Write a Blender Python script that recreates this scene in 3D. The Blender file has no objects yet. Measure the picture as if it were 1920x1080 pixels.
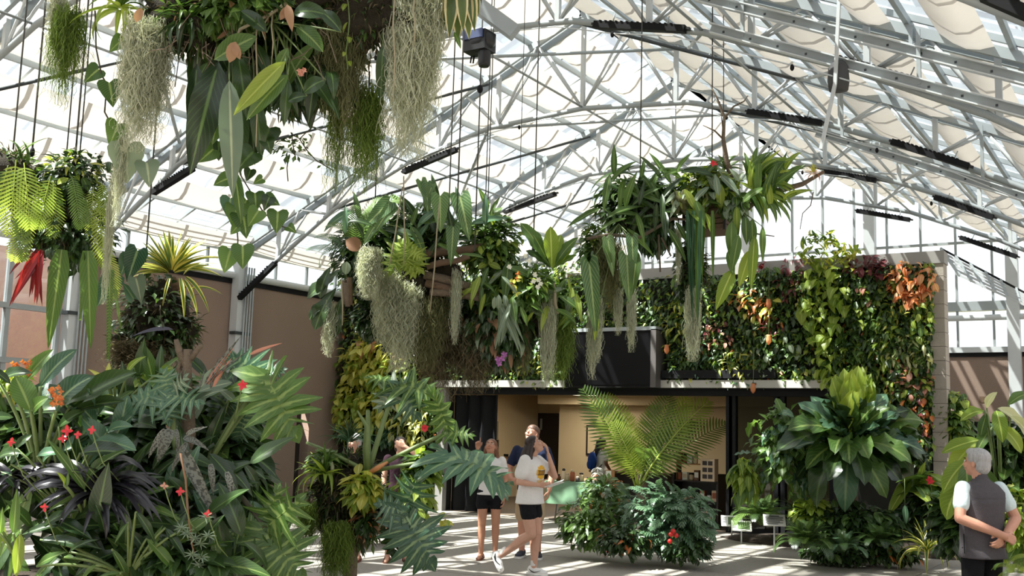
import bpy, bmesh, math, random
from mathutils import Vector, Matrix, Euler, Quaternion
random.seed(7)
rnd = random.Random(11)
SC = bpy.context.scene
COL = SC.collection

# ------------------------------------------------------------------ camera
FPX, YAW, TILT, ROLL, HC = 1980.0, math.radians(32.3), math.radians(7.6), math.radians(1.6), 1.75
_s, _c = math.sin(YAW), math.cos(YAW)
_f0 = Vector((-_s, _c, 0)); _r0 = Vector((_c, _s, 0)); _u0 = Vector((0, 0, 1))
CF = (_f0 * math.cos(TILT) + _u0 * math.sin(TILT)).normalized()
_u1 = (-_f0 * math.sin(TILT) + _u0 * math.cos(TILT)).normalized()
CR = _r0 * math.cos(ROLL) + _u1 * math.sin(ROLL)
CU = -_r0 * math.sin(ROLL) + _u1 * math.cos(ROLL)
CP = Vector((0, 0, HC))
cam_d = bpy.data.cameras.new('camera'); cam = bpy.data.objects.new('camera', cam_d); COL.objects.link(cam)
cam_d.sensor_width = 36.0; cam_d.lens = 36.0 * FPX / 1920.0; cam_d.clip_end = 400; cam_d.clip_start = 0.05
cam.matrix_world = Matrix(((CR.x, CU.x, -CF.x, CP.x), (CR.y, CU.y, -CF.y, CP.y), (CR.z, CU.z, -CF.z, CP.z), (0, 0, 0, 1)))
SC.camera = cam

def ray(px, py):
    return CR * ((px - 960) / FPX) + CU * ((540 - py) / FPX) + CF
def at(px, py, d):                       # photo position at a given distance along the view axis
    return CP + ray(px, py) * d
def onY(px, py, y):
    v = ray(px, py); return CP + v * (y / v.y)
def onX(px, py, x):
    v = ray(px, py); return CP + v * (x / v.x)
def onZ(px, py, z=0.0):
    v = ray(px, py); return CP + v * ((z - HC) / v.z)

# ------------------------------------------------------------------ world, sun, exposure
W = bpy.data.worlds.new('world'); SC.world = W; W.use_nodes = True
wn = W.node_tree; wn.nodes.clear()
wo = wn.nodes.new('ShaderNodeOutputWorld'); wb = wn.nodes.new('ShaderNodeBackground')
tc = wn.nodes.new('ShaderNodeTexCoord'); sx = wn.nodes.new('ShaderNodeSeparateXYZ'); rmp = wn.nodes.new('ShaderNodeValToRGB')
wn.links.new(tc.outputs['Generated'], sx.inputs[0]); wn.links.new(sx.outputs['Z'], rmp.inputs[0])
rmp.color_ramp.elements[0].position = 0.0; rmp.color_ramp.elements[0].color = (0.95, 0.96, 0.98, 1)
rmp.color_ramp.elements[1].position = 0.9; rmp.color_ramp.elements[1].color = (0.86, 0.92, 1.0, 1)
wn.links.new(rmp.outputs[0], wb.inputs[0]); wb.inputs[1].default_value = 1.05
wn.links.new(wb.outputs[0], wo.inputs[0])
sun_d = bpy.data.lights.new('sun', 'SUN'); sun = bpy.data.objects.new('sun', sun_d); COL.objects.link(sun)
sun_d.energy = 13.0; sun_d.angle = math.radians(0.6); sun_d.color = (1.0, 0.955, 0.88)
SUN_DIR = Vector((-0.40, -0.42, 0.90)).normalized()
sun.rotation_euler = SUN_DIR.to_track_quat('Z', 'Y').to_euler()
sun.location = (0, 0, 30)
SC.view_settings.view_transform = 'Standard'; SC.view_settings.look = 'None'
SC.view_settings.exposure = 0.75; SC.view_settings.gamma = 1.0; SC.view_settings.use_curve_mapping = False
SC.cycles.max_bounces = 8; SC.cycles.diffuse_bounces = 4; SC.cycles.transparent_max_bounces = 24
SC.cycles.glossy_bounces = 3; SC.cycles.transmission_bounces = 6; SC.cycles.sample_clamp_indirect = 6.0
SC.cycles.caustics_reflective = False; SC.cycles.caustics_refractive = False
# ------------------------------------------------------------------ object helpers
def tag(o, label=None, cat=None, group=None, kind=None):
    if label: o['label'] = label
    if cat: o['category'] = cat
    if group: o['group'] = group
    if kind: o['kind'] = kind
    return o
def empty(name, loc=(0, 0, 0), label=None, cat=None, group=None, rz=0.0, kind=None):
    o = bpy.data.objects.new(name, None); COL.objects.link(o)
    o.location = loc; o.rotation_euler = (0, 0, rz); o.empty_display_size = 0.1
    return tag(o, label, cat, group, kind)
def link(name, me, mat=None, parent=None, M=None):
    """M is in the parent's space (or world without a parent)."""
    o = bpy.data.objects.new(name, me); COL.objects.link(o)
    if mat is not None and not me.materials: me.materials.append(mat)
    if parent is not None: o.parent = parent
    if M is not None: o.matrix_local = M
    return o
def mesh_from(verts, faces, smooth=True, uvs=None, mat=None, name='mesh'):
    me = bpy.data.meshes.new(name); me.from_pydata(verts, [], faces)
    if uvs is not None:
        uv = me.uv_layers.new(name='UVMap')
        li = [l.vertex_index for l in me.loops]
        flat = []
        for i in li: flat.extend(uvs[i])
        uv.data.foreach_set('uv', flat)
    if smooth: me.polygons.foreach_set('use_smooth', [True] * len(me.polygons))
    if mat is not None: me.materials.append(mat)
    me.update()
    return me

class MB:
    """collects boxes, tubes, etc.; build() links them as ONE mesh object"""
    def __init__(s): s.v = []; s.f = []; s.sm = []
    def add(s, vs, fs, smooth=False):
        b = len(s.v); s.v += [tuple(p) for p in vs]; s.f += [tuple(i + b for i in f) for f in fs]; s.sm += [smooth] * len(fs); return s
    def box(s, a, b):
        x0, y0, z0 = a; x1, y1, z1 = b
        return s.add([(x0,y0,z0),(x1,y0,z0),(x1,y1,z0),(x0,y1,z0),(x0,y0,z1),(x1,y0,z1),(x1,y1,z1),(x0,y1,z1)],
            [(3,2,1,0),(4,5,6,7),(0,1,5,4),(1,2,6,5),(2,3,7,6),(3,0,4,7)])
    def obox(s, M, sx, sy, sz):
        vs = [M @ Vector((x*sx/2, y*sy/2, z*sz/2)) for z in (-1,1) for x, y in ((-1,-1),(1,-1),(1,1),(-1,1))]
        return s.add(vs, [(3,2,1,0),(4,5,6,7),(0,1,5,4),(1,2,6,5),(2,3,7,6),(3,0,4,7)])
    def bar(s, p, q, w, h=None, up=(0, 0, 1)):
        p = Vector(p); q = Vector(q); d = q - p; L = d.length
        if L < 1e-6: return s
        d.normalize(); up = Vector(up)
        if abs(d.dot(up)) > 0.99: up = Vector((1, 0, 0))
        x = d.cross(up).normalized(); z = x.cross(d)
        M = Matrix(((x.x, d.x, z.x, (p.x+q.x)/2), (x.y, d.y, z.y, (p.y+q.y)/2), (x.z, d.z, z.z, (p.z+q.z)/2), (0,0,0,1)))
        return s.obox(M, w, L, h or w)
    def tube(s, pts, r, n=6, cap=True, squash=1.0):
        pts = [Vector(p) for p in pts]; rs = r if isinstance(r, (list, tuple)) else [r] * len(pts)
        base = len(s.v); ref = None; rings = []
        for i, p in enumerate(pts):
            a = pts[max(i-1, 0)]; b = pts[min(i+1, len(pts)-1)]; t = (b - a)
            if t.length < 1e-9: t = Vector((0, 0, 1))
            t.normalize()
            if ref is None:
                ref = Vector((0, 0, 1)) if abs(t.z) < 0.9 else Vector((1, 0, 0))
            x = t.cross(ref)
            if x.length < 1e-6: x = t.orthogonal()
            x.normalize(); y = x.cross(t).normalized(); ref = y
            for k in range(n):
                an = 2 * math.pi * k / n
                s.v.append(tuple(p + (x * math.cos(an) + y * math.sin(an) * squash) * rs[i]))
        for i in range(len(pts) - 1):
            for k in range(n):
                a = base + i*n + k; b = base + i*n + (k+1) % n
                s.f.append((a, b, b+n, a+n)); s.sm.append(n > 4)
        if cap:
            s.f.append(tuple(base + k for k in reversed(range(n)))); s.sm.append(False)
            e = base + (len(pts)-1)*n
            s.f.append(tuple(e + k for k in range(n))); s.sm.append(False)
        return s
    def lathe(s, prof, n=16, M=Matrix()):
        base = len(s.v)
        for r, z in prof:
            for k in range(n):
                a = 2*math.pi*k/n; s.v.append(tuple(M @ Vector((r*math.cos(a), r*math.sin(a), z))))
        for i in range(len(prof)-1):
            for k in range(n):
                a = base+i*n+k; b = base+i*n+(k+1) % n
                s.f.append((a, b, b+n, a+n)); s.sm.append(True)
        s.f.append(tuple(base+k for k in reversed(range(n)))); s.sm.append(False)
        e = base+(len(prof)-1)*n; s.f.append(tuple(e+k for k in range(n))); s.sm.append(False)
        return s
    def ell(s, c, r, nu=10, nv=7, M=None):
        base = len(s.v); c = Vector(c)
        if not isinstance(r, (tuple, list)): r = (r, r, r)
        def pt(x, y, z):
            v = Vector((x*r[0], y*r[1], z*r[2]))
            if M is not None: v = M @ v
            return tuple(v + c)
        s.v.append(pt(0, 0, -1))
        for j in range(1, nv):
            t = -math.pi/2 + math.pi*j/nv
            for i in range(nu):
                a = 2*math.pi*i/nu; s.v.append(pt(math.cos(t)*math.cos(a), math.cos(t)*math.sin(a), math.sin(t)))
        s.v.append(pt(0, 0, 1)); top = len(s.v)-1
        for i in range(nu):
            s.f.append((base, base+1+(i+1) % nu, base+1+i)); s.sm.append(True)
            o = base+1+(nv-2)*nu
            s.f.append((o+i, o+(i+1) % nu, top)); s.sm.append(True)
        for j in range(nv-2):
            for i in range(nu):
                a = base+1+j*nu+i; b = base+1+j*nu+(i+1) % nu
                s.f.append((a, b, b+nu, a+nu)); s.sm.append(True)
        return s
    def mesh(s, mat=None, name='mesh'):
        me = bpy.data.meshes.new(name); me.from_pydata(s.v, [], s.f)
        me.polygons.foreach_set('use_smooth', s.sm)
        if mat is not None: me.materials.append(mat)
        me.update(); return me
    def build(s, name, mat, parent=None, M=None):
        return link(name, s.mesh(mat, name), None, parent, M)

# ------------------------------------------------------------------ materials
def new_mat(name):
    m = bpy.data.materials.new(name); m.use_nodes = True
    nt = m.node_tree; nt.nodes.clear()
    out = nt.nodes.new('ShaderNodeOutputMaterial')
    return m, nt, out
def N(nt, t, **kw):
    n = nt.nodes.new(t)
    for k, v in kw.items():
        if k in n.inputs.keys() if hasattr(n.inputs, 'keys') else False: n.inputs[k].default_value = v
        else: setattr(n, k, v)
    return n
def c4(c): return (c[0], c[1], c[2], 1.0)
def srgb(r, g, b):
    f = lambda v: (v/255/12.92) if v/255 <= 0.04045 else ((v/255+0.055)/1.055)**2.4
    return (f(r), f(g), f(b))
def mixc(nt, fac, a, b, blend='MIX'):
    n = nt.nodes.new('ShaderNodeMix'); n.data_type = 'RGBA'; n.blend_type = blend
    for sock, v in ((n.inputs[0], fac), (n.inputs[6], a), (n.inputs[7], b)):
        if hasattr(v, 'links') or hasattr(v, 'is_linked'): nt.links.new(v, sock)
        elif isinstance(v, (int, float)): sock.default_value = v
        else: sock.default_value = c4(v)
    return n.outputs[2]
def plain(name, col, rough=0.5, metal=0.0, var=0.0, scale=8.0, bump=0.0, bscale=40.0, spec=0.5, emit=0.0):
    """principled surface with slight noise variation in colour and relief"""
    m, nt, out = new_mat(name)
    p = nt.nodes.new('ShaderNodeBsdfPrincipled'); nt.links.new(p.outputs[0], out.inputs[0])
    p.inputs['Roughness'].default_value = rough; p.inputs['Metallic'].default_value = metal
    p.inputs['Specular IOR Level'].default_value = spec
    tcn = nt.nodes.new('ShaderNodeTexCoord')
    if var > 0:
        nz = nt.nodes.new('ShaderNodeTexNoise'); nz.inputs['Scale'].default_value = scale; nz.inputs['Detail'].default_value = 6
        nt.links.new(tcn.outputs['Object'], nz.inputs['Vector'])
        a = tuple(v*(1-var) for v in col); b = tuple(min(1, v*(1+var)) for v in col)
        nt.links.new(mixc(nt, nz.outputs['Fac'], a, b), p.inputs['Base Color'])
    else: p.inputs['Base Color'].default_value = c4(col)
    if bump > 0:
        nb = nt.nodes.new('ShaderNodeTexNoise'); nb.inputs['Scale'].default_value = bscale; nb.inputs['Detail'].default_value = 5
        nt.links.new(tcn.outputs['Object'], nb.inputs['Vector'])
        bn = nt.nodes.new('ShaderNodeBump'); bn.inputs['Strength'].default_value = bump; bn.inputs['Distance'].default_value = 0.02
        nt.links.new(nb.outputs['Fac'], bn.inputs['Height']); nt.links.new(bn.outputs[0], p.inputs['Normal'])
    if emit > 0:
        p.inputs['Emission Color'].default_value = c4(col); p.inputs['Emission Strength'].default_value = emit
    return m
def leafmat(name, a, b, rib=None, edge=None, rough=0.38, trans=0.35, spots=None, ribw=0.07, edgew=0.72, veins=0.0, spec=0.5):
    """leaf: colour varies from piece to piece between a and b, paler midrib, optional coloured margin, light shines through"""
    m, nt, out = new_mat(name); L = nt.links
    oi = nt.nodes.new('ShaderNodeObjectInfo'); at_ = nt.nodes.new('ShaderNodeAttribute'); at_.attribute_name = 'rnd'
    ad = nt.nodes.new('ShaderNodeMath'); ad.operation = 'ADD'; L.new(oi.outputs['Random'], ad.inputs[0]); L.new(at_.outputs['Fac'], ad.inputs[1])
    fr = nt.nodes.new('ShaderNodeMath'); fr.operation = 'FRACT'; L.new(ad.outputs[0], fr.inputs[0])
    col = mixc(nt, fr.outputs[0], a, b)
    uv = nt.nodes.new('ShaderNodeUVMap'); sp = nt.nodes.new('ShaderNodeSeparateXYZ'); L.new(uv.outputs[0], sp.inputs[0])
    sb = nt.nodes.new('ShaderNodeMath'); sb.operation = 'SUBTRACT'; L.new(sp.outputs[0], sb.inputs[0]); sb.inputs[1].default_value = 0.5
    ab = nt.nodes.new('ShaderNodeMath'); ab.operation = 'ABSOLUTE'; L.new(sb.outputs[0], ab.inputs[0])   # 0 midrib .. .5 margin
    if veins > 0:
        wv = nt.nodes.new('ShaderNodeMath'); wv.operation = 'MULTIPLY_ADD'; L.new(ab.outputs[0], wv.inputs[0]); wv.inputs[1].default_value = -0.5; L.new(sp.outputs[1], wv.inputs[2])
        ws = nt.nodes.new('ShaderNodeMath'); ws.operation = 'MULTIPLY'; L.new(wv.outputs[0], ws.inputs[0]); ws.inputs[1].default_value = 75.0
        sn = nt.nodes.new('ShaderNodeMath'); sn.operation = 'SINE'; L.new(ws.outputs[0], sn.inputs[0])
        gt = nt.nodes.new('ShaderNodeMapRange'); gt.inputs[1].default_value = 0.6; gt.inputs[2].default_value = 1.0; gt.inputs[4].default_value = veins; L.new(sn.outputs[0], gt.inputs[0])
        col = mixc(nt, gt.outputs[0], col, rib or tuple(min(1, v*1.7) for v in b))
    if spots is not None:
        tcn = nt.nodes.new('ShaderNodeTexCoord'); nz = nt.nodes.new('ShaderNodeTexNoise'); nz.inputs['Scale'].default_value = spots[1]; L.new(tcn.outputs['Object'], nz.inputs['Vector'])
        mr = nt.nodes.new('ShaderNodeMapRange'); mr.inputs[1].default_value = spots[2]; mr.inputs[2].default_value = spots[2] + 0.06; L.new(nz.outputs['Fac'], mr.inputs[0])
        col = mixc(nt, mr.outputs[0], col, spots[0])
    if edge is not None:
        me_ = nt.nodes.new('ShaderNodeMapRange'); me_.inputs[1].default_value = edgew*0.5; me_.inputs[2].default_value = edgew*0.5 + 0.05; L.new(ab.outputs[0], me_.inputs[0])
        col = mixc(nt, me_.outputs[0], col, edge)
    if rib is not None:
        mr2 = nt.nodes.new('ShaderNodeMapRange'); mr2.inputs[1].default_value = ribw*0.35; mr2.inputs[2].default_value = ribw; mr2.inputs[3].default_value = 1; mr2.inputs[4].default_value = 0; L.new(ab.outputs[0], mr2.inputs[0])
        col = mixc(nt, mr2.outputs[0], col, rib)
    p = nt.nodes.new('ShaderNodeBsdfPrincipled'); L.new(col, p.inputs['Base Color']); p.inputs['Roughness'].default_value = rough
    p.inputs['Specular IOR Level'].default_value = spec
    t = nt.nodes.new('ShaderNodeBsdfTranslucent')
    L.new(mixc(nt, 0.75, col, (0.9, 0.95, 0.25), 'MULTIPLY'), t.inputs[0])
    hs = nt.nodes.new('ShaderNodeHueSaturation'); hs.inputs['Value'].default_value = 1.6; L.new(col, hs.inputs['Color']); L.new(mixc(nt, 0.5, hs.outputs[0], (1.0, 1.0, 0.35), 'MULTIPLY'), t.inputs[0])
    mx = nt.nodes.new('ShaderNodeMixShader'); mx.inputs[0].default_value = trans
    L.new(p.outputs[0], mx.inputs[1]); L.new(t.outputs[0], mx.inputs[2]); L.new(mx.outputs[0], out.inputs[0])
    return m
def glassmat(name, tint=(0.93, 0.96, 0.97), refl=0.06, rough=0.02):
    m, nt, out = new_mat(name)
    tr = nt.nodes.new('ShaderNodeBsdfTransparent'); tr.inputs[0].default_value = c4(tint)
    gl = nt.nodes.new('ShaderNodeBsdfGlossy'); gl.inputs['Roughness'].default_value = rough
    lw = nt.nodes.new('ShaderNodeLayerWeight'); lw.inputs[0].default_value = 0.25
    mu = nt.nodes.new('ShaderNodeMath'); mu.operation = 'MULTIPLY_ADD'; mu.inputs[1].default_value = 0.5; mu.inputs[2].default_value = refl
    nt.links.new(lw.outputs['Fresnel'], mu.inputs[0])
    mx = nt.nodes.new('ShaderNodeMixShader'); nt.links.new(mu.outputs[0], mx.inputs[0])
    nt.links.new(tr.outputs[0], mx.inputs[1]); nt.links.new(gl.outputs[0], mx.inputs[2]); nt.links.new(mx.outputs[0], out.inputs[0])
    return m
def clothmat(name, col, trans=0.5, var=0.05):
    m, nt, out = new_mat(name)
    tcn = nt.nodes.new('ShaderNodeTexCoord'); nz = nt.nodes.new('ShaderNodeTexNoise'); nz.inputs['Scale'].default_value = 3; nt.links.new(tcn.outputs['Object'], nz.inputs['Vector'])
    cc = mixc(nt, nz.outputs['Fac'], tuple(v*(1-var) for v in col), tuple(min(1, v*(1+var)) for v in col))
    d = nt.nodes.new('ShaderNodeBsdfDiffuse'); nt.links.new(cc, d.inputs[0])
    t = nt.nodes.new('ShaderNodeBsdfTranslucent'); nt.links.new(cc, t.inputs[0])
    mx = nt.nodes.new('ShaderNodeMixShader'); mx.inputs[0].default_value = trans
    nt.links.new(d.outputs[0], mx.inputs[1]); nt.links.new(t.outputs[0], mx.inputs[2]); nt.links.new(mx.outputs[0], out.inputs[0])
    return m

MT = {}
MT['steel'] = plain('galvanised_steel', srgb(158, 165, 167), 0.45, 0.2, 0.12, 6.0)
MT['steel_white'] = plain('white_painted_steel', srgb(198, 203, 205), 0.45, 0.0, 0.06, 5.0)
MT['steel_dark'] = plain('dark_painted_steel', srgb(60, 66, 68), 0.5, 0.2, 0.1, 6.0)
MT['black_metal'] = plain('black_metal', srgb(22, 23, 25), 0.7, 0.0, 0.15, 12.0, spec=0.2)
MT['black_plastic'] = plain('black_plastic', srgb(20, 20, 23), 0.4, 0, 0.1, 12.0)
MT['wire'] = plain('dark_wire', srgb(70, 70, 68), 0.6)
MT['glass'] = glassmat('clear_glass')
MT['glass_dark'] = glassmat('storefront_glass', (0.42, 0.47, 0.44), 0.02)
MT['shade'] = clothmat('cream_shade_cloth', srgb(226, 218, 208), 0.24)
MT['cmu'] = plain('painted_block', srgb(168, 160, 148), 0.85, 0, 0.1, 5.0, 0.3, 60)
MT['mortar'] = plain('grey_mortar', srgb(136, 130, 122), 0.9, 0, 0.1, 20)
MT['coping'] = plain('grey_coping', srgb(150, 148, 144), 0.5, 0.1, 0.06, 4)
MT['lintel'] = plain('pale_concrete_lintel', srgb(178, 176, 168), 0.7, 0, 0.08, 6)
MT['beige'] = plain('beige_shop_wall', srgb(205, 186, 150), 0.85, 0, 0.04, 3, 0.1, 50)
MT['ceil'] = plain('shop_ceiling', srgb(205, 195, 172), 0.9)
MT['dark_wood'] = plain('dark_wood', srgb(36, 28, 24), 0.5, 0, 0.25, 14)
MT['wood'] = plain('brown_wood', srgb(102, 80, 62), 0.75, 0, 0.3, 18, 0.4, 60)
MT['bark'] = plain('grey_bark', srgb(112, 98, 82), 0.9, 0, 0.35, 25, 0.8, 70)
MT['peat'] = plain('dark_root_fibre', srgb(46, 40, 27), 0.95, 0, 0.5, 30, 1.0, 90)
MT['soil'] = plain('dark_soil', srgb(52, 42, 33), 0.95, 0, 0.3, 20, 0.8, 60)
def stucco():
    m, nt, out = new_mat('brown_stucco'); L = nt.links
    p = nt.nodes.new('ShaderNodeBsdfPrincipled'); L.new(p.outputs[0], out.inputs[0]); p.inputs['Roughness'].default_value = 0.92
    tcn = nt.nodes.new('ShaderNodeTexCoord')
    n1 = nt.nodes.new('ShaderNodeTexNoise'); n1.inputs['Scale'].default_value = 1.2; n1.inputs['Detail'].default_value = 4
    n2 = nt.nodes.new('ShaderNodeTexNoise'); n2.inputs['Scale'].default_value = 55; n2.inputs['Detail'].default_value = 4
    for n in (n1, n2): L.new(tcn.outputs['Object'], n.inputs['Vector'])
    c = mixc(nt, n1.outputs['Fac'], srgb(128, 110, 98), srgb(150, 130, 116))
    c = mixc(nt, 0.35, c, mixc(nt, n2.outputs['Fac'], srgb(104, 86, 76), srgb(176, 154, 140)))
    L.new(c, p.inputs['Base Color'])
    b = nt.nodes.new('ShaderNodeBump'); b.inputs['Strength'].default_value = 0.5; b.inputs['Distance'].default_value = 0.01; L.new(n2.outputs['Fac'], b.inputs['Height']); L.new(b.outputs[0], p.inputs['Normal'])
    return m
MT['stucco'] = stucco()
def concrete():
    m, nt, out = new_mat('grey_concrete_floor'); L = nt.links
    p = nt.nodes.new('ShaderNodeBsdfPrincipled'); L.new(p.outputs[0], out.inputs[0]); p.inputs['Roughness'].default_value = 0.7
    tcn = nt.nodes.new('ShaderNodeTexCoord')
    n1 = nt.nodes.new('ShaderNodeTexNoise'); n1.inputs['Scale'].default_value = 0.7; n1.inputs['Detail'].default_value = 6
    n2 = nt.nodes.new('ShaderNodeTexNoise'); n2.inputs['Scale'].default_value = 22; n2.inputs['Detail'].default_value = 6
    for n in (n1, n2): L.new(tcn.outputs['Object'], n.inputs['Vector'])
    c = mixc(nt, n1.outputs['Fac'], srgb(126, 120, 112), srgb(158, 152, 142))
    c = mixc(nt, 0.3, c, mixc(nt, n2.outputs['Fac'], srgb(90, 84, 78), srgb(190, 184, 174)))
    L.new(c, p.inputs['Base Color'])
    b = nt.nodes.new('ShaderNodeBump'); b.inputs['Strength'].default_value = 0.15; b.inputs['Distance'].default_value = 0.005; L.new(n2.outputs['Fac'], b.inputs['Height']); L.new(b.outputs[0], p.inputs['Normal'])
    return m
MT['concrete'] = concrete()
# ------------------------------------------------------------------ the place: greenhouse shell
XL, XR, XC = -16.36, -0.24, -8.3            # left wall, right valley line, ridge
BAY = 3.83
TR_Y = [-0.12 + BAY * k for k in range(8)]  # truss lines; gable at the last
YG = TR_Y[-1]; YW = 18.6                    # gable end, face of the shop with the living wall
EAVE, SLOPE = 5.35, 0.45
RIDGE = EAVE + (XC - XL) * SLOPE
def roofz(x): return EAVE + (min(x, 2*XC - x) - XL) * SLOPE

# floor: slabs with recessed joints
floor = empty('floor', (0, 0, 0), 'grey concrete paving of the greenhouse floor', 'floor', kind='structure')
MB().box((-17.5, -4, -0.30), (9, 28, -0.03)).build('joint_bed', MT['soil'], floor)
SL = 2.4
slab = MB().box((0.012, 0.012, -0.1), (SL-0.012, SL-0.012, 0)).mesh(MT['concrete'], 'slab')
i = 0
for ix in range(11):
    for iy in range(13):
        link('slab', slab, None, floor, Matrix.Translation((-17.4 + ix*SL, -3.6 + iy*SL, 0)))
gr = MB().box((-90, -70, -0.9), (80, 110, -0.35)).build('ground_outside', plain('dry_grass', srgb(140, 132, 100), 0.95, 0, 0.3, 0.6))
tag(gr, 'dry ground around the greenhouse', 'ground', kind='structure')

# left wall: brown stucco with door openings, gutter pipe, glass strip; near part glazed
wl = empty('wall_left', (XL, 0, 0), 'brown stucco side wall under the glass strip', 'wall', kind='structure')
yd0, yd1, yd2, yd3 = 16.05, 16.30, 17.30, 17.62
ya, yb = 11.55, 19.5
for y0, y1, z0 in ((ya, 16.0, 0), (16.22, 17.22, 0), (17.62, yb, 0), (16.0, 16.22, 2.05), (17.22, 17.62, 2.2)):
    MB().box((-0.25, y0, z0), (0, y1, 4.55)).build('stucco_panel', MT['stucco'], wl)
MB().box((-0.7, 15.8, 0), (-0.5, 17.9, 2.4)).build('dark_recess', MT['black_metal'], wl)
MB().box((-0.22, ya, 4.55), (0.03, yb, 4.66)).build('dark_cap', MT['black_metal'], wl)
MB().tube([(0.06, -2, 4.72), (0.06, 27, 4.72)], 0.07, 10).build('heating_pipe', MT['steel_white'], wl)
MB().box((-0.16, ya, 5.32), (0.10, 26.5, 5.44)).build('gutter_board', MT['steel'], wl)
for k in range(5):
    MB().tube([(0.10+k*0.09, -2, 5.30+0.05*k), (0.10+k*0.09, 26.5, 5.30+0.05*k)], 0.018, 6).build('growing_pipe', MT['steel_white'], wl)
for k in range(16):
    y = ya + 0.05 + k*0.96
    MB().box((-0.13, y, 4.66), (-0.07, y+0.05, 5.32)).build('mullion', MT['steel'], wl)
    MB().box((-0.105, y+0.05, 4.66), (-0.095, y+0.96, 5.32)).build('pane', MT['glass'], wl)
# glazed near part of the left side
w1 = empty('window_1', (XL, 0, 0), 'glazed side bay with grey mullions at the far left', 'window', kind='structure')
for k in range(15):
    y = 11.2 - 0.95*k
    MB().box((-0.06, y-0.04, 0), (0.04, y+0.04, 5.32)).build('mullion', MT['steel'], w1)
    MB().box((-0.015, y-0.91, 0.05), (-0.005, y-0.04, 5.32)).build('pane', MT['glass'], w1)
for z in (0.9, 2.65, 3.55, 5.3):
    MB().box((-0.05, -2.6, z-0.045), (0.06, 11.3, z+0.045)).build('transom', MT['steel'], w1)
nb = empty('wall_outside', (XL-2.2, 0, 0), 'pale pink stucco wall of the neighbouring building outside the glass', 'wall', kind='structure')
MB().box((-0.3, -4, -0.4), (0, 14, 4.9)).build('stucco_panel', plain('pink_stucco', srgb(214, 176, 158), 0.9, 0, 0.06, 2, 0.3, 60), nb)
# columns of the left side
col_me = None
for k, y in enumerate(TR_Y[:-1]):
    c = empty('column_%d' % (k+1), (XL+0.12, y, 0), 'white steel column under the eave', 'column', kind='structure')
    MB().box((-0.1, -0.11, 0), (0.1, 0.11, 5.3)).build('post', MT['steel_white'], c)
    for j in range(4):
        MB().tube([(0.14, 0.05+0.07*j, 0), (0.14, 0.05+0.07*j, 4.9)], 0.02, 6).build('conduit', MT['steel'], c)
    MB().box((-0.03, -0.16, 3.5), (0.13, 0.3, 3.56)).build('clamp', MT['steel_dark'], c)
# rear gable
wb_ = empty('wall_back', (0, YG, 0), 'brown stucco rear wall below the gable glazing', 'wall', kind='structure')
MB().box((-17, 0, 0), (8.5, 0.25, 3.72)).build('stucco_panel', MT['stucco'], wb_)
MB().box((-17, -0.04, 3.72), (8.5, 0.25, 3.82)).build('dark_cap', MT['black_metal'], wb_)
MB().box((-17, -0.08, 3.82), (8.5, 0.2, 3.95)).build('sill', MT['steel_white'], wb_)
MB().box((-3.92, -0.012, 2.66), (-3.75, 0, 2.8)).build('junction_box', MT['wood'], wb_)
w2 = empty('window_2', (0, YG, 0), 'tall white gable glazing behind the shop block', 'window', kind='structure')
MB().box((XL, -0.1, 4.80), (XR+8.5, 0.1, 5.02)).build('eave_beam', MT['steel'], w2)
MB().tube([(XL, -0.2, 4.62), (XR+8.5, -0.2, 4.62)], 0.07, 10).build('heating_pipe', MT['steel_white'], w2)
MB().box((XL, -0.03, 6.42), (XR, 0.03, 6.48)).build('transom', MT['steel'], w2)
for k in range(21):
    x = -16.2 + 0.79*k
    MB().box((x-0.025, -0.04, 3.95), (x+0.025, 0.03, roofz(x)-0.05)).build('mullion', MT['steel'], w2)
    x2 = x+0.79
    MB().add([(x, 0.035, 3.95), (x2, 0.035, 3.95), (x2, 0.035, roofz(x2)), (x, 0.035, roofz(x)), (x, 0.045, 3.95), (x2, 0.045, 3.95), (x2, 0.045, roofz(x2)), (x, 0.045, roofz(x))],
        [(3,2,1,0),(4,5,6,7),(0,1,5,4),(1,2,6,5),(2,3,7,6),(3,0,4,7)]).build('pane', MT['glass'], w2)
for x in (-12.6, -9.45, -6.3, -3.12):
    MB().box((x-0.13, -0.3, 0), (x+0.13, -0.05, min(roofz(x), 8.2))).build('gable_post', MT['steel_white'], w2)
# unseen walls added at the right and behind the viewer to cut ambient light
wr_ = MB().box((9.0, -4, 0), (9.25, YG, 4.6)).build('wall_right_light_block', MT['stucco']); tag(wr_, 'unseen brown stucco wall added at the right to block low light', 'wall', kind='structure')
wf_ = MB().box((-17, -4.3, 0), (9.25, -4, 4.6)).build('wall_front_light_block', MT['stucco']); tag(wf_, 'unseen brown stucco wall added behind the viewer to block low light', 'wall', kind='structure')
# right valley line: columns and gutter, outside the frame
for k, y in enumerate(TR_Y[2:-1]):
    c = empty('column_%d' % (k+11), (XR, y, 0), 'white steel column of the valley gutter', 'column', kind='structure')
    MB().box((-0.1, -0.11, 0), (0.1, 0.11, 5.3)).build('post', MT['steel_white'], c)
vg = MB().box((XR-0.2, -2.5, 5.28), (XR+0.2, YG, 5.42)).build('trim_1', MT['steel'])
tag(vg, 'steel valley gutter on the far side of the span', 'gutter', kind='structure')

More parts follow.
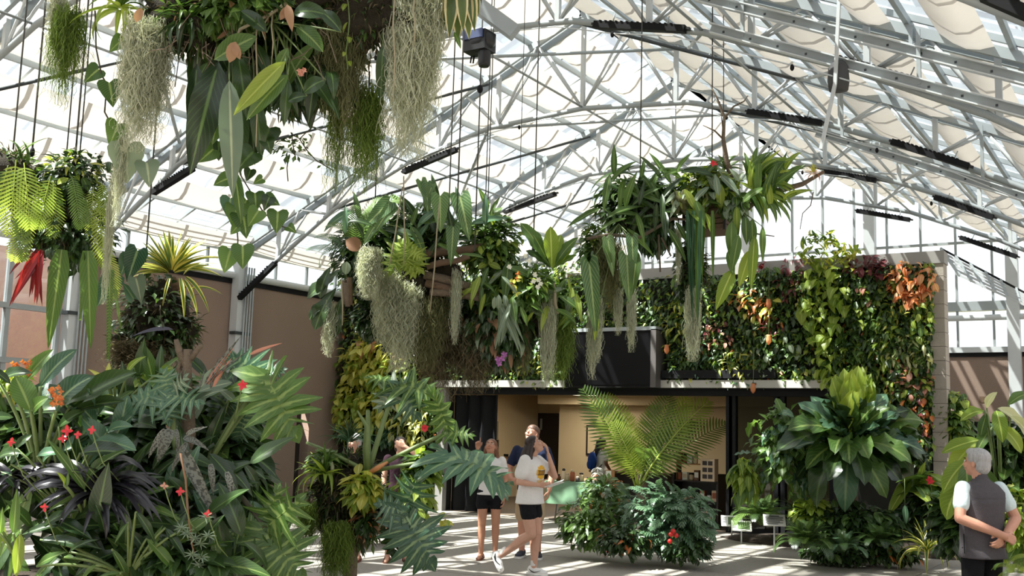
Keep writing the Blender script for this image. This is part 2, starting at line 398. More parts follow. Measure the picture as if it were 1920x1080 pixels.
# ------------------------------------------------------------------ glass roof with glazing bars and shade strips
roof = empty('ceiling', (0, 0, 0), 'pitched glass roof with cream shade strips', 'roof', kind='structure')
NROW = 3; NB = 4
dx = (XC - XL) / NROW
def slope_pt(side, u, y, off=0.0):
    x = XL + (XC - XL) * u; z = EAVE + (x - XL) * SLOPE
    if side: x = 2*XC - x
    return Vector((x, y, z + off))
n = math.sqrt(1 + SLOPE*SLOPE)
ylen = BAY / NB
for side in (0, 1):
    a = slope_pt(side, 0, 0); b = slope_pt(side, 1/NROW, ylen)
    p0 = slope_pt(side, 0, 0.02); p1 = slope_pt(side, 1/NROW, 0.02); p2 = slope_pt(side, 1/NROW, ylen-0.02); p3 = slope_pt(side, 0, ylen-0.02)
    vs = [p - p0 for p in (p0, p1, p2, p3)]; vs += [v + Vector((0, 0, 0.008)) for v in vs]
    fs = [(3,2,1,0),(4,5,6,7),(0,1,5,4),(1,2,6,5),(2,3,7,6),(3,0,4,7)]
    pane = mesh_from([tuple(v) for v in vs], fs, False, None, MT['glass'], 'roof_pane')
    barm = MB().bar((0, 0, 0), slope_pt(side, 1, 0) - slope_pt(side, 0, 0), 0.045, 0.07).mesh(MT['steel'], 'glazing_bar')
    for k in range(7*NB + 1):
        y = TR_Y[0] + k*ylen
        link('glazing_bar', barm, None, roof, Matrix.Translation(slope_pt(side, 0, y, -0.02)))
        if k < 7*NB:
            for r_ in range(NROW):
                link('pane', pane, None, roof, Matrix.Translation(slope_pt(side, r_/NROW, y + 0.02, 0.03)))
    for j in range(9):
        u = j/8
        p = slope_pt(side, u, TR_Y[0], -0.10); q = slope_pt(side, u, YG, -0.10)
        MB().bar(p, q, 0.05, 0.09).build('purlin', MT['steel'], roof)
    # shade strips: one cloth per bay and row, sagging a little between the purlins
    NS = 8
    for r_ in range(NS):
        u0 = (r_ + 0.16)/NS; u1 = u0 + (0.52 if r_ % 2 else 0.44)/NS
        for k in range(7):
            vs, fs = [], []
            y0 = TR_Y[k] + 0.10; y1 = TR_Y[k+1] - 0.10
            jj = 0.0 if rnd.random() < 0.7 else 0.18/NS
            for iy in range(9):
                t = iy/8
                for iu in range(5):
                    s_ = iu/4; sag = -0.16 - 0.16*math.sin(math.pi*s_)*(0.6+0.4*math.sin(math.pi*t)) - 0.05*math.sin(math.pi*t)
                    vs.append(tuple(slope_pt(side, u0 + (u1+jj-u0)*s_, y0 + (y1-y0)*t, sag)))
            for iy in range(8):
                for iu in range(4):
                    a_ = iy*5+iu; fs.append((a_, a_+1, a_+6, a_+5))
            me = mesh_from(vs, fs, True, None, MT['shade'], 'shade_strip')
            link('shade_strip', me, None, roof)
# neighbouring span, out of the frame to the side
for side in (0, 1):
    p = [(XR + (8*side), -2.5, EAVE + 3.6*side), (XR + 8 + 8*side, -2.5, EAVE + 3.6*(1-side)), (XR + 8 + 8*side, YG, EAVE + 3.6*(1-side)), (XR + 8*side, YG, EAVE + 3.6*side)]
    if side == 0:
        me = mesh_from(p + [(x, y, z+0.01) for x, y, z in p], [(3,2,1,0),(4,5,6,7),(0,1,5,4),(1,2,6,5),(2,3,7,6),(3,0,4,7)], False, None, MT['glass'])
        link('neighbour_span_glass', me, None, roof)

# ------------------------------------------------------------------ arched trusses
ARCH = [(-16.25, 4.25), (-15.1, 5.05), (-13.75, 5.9), (-12.0, 6.62), (-10.2, 7.05), (-8.3, 7.15), (-6.4, 6.98), (-4.6, 6.5), (-2.9, 5.78), (-1.5, 5.05), (-0.35, 4.3)]
ordn = ['nearest', 'second', 'third', 'fourth', 'fifth', 'sixth']
def archz(x):
    for (x0, z0), (x1, z1) in zip(ARCH, ARCH[1:]):
        if x0 <= x <= x1: return z0 + (z1-z0)*(x-x0)/(x1-x0)
    return 4.3
def truss(y, label):
    t = empty('roof_truss', (0, y, 0), label, 'roof truss', 'arched steel trusses of the glass roof')
    MB().tube([(x, 0, z) for x, z in ARCH], 0.044, 8).build('bottom_chord', MT['steel'], t)
    for s_ in (0, 1):
        a = slope_pt(s_, 0.01, 0, -0.2); b = slope_pt(s_, 1, 0, -0.2)
        MB().bar((a.x, -0.12, a.z), (b.x, -0.12, b.z), 0.06, 0.11).build('top_chord', MT['steel'], t)
        MB().bar((a.x, 0.12, a.z), (b.x, 0.12, b.z), 0.06, 0.11).build('top_chord', MT['steel'], t)
    # webs: uprights and a zigzag on either face
    xs = [-15.2, -13.9, -12.6, -11.3, -10.0, -8.3, -6.6, -5.3, -4.0, -2.7, -1.4]
    for i_, x in enumerate(xs):
        MB().bar((x, 0, archz(x)), (x, 0, roofz(x)-0.22), 0.065).build('upright', MT['steel_white'], t)
        if i_+1 < len(xs):
            x2 = xs[i_+1]; xm = (x+x2)/2
            for sg in (-0.12, 0.12):
                MB().tube([(x, 0, archz(x)), (xm, sg, roofz(xm)-0.22)], 0.024, 5).build('web', MT['steel_white'], t)
                MB().tube([(xm, sg, roofz(xm)-0.22), (x2, 0, archz(x2))], 0.024, 5).build('web', MT['steel_white'], t)
    return t
TR = {}
for k in range(1, 7):
    TR[k] = truss(TR_Y[k], ['arched truss nearest the camera, mostly above the frame', 'arched truss just above the big mossy hanging garden at top left',
      'arched truss crossing the frame above the log raft garden', 'arched truss directly above the living wall', 'arched truss over the flat roof of the shop block',
      'small far arched truss just in front of the gable glazing'][k-1] if k <= 6 else '')
# bracing between trusses: long diagonals along the building
brace = 0
for k in range(1, 6):
    y0, y1 = TR_Y[k], TR_Y[k+1]
    for (xa, xb) in ((-13.75, -10.2), (-10.2, -13.75), (-10.2, -6.4), (-6.4, -4.6), (-4.6, -6.4), (-2.9, -4.6)):
        t = TR[k]
        MB().tube([(xa, 0, archz(xa)), (xb, BAY, roofz(xb)-0.25)], 0.028, 5).build('brace', MT['steel'] if brace % 3 else MT['steel_dark'], t); brace += 1
    for x in (-12.0, -8.3, -4.6):
        MB().tube([(x, 0, archz(x)+0.02), (x, BAY, archz(x)+0.02)], 0.02, 5).build('tie', MT['steel'], TR[k])
        if x != -8.3:
            MB().tube([(x, 0, archz(x)), (x+0.9, BAY*0.5, roofz(x+0.9)-0.15)], 0.02, 5).build('brace', MT['steel_white'], TR[k])
# ------------------------------------------------------------------ shop block with the living wall on its face
def fx(px, py=700): return onY(px, py, YW).x
XP0, XP1 = fx(1744, 600), fx(1772, 600)          # block pier at the corner
XS0, XS1 = fx(836, 850), fx(1362, 850)           # open shop front
XG1 = fx(1562, 850)
ZT = 4.86; ZL = 2.62
blk = empty('wall_shop', (0, YW, 0), 'shop block carrying the living wall', 'wall', kind='structure')
felt = plain('dark_felt', srgb(30, 30, 24), 0.95, 0, 0.4, 20)
MB().box((XL+0.02, 0.0, 0), (XS0, 0.25, ZT)).build('wall_panel', felt, blk)
MB().box((XS0, 0.0, ZL), (XP0, 0.25, ZT)).build('wall_panel', felt, blk)
MB().box((XG1, 0.0, 0), (XP0, 0.25, ZL)).build('wall_panel', felt, blk)
MB().box((XL+0.02, -0.06, ZT-0.16), (XP1+0.02, 0.3, ZT+0.05)).build('coping', MT['coping'], blk)
MB().box((XL+0.02, 0.25, 2.75), (XG1+0.7, 6.6, 2.9)).build('flat_roof', MT['coping'], blk)
# corner pier of painted blocks: every block on its own
bh = 0.236; nb_ = 20
MB().box((XP0+0.012, -0.02, 0), (XP1-0.012, 0.29, ZT-0.16)).build('mortar_core', MT['mortar'], blk)
full = MB().box((XP0, -0.03, 0.005), (XP1, 0.30, bh-0.005)).mesh(MT['cmu'], 'block')
for k in range(nb_):
    if (k+1)*bh > ZT-0.12: break
    link('block', full, None, blk, Matrix.Translation((0, 0, k*bh)))
# lintel strip and dark ledge
MB().box((fx(818, 730), -0.22, ZL-0.02), (fx(1068, 730), 0.0, ZL+0.12)).build('lintel_section', MT['lintel'], blk)
MB().box((fx(1242, 730), -0.22, ZL-0.02), (fx(1556, 730), 0.0, ZL+0.12)).build('lintel_section', MT['lintel'], blk)
MB().box((fx(1250, 712), -0.25, ZL+0.15), (fx(1462, 712), 0.0, ZL+0.30)).build('trough', MT['black_metal'], blk)
MB().box((XS0, -0.03, ZL-0.16), (XG1, 0.2, ZL-0.02)).build('door_head', MT['black_metal'], blk)
MB().box((fx(826, 850), -0.16, 0), (fx(840, 850), -0.02, ZL)).build('jamb_post', MT['coping'], blk)
# interior
xi0, xi1 = XS0-1.5, XG1+0.6; yi = 6.4
shop = empty('wall_shop_interior', (0, YW, 0), 'beige walls inside the shop', 'wall', kind='structure')
ZC = 2.66
MB().box((xi0, yi, 0), (xi1, yi+0.1, ZC)).build('rear_wall', MT['beige'], shop)
MB().box((xi0-0.1, 0.25, 0), (xi0, yi+0.1, ZC)).build('side_wall', MT['beige'], shop)
MB().box((xi1, 0.3, 0), (xi1+0.1, yi+0.1, ZC)).build('side_wall', MT['beige'], shop)
MB().box((xi0-0.1, 0.25, ZC), (xi1+0.1, yi+0.1, ZC+0.05)).build('shop_ceiling', MT['ceil'], shop)
xr = onY(1090, 800, YW+yi).x
MB().box((xr, 5.2, 0), (xi1, yi, ZC)).build('projecting_wall', MT['beige'], shop)
MB().box((xr-0.3, 4.6, ZC-0.26), (xi1, 4.9, ZC)).build('soffit', MT['beige'], shop)
MB().box((xi0-0.1, 0.0, -0.02), (xi1+0.1, yi, 0.006)).build('shop_floor', plain('brown_shop_floor', srgb(96, 84, 72), 0.6, 0, 0.1), shop)
d1 = empty('door_1', (onY(1036, 850, YW+yi).x, YW+yi-0.02, 0), 'dark brown door in the rear wall of the shop', 'door', kind='structure')
MB().box((-0.44, -0.05, 0), (0.44, 0.0, 2.2)).build('door_leaf', MT['dark_wood'], d1)
MB().box((-0.36, -0.07, 1.75), (-0.30, -0.04, 2.05)).build('closer_plate', MT['steel'], d1)
MB().tube([(-0.34, -0.12, 1.0), (-0.24, -0.12, 1.0)], 0.012, 6).build('door_handle', MT['steel'], d1)
# folded black doors on one side of the opening
xd0, xd1 = XS0+0.02, fx(924, 850)
d2 = empty('door_2', (xd0, YW+0.1, 0), 'black folding shop doors pushed to one side', 'door', kind='structure')
npan = 7; wdd = (xd1 - xd0)/npan
for k in range(npan):
    a = Vector((k*wdd, 0 if k % 2 else 0.16, 0)); b = Vector(((k+1)*wdd, 0.16 if k % 2 else 0, 0))
    MB().bar(a + Vector((0, 0, 1.23)), b + Vector((0, 0, 1.23)), 0.035, 2.44).build('folding_panel', MT['black_metal'], d2)
# storefront glazing beside the opening
w3 = empty('window_3', (0, YW+0.08, 0), 'dark framed shop window behind the big-leaved plant', 'window', kind='structure')
for px in (1366, 1372, 1456, 1464, 1560):
    x = fx(px, 850); MB().box((x-0.06, -0.06, 0), (x+0.06, 0.08, ZL-0.16)).build('frame_post', MT['black_metal'], w3)
for a, b in ((1372, 1456), (1464, 1560)):
    MB().box((fx(a, 850)+0.06, 0, 0.1), (fx(b, 850)-0.06, 0.012, ZL-0.16)).build('pane', MT['glass_dark'], w3)
    MB().box((fx(a, 850)+0.06, -0.04, 0), (fx(b, 850)-0.06, 0.06, 0.1)).build('bottom_rail', MT['black_metal'], w3)
# black display screen above the opening
sc_ = empty('display_screen', (fx(1160, 690), YW-0.30, ZL+0.02), 'large black display screen mounted above the shop opening', 'screen')
hw = (fx(1242, 690) - fx(1076, 690))/2
MB().box((-hw, -0.12, -0.05), (hw, 0.28, 1.04)).build('housing', plain('matt_black', srgb(16, 16, 18), 0.7, spec=0.2), sc_)
MB().box((-hw+0.03, -0.135, 0.0), (hw-0.09, -0.12, 0.98)).build('panel', plain('black_glass_panel', srgb(10, 10, 12), 0.35, spec=0.15), sc_)
MB().box((-hw-0.01, -0.15, 1.03), (hw+0.03, 0.29, 1.10)).build('top_trim', MT['steel'], sc_)
MB().box((hw-0.08, -0.15, -0.05), (hw+0.03, 0.29, 1.05)).build('side_trim', plain('dark_grey_trim', srgb(86, 82, 80), 0.5), sc_)
# ceiling lights of the shop
for k, (px, yy) in enumerate(((1000, 2.2), (1180, 2.2), (1090, 3.9))):
    lx = onY(px, 760, YW+yy).x
    t = empty('ceiling_light', (lx, YW+yy, ZC), ['square ceiling light inside the shop near the folded doors', 'square ceiling light inside the shop above the green table', 'square ceiling light near the rear door of the shop'][k], 'ceiling light', 'shop ceiling lights')
    MB().box((-0.3, -0.3, -0.05), (0.3, 0.3, 0)).build('frame', MT['steel_white'], t)
    MB().box((-0.26, -0.26, -0.06), (0.26, 0.26, -0.05)).build('diffuser', plain('lit_diffuser', (1, 0.88, 0.66), 0.5, emit=1.2), t)
    ld = bpy.data.lights.new('lamp', 'AREA'); ld.size = 0.5; ld.energy = 20; ld.color = (1, 0.9, 0.74)
    lo = bpy.data.objects.new('lamp', ld); COL.objects.link(lo); lo.parent = t; lo.location = (0, 0, -0.09)

# table with green cloth and goods
tp = onZ(1085, 904, 0.76)
tb = empty('display_table', (tp.x, tp.y+0.1, 0), 'folding table under the green cloth in the shop opening', 'table')
TL = 1.72; TD = 0.72
MB().box((-TL/2, -TD/2, 0.72), (TL/2, TD/2, 0.75)).build('tabletop', MT['lintel'], tb)
for sx_ in (-1, 1):
    for sy_ in (-1, 1):
        MB().tube([(sx_*(TL/2-0.25), sy_*0.2, 0.72), (sx_*(TL/2-0.12), sy_*0.3, 0.0)], 0.016, 6).build('leg', MT['steel'], tb)
def cloth(L_, D_, drop, top):
    nu, vs, fs = 64, [], []
    per = []
    hx, hy = L_/2, D_/2
    for k in range(nu):
        t = k/nu*4; sd = int(t); u = t - sd
        per.append([(-hx+2*hx*u, -hy), (hx, -hy+2*hy*u), (hx-2*hx*u, hy), (-hx, hy-2*hy*u)][sd])
    for lv in range(6):
        for k, (x, y) in enumerate(per):
            if lv == 0: vs.append((x*0.0, y*0.0, top)); continue
            if lv == 1: vs.append((x, y, top)); continue
            q = (lv-1)/4; wv = 0.03*q*math.sin(k*1.9) + 0.02*q
            nx = (1 if x >= hx-1e-6 else -1 if x <= -hx+1e-6 else 0); ny = (1 if y >= hy-1e-6 else -1 if y <= -hy+1e-6 else 0)
            corner = 1.0 if (nx and ny) else 0
            vs.append((x + nx*(0.012+wv), y + ny*(0.012+wv), top - drop*q*(1.12 if corner else 1.0)))
    for lv in range(5):
        for k in range(nu):
            a = lv*nu+k; b = lv*nu+(k+1) % nu; fs.append((a, b, b+nu, a+nu))
    return vs, fs
vs, fs = cloth(TL+0.02, TD+0.02, 0.42, 0.757)
tc_ = link('tablecloth', mesh_from(vs, fs, True, None, plain('sage_green_cloth', srgb(108, 142, 112), 0.9, 0, 0.06, 3, 0.2, 300)), None, None, Matrix.Translation(tb.location))
tag(tc_, 'sage green cloth draped over the display table', 'tablecloth')
tbx, tby = tb.location.x, tb.location.y
def goods(name, label, cat, x, y, mb_parts, z=0.762, group='goods on the green table'):
    t = empty(name, (tbx+x, tby+y, z), label, cat, group)
    for nm, mb, mt in mb_parts: mb.build(nm, mt, t)
    return t
cream = plain('cream_wrapping', srgb(214, 190, 160), 0.7); amber = plain('amber_glass', srgb(104, 60, 28), 0.25); paper = plain('white_card', srgb(232, 230, 222), 0.8)
tan = plain('kraft_card', srgb(170, 124, 82), 0.8); terr = plain('terracotta', srgb(164, 94, 66), 0.8)
LBL = ['brown jar at the edge of the green table nearest the walking person', 'small amber jar second along the green table', 'pale wrapped soap bundle on the green table', 'tall cream candle in the cluster on the green table', 'reddish candle beside the tall cream one',
   'short cream candle on the green table', 'dark tin at the middle of the green table', 'low brown jar beside the dark tin', 'terracotta pot at the back of the green table']
for k in range(9):
    x = -0.62 + k*0.105; h = [0.10, 0.12, 0.14, 0.24, 0.22, 0.16, 0.10, 0.09, 0.17][k]; r_ = 0.042 + 0.006*(k % 3)
    m_ = [amber, amber, cream, cream, terr, cream, MT['dark_wood'], tan, terr][k]
    goods(['jar', 'jar', 'soap_bundle', 'candle', 'candle', 'candle', 'tin', 'jar', 'flower_pot'][k], LBL[k], ['jar', 'jar', 'soap', 'candle', 'candle', 'candle', 'tin', 'jar', 'pot'][k], x, -0.16 + 0.17*(k % 3), [
        ('body', MB().lathe([(r_*0.8, 0), (r_, h*0.1), (r_, h*0.75), (r_*0.7, h*0.85)], 12), m_), ('lid', MB().lathe([(r_*0.72, h*0.85), (r_*0.72, h), (r_*0.4, h+0.01)], 12), MT['dark_wood'] if k % 2 else cream)])
wire = MB()
for k in range(3):
    wire.tube([(0.06*k*math.cos(a)+0.07*math.cos(a*1.0+k), 0.05*math.sin(a+k), 0.06 + 0.09*k + 0.045*math.sin(a*2)) for a in [i_*0.35 for i_ in range(15)]], 0.006, 5)
wire.tube([(0, 0, 0), (0, 0, 0.30)], 0.006, 5)
goods('wire_stand', 'curly white wire display stand on the green table', 'stand', 0.36, 0.0, [('wire_loop', wire, paper), ('base', MB().lathe([(0.07, 0), (0.07, 0.012)], 14), paper)])
goods('white_tray', 'shallow white tray at the front of the green table', 'tray', 0.34, -0.22, [('bottom', MB().box((-0.12, -0.06, 0), (0.12, 0.06, 0.012)), paper), ('rim', MB().box((-0.12, -0.06, 0.012), (0.12, -0.052, 0.05)).box((-0.12, 0.052, 0.012), (0.12, 0.06, 0.05)), paper)])
goods('price_sign', 'white and brown card sign standing at the end of the green table', 'sign', 0.68, -0.1, [('card', MB().box((-0.10, -0.01, 0.0), (0.10, 0.01, 0.26)), tan), ('print', MB().box((-0.085, -0.014, 0.12), (0.03, -0.0105, 0.245)), paper)])
# dark counter behind, picture frames, extinguisher, poster
ct = empty('shop_counter', (onY(1190, 900, YW+2.6).x, YW+2.6, 0), 'dark wooden counter behind the green table', 'counter')
MB().box((-0.9, -0.3, 0), (0.9, 0.3, 0.86)).build('body', MT['dark_wood'], ct); MB().box((-0.95, -0.34, 0.86), (0.95, 0.34, 0.91)).build('worktop', MT['wood'], ct)
pf = empty('picture_frame', (onY(1130, 830, YW+5.2).x, YW+5.19, 1.15), 'dark framed picture on the beige wall behind the person at the table', 'picture')
MB().box((-0.45, -0.03, 0), (0.45, 0, 0.75)).build('frame', MT['dark_wood'], pf); MB().box((-0.4, -0.035, 0.05), (0.4, -0.03, 0.7)).build('picture', MT['beige'], pf)
po = empty('notice_board', (onY(905, 830, YW+3.0).x, YW+3.2, 1.15), 'notice board with pale top and dark lower half near the folded doors', 'notice board')
MB().box((-0.34, -0.03, 0.34), (0.34, 0, 0.78)).build('pale_panel', plain('pale_notice', srgb(150, 138, 112), 0.8), po); MB().box((-0.34, -0.05, 0), (0.34, 0, 0.33)).build('dark_panel', MT['dark_wood'], po)
for z in (0.72, 0.64, 0.56, 0.46): MB().box((-0.28, -0.033, z), (0.24, -0.03, z+0.02)).build('printed_line', MT['dark_wood'], po)
MB().box((-0.03, -0.02, -1.15), (0.03, 0.02, 0.0)).build('post', MT['dark_wood'], po)
fe = empty('fire_extinguisher', (onY(949, 850, YW+4.5).x, YW+4.5, 0.55), 'small fire extinguisher on a stand beside the notice board', 'fire extinguisher')
MB().lathe([(0.06, 0), (0.08, 0.03), (0.08, 0.42), (0.03, 0.5)], 14).build('cylinder', plain('brassy_brown', srgb(120, 84, 50), 0.4), fe)
MB().box((-0.06, -0.02, 0.5), (0.06, 0.02, 0.56)).build('valve', MT['black_metal'], fe); MB().tube([(0.05, 0, 0.52), (0.12, 0, 0.4), (0.1, 0, 0.15)], 0.012, 6).build('hose', MT['black_plastic'], fe)
MB().tube([(0, 0.0, -0.55), (0, 0, 0)], 0.03, 8).build('stand', MT['black_metal'], fe)
# shelf with goods by the window
sx0 = onY(1270, 900, YW+0.9).x; sx1 = onY(1352, 900, YW+0.9).x
sh = empty('shop_shelf', ((sx0+sx1)/2, YW+0.9, 0), 'dark open shelf full of goods beside the shop window', 'shelf')
hwid = (sx1-sx0)/2
for sgn in (-1, 1): MB().box((sgn*hwid-0.02, -0.2, 0), (sgn*hwid+0.02, 0.2, 1.0)).build('side_panel', MT['dark_wood'], sh)
SHZ = (0.12, 0.48, 0.86)
for z in SHZ: MB().box((-hwid, -0.2, z-0.02), (hwid, 0.2, z)).build('shelf_board', MT['dark_wood'], sh)
MB().box((-hwid, 0.19, 0), (hwid, 0.21, 1.0)).build('rear_panel', MT['dark_wood'], sh)
MB().box((-hwid+0.02, -0.12, 1.16), (hwid*0.45, 0.15, 1.18)).build('raised_shelf', tan, sh)
for sgn in (-0.95, 0.42): MB().box((sgn*hwid-0.01, -0.1, 0.86), (sgn*hwid+0.01, 0.13, 1.16)).build('riser', tan, sh)
cols = [cream, tan, paper, amber, terr]
rows = ['bottom', 'middle', 'top', 'raised']
for zi, z in enumerate(SHZ + (1.182,)):
    n_ = 7 if zi < 3 else 4
    for k in range(n_):
        x = -hwid*0.82 + k*hwid*1.62/(n_-1 if zi < 3 else 6.6); h = 0.12 + 0.11*rnd.random(); m_ = cols[(k*3+zi*2) % 5]
        ordk = ['first', 'second', 'third', 'fourth', 'fifth', 'sixth', 'seventh'][k]
        isb = (k+zi) % 2
        t = empty('gift_box' if isb else 'jar', (sh.location.x+x, YW+0.9-0.07, z+0.001), '%s %s from the open side on the %s shelf of goods' % (ordk, 'gift box' if isb else 'jar', rows[zi]), 'box' if isb else 'jar', 'goods on the dark shop shelf')
        if isb:
            MB().box((-0.05, -0.05, 0), (0.05, 0.05, h)).build('body', m_, t); MB().box((-0.04, -0.053, h*0.3), (0.04, -0.05, h*0.8)).build('print', cols[(k+zi+2) % 5], t)
        else:
            MB().lathe([(0.04, 0), (0.045, 0.02), (0.045, h*0.7), (0.03, h*0.8)], 10).build('body', m_, t); MB().lathe([(0.034, h*0.8), (0.034, h)], 10).build('lid', MT['dark_wood'], t)
bxp = empty('display_box', (onY(1335, 880, YW+0.75).x, YW+0.62, 0.87), 'cream box with rows of small windows on top of the shelf', 'box')
MB().box((-0.14, -0.1, 0), (0.14, 0.1, 0.42)).build('body', cream, bxp)
for i_ in range(3):
    for j_ in range(2): MB().box((-0.10+j_*0.11, -0.105, 0.05+i_*0.125), (-0.01+j_*0.11, -0.10, 0.13+i_*0.125)).build('printed_window', MT['dark_wood'], bxp)

# ------------------------------------------------------------------ information signs on posts
signmat = plain('white_sign_face', srgb(232, 232, 226), 0.6); ink = plain('grey_ink', srgb(70, 74, 70), 0.8); pic = plain('green_picture', srgb(92, 116, 70), 0.8, 0, 0.5, 20)
def sign(px, py, pz, wd, label, style, dist=None):
    g = onZ(px, py)
    t = empty('plant_sign', (g.x, g.y, 0), label, 'sign', 'plant information signs', rz=YAW*0.75)
    MB().tube([(0, 0, 0), (0, 0, pz)], 0.014, 6).build('post', MT['steel_white'], t)
    M = Matrix.Translation((0, -0.02, pz+0.02)) @ Matrix.Rotation(math.radians(50), 4, 'X')
    hd = wd*0.62
    pl = MB().obox(M, wd, hd, 0.014).build('plate', signmat, t)
    if style == 'text':
        for i_, w_ in enumerate((0.45, 0.8, 0.8, 0.75, 0.8, 0.6, 0.78, 0.5)):
            MB().obox(M @ Matrix.Translation((-(0.8-w_)*wd*0.3 if i_ else 0, hd*(0.36-i_*0.1), 0.008)), wd*w_, hd*(0.05 if i_ else 0.07), 0.002).build('text_line', ink, pl)
    else:
        MB().obox(M @ Matrix.Translation((wd*0.12, 0, 0.008)), wd*0.6, hd*0.7, 0.002).build('photo', pic, pl)
        for i_ in range(5): MB().obox(M @ Matrix.Translation((-wd*0.35, hd*(0.3-i_*0.12), 0.008)), wd*0.2, hd*0.04, 0.002).build('text_line', ink, pl)
sign(1372, 1008, 0.26, 0.36, 'white slanted sign on a post nearest the shop window', 'photo')
sign(1390, 1020, 0.27, 0.32, 'white slanted sign with green photo, middle of the three signs', 'photo')
sign(1452, 1029, 0.42, 0.34, 'white slanted sign full of text standing in front of the ferns', 'text')
# ------------------------------------------------------------------ lamps, rails, cables under the roof
def grow_light(p, q, label):
    p = Vector(p); q = Vector(q); m = (p+q)/2; L_ = (q-p).length
    d = (q-p).normalized()
    x = d; y = Vector((0, 1, 0)); z = x.cross(y).normalized(); y = z.cross(x)
    M = Matrix(((x.x, y.x, z.x, m.x), (x.y, y.y, z.y, m.y), (x.z, y.z, z.z, m.z), (0, 0, 0, 1)))
    t = empty('grow_light', (0, 0, 0), label, 'light', 'black bar lights under the trusses'); t.matrix_world = M
    MB().box((-L_/2, -0.05, -0.035), (L_/2, 0.05, 0.05)).build('housing', MT['black_metal'], t)
    nf = 14
    fn = MB()
    for k in range(nf): fn.box((-L_/2+0.08+k*(L_-0.2)/nf, -0.065, 0.05), (-L_/2+0.11+k*(L_-0.2)/nf, 0.065, 0.058))
    fn.build('cooling_fins', MT['black_metal'], t)
    for s_ in (-1, 1): MB().box((s_*L_/2-0.04, -0.03, 0.0), (s_*L_/2+0.06, 0.03, 0.03)).build('end_bracket', MT['black_plastic'], t)
    for s_ in (-0.6, 0.6): MB().tube([(s_*L_/2, 0, 0.05), (s_*L_/2, 0, 0.16)], 0.008, 5).build('hanger', MT['steel'], t)
def gl(k, pa, pb, label, dz=0.0):
    y = TR_Y[k] - 0.08
    grow_light(onY(pa[0], pa[1], y), onY(pb[0], pb[1], y), label)
gl(3, (1115, 48), (1285, 56), 'black bar light at the crown of the nearest visible arch')
gl(4, (1402, 211), (1540, 232), 'black bar light right of the dead branch, under the second visible arch')
gl(5, (1545, 324), (1642, 339), 'black bar light just beyond the yellow bromeliad on the branch tip')
gl(6, (1606, 396), (1706, 413), 'small far black bar light in front of the gable glass')
gl(3, (1560, 112), (1740, 163), 'long black bar light beside the grey hanging speaker')
gl(4, (1672, 267), (1816, 313), 'black bar light below the pale rail at right, second from the near side')
gl(5, (1752, 371), (1862, 409), 'black bar light third down the right roof slope')
gl(6, (1800, 446), (1906, 482), 'black bar light above the folded frame, farthest on the right slope')
gl(2, (1842, -8), (1930, 30), 'black bar light cut by the upper right corner of the picture')
gl(4, (449, 560), (516, 494), 'black bar light at the foot of the arch by the brown wall')
gl(4, (757, 323), (856, 281), 'black bar light seen right of the hanging rhipsalis')
gl(5, (946, 398), (1042, 364), 'black bar light above the log raft garden')
gl(3, (288, 362), (362, 316), 'black bar light behind the long hanging leaves')
def rail(y, x0, x1, dz, label):
    t = empty('curtain_rail', (0, y, 0), label, 'rail', 'pale rails below the right roof slope')
    a = Vector((x0, 0, roofz(x0)-dz)); b = Vector((x1, 0, roofz(x1)-dz))
    MB().bar(a, b, 0.03, 0.11).build('web_plate', MT['steel'], t)
    for s_ in (-1, 1): MB().bar(a + Vector((0, -0.03, s_*0.055)), b + Vector((0, -0.03, s_*0.055)), 0.08, 0.015).build('flange', MT['steel_white'], t)
    for i_ in range(12):
        p = a.lerp(b, (i_+0.5)/12); MB().box((p.x-0.012, -0.022, p.z-0.012), (p.x+0.012, -0.012, p.z+0.012)).build('bolt', MT['steel_dark'], t)
    for u in (0.1, 0.6): 
        p = a.lerp(b, u); MB().bar(p, p + Vector((0, 0, dz-0.2)), 0.04).build('drop_hanger', MT['steel'], t)
rail(TR_Y[3]-0.2, -4.6, -0.6, 0.45, 'pale steel rail across the upper right, nearest of the two')
rail(TR_Y[3]-0.24, -4.4, -0.6, 0.80, 'lower twin of the pale steel rail at upper right')
rail(TR_Y[4]-0.2, -4.3, -0.6, 1.02, 'pale steel rail lower down, above the third black bar light')
# folded frame (tilted vent ladder) at the right
fa = onY(1764, 466, TR_Y[6]-0.3); fb = onY(1935, 556, TR_Y[6]-0.3); fc = onY(1800, 517, TR_Y[6]-1.0); fd = onY(1935, 578, TR_Y[6]-1.0)
vf = empty('vent_frame', fa, 'tilted pale lattice vent frame at the far right under the roof', 'vent frame')
o_ = Vector(fa)
for k in range(6):
    u = k/5; MB().bar(Vector(fa).lerp(Vector(fc), u)-o_, Vector(fb).lerp(Vector(fd), u)-o_, 0.05, 0.04).build('rail', MT['black_metal'] if k == 0 else MT['steel_white'], vf)
for k in range(7):
    u = k/6; MB().bar(Vector(fa).lerp(Vector(fb), u)-o_, Vector(fc).lerp(Vector(fd), u)-o_, 0.04, 0.05).build('cross_bar', MT['steel'], vf)
# grey hanging speaker
sp_ = onY(1572, 146, TR_Y[3]-0.3)
t = empty('pendant_speaker', sp_, 'dark grey cylindrical speaker hanging below the roof rails', 'speaker')
MB().lathe([(0.04, -0.15), (0.10, -0.14), (0.115, -0.04), (0.105, 0.11), (0.08, 0.16)], 18).build('body', plain('grey_fabric', srgb(72, 72, 74), 0.8, 0, 0.1, 60), t)
MB().lathe([(0.08, 0.16), (0.05, 0.19)], 16).build('cap', MT['steel_dark'], t)
MB().bar((0, -0.13, -0.1), (0.12, -0.13, 2.0), 0.035).build('perforated_strut', MT['steel_white'], t)
MB().bar((-0.16, -0.13, -0.8), (0, -0.13, -0.1), 0.035).build('perforated_strut', MT['steel_white'], t)
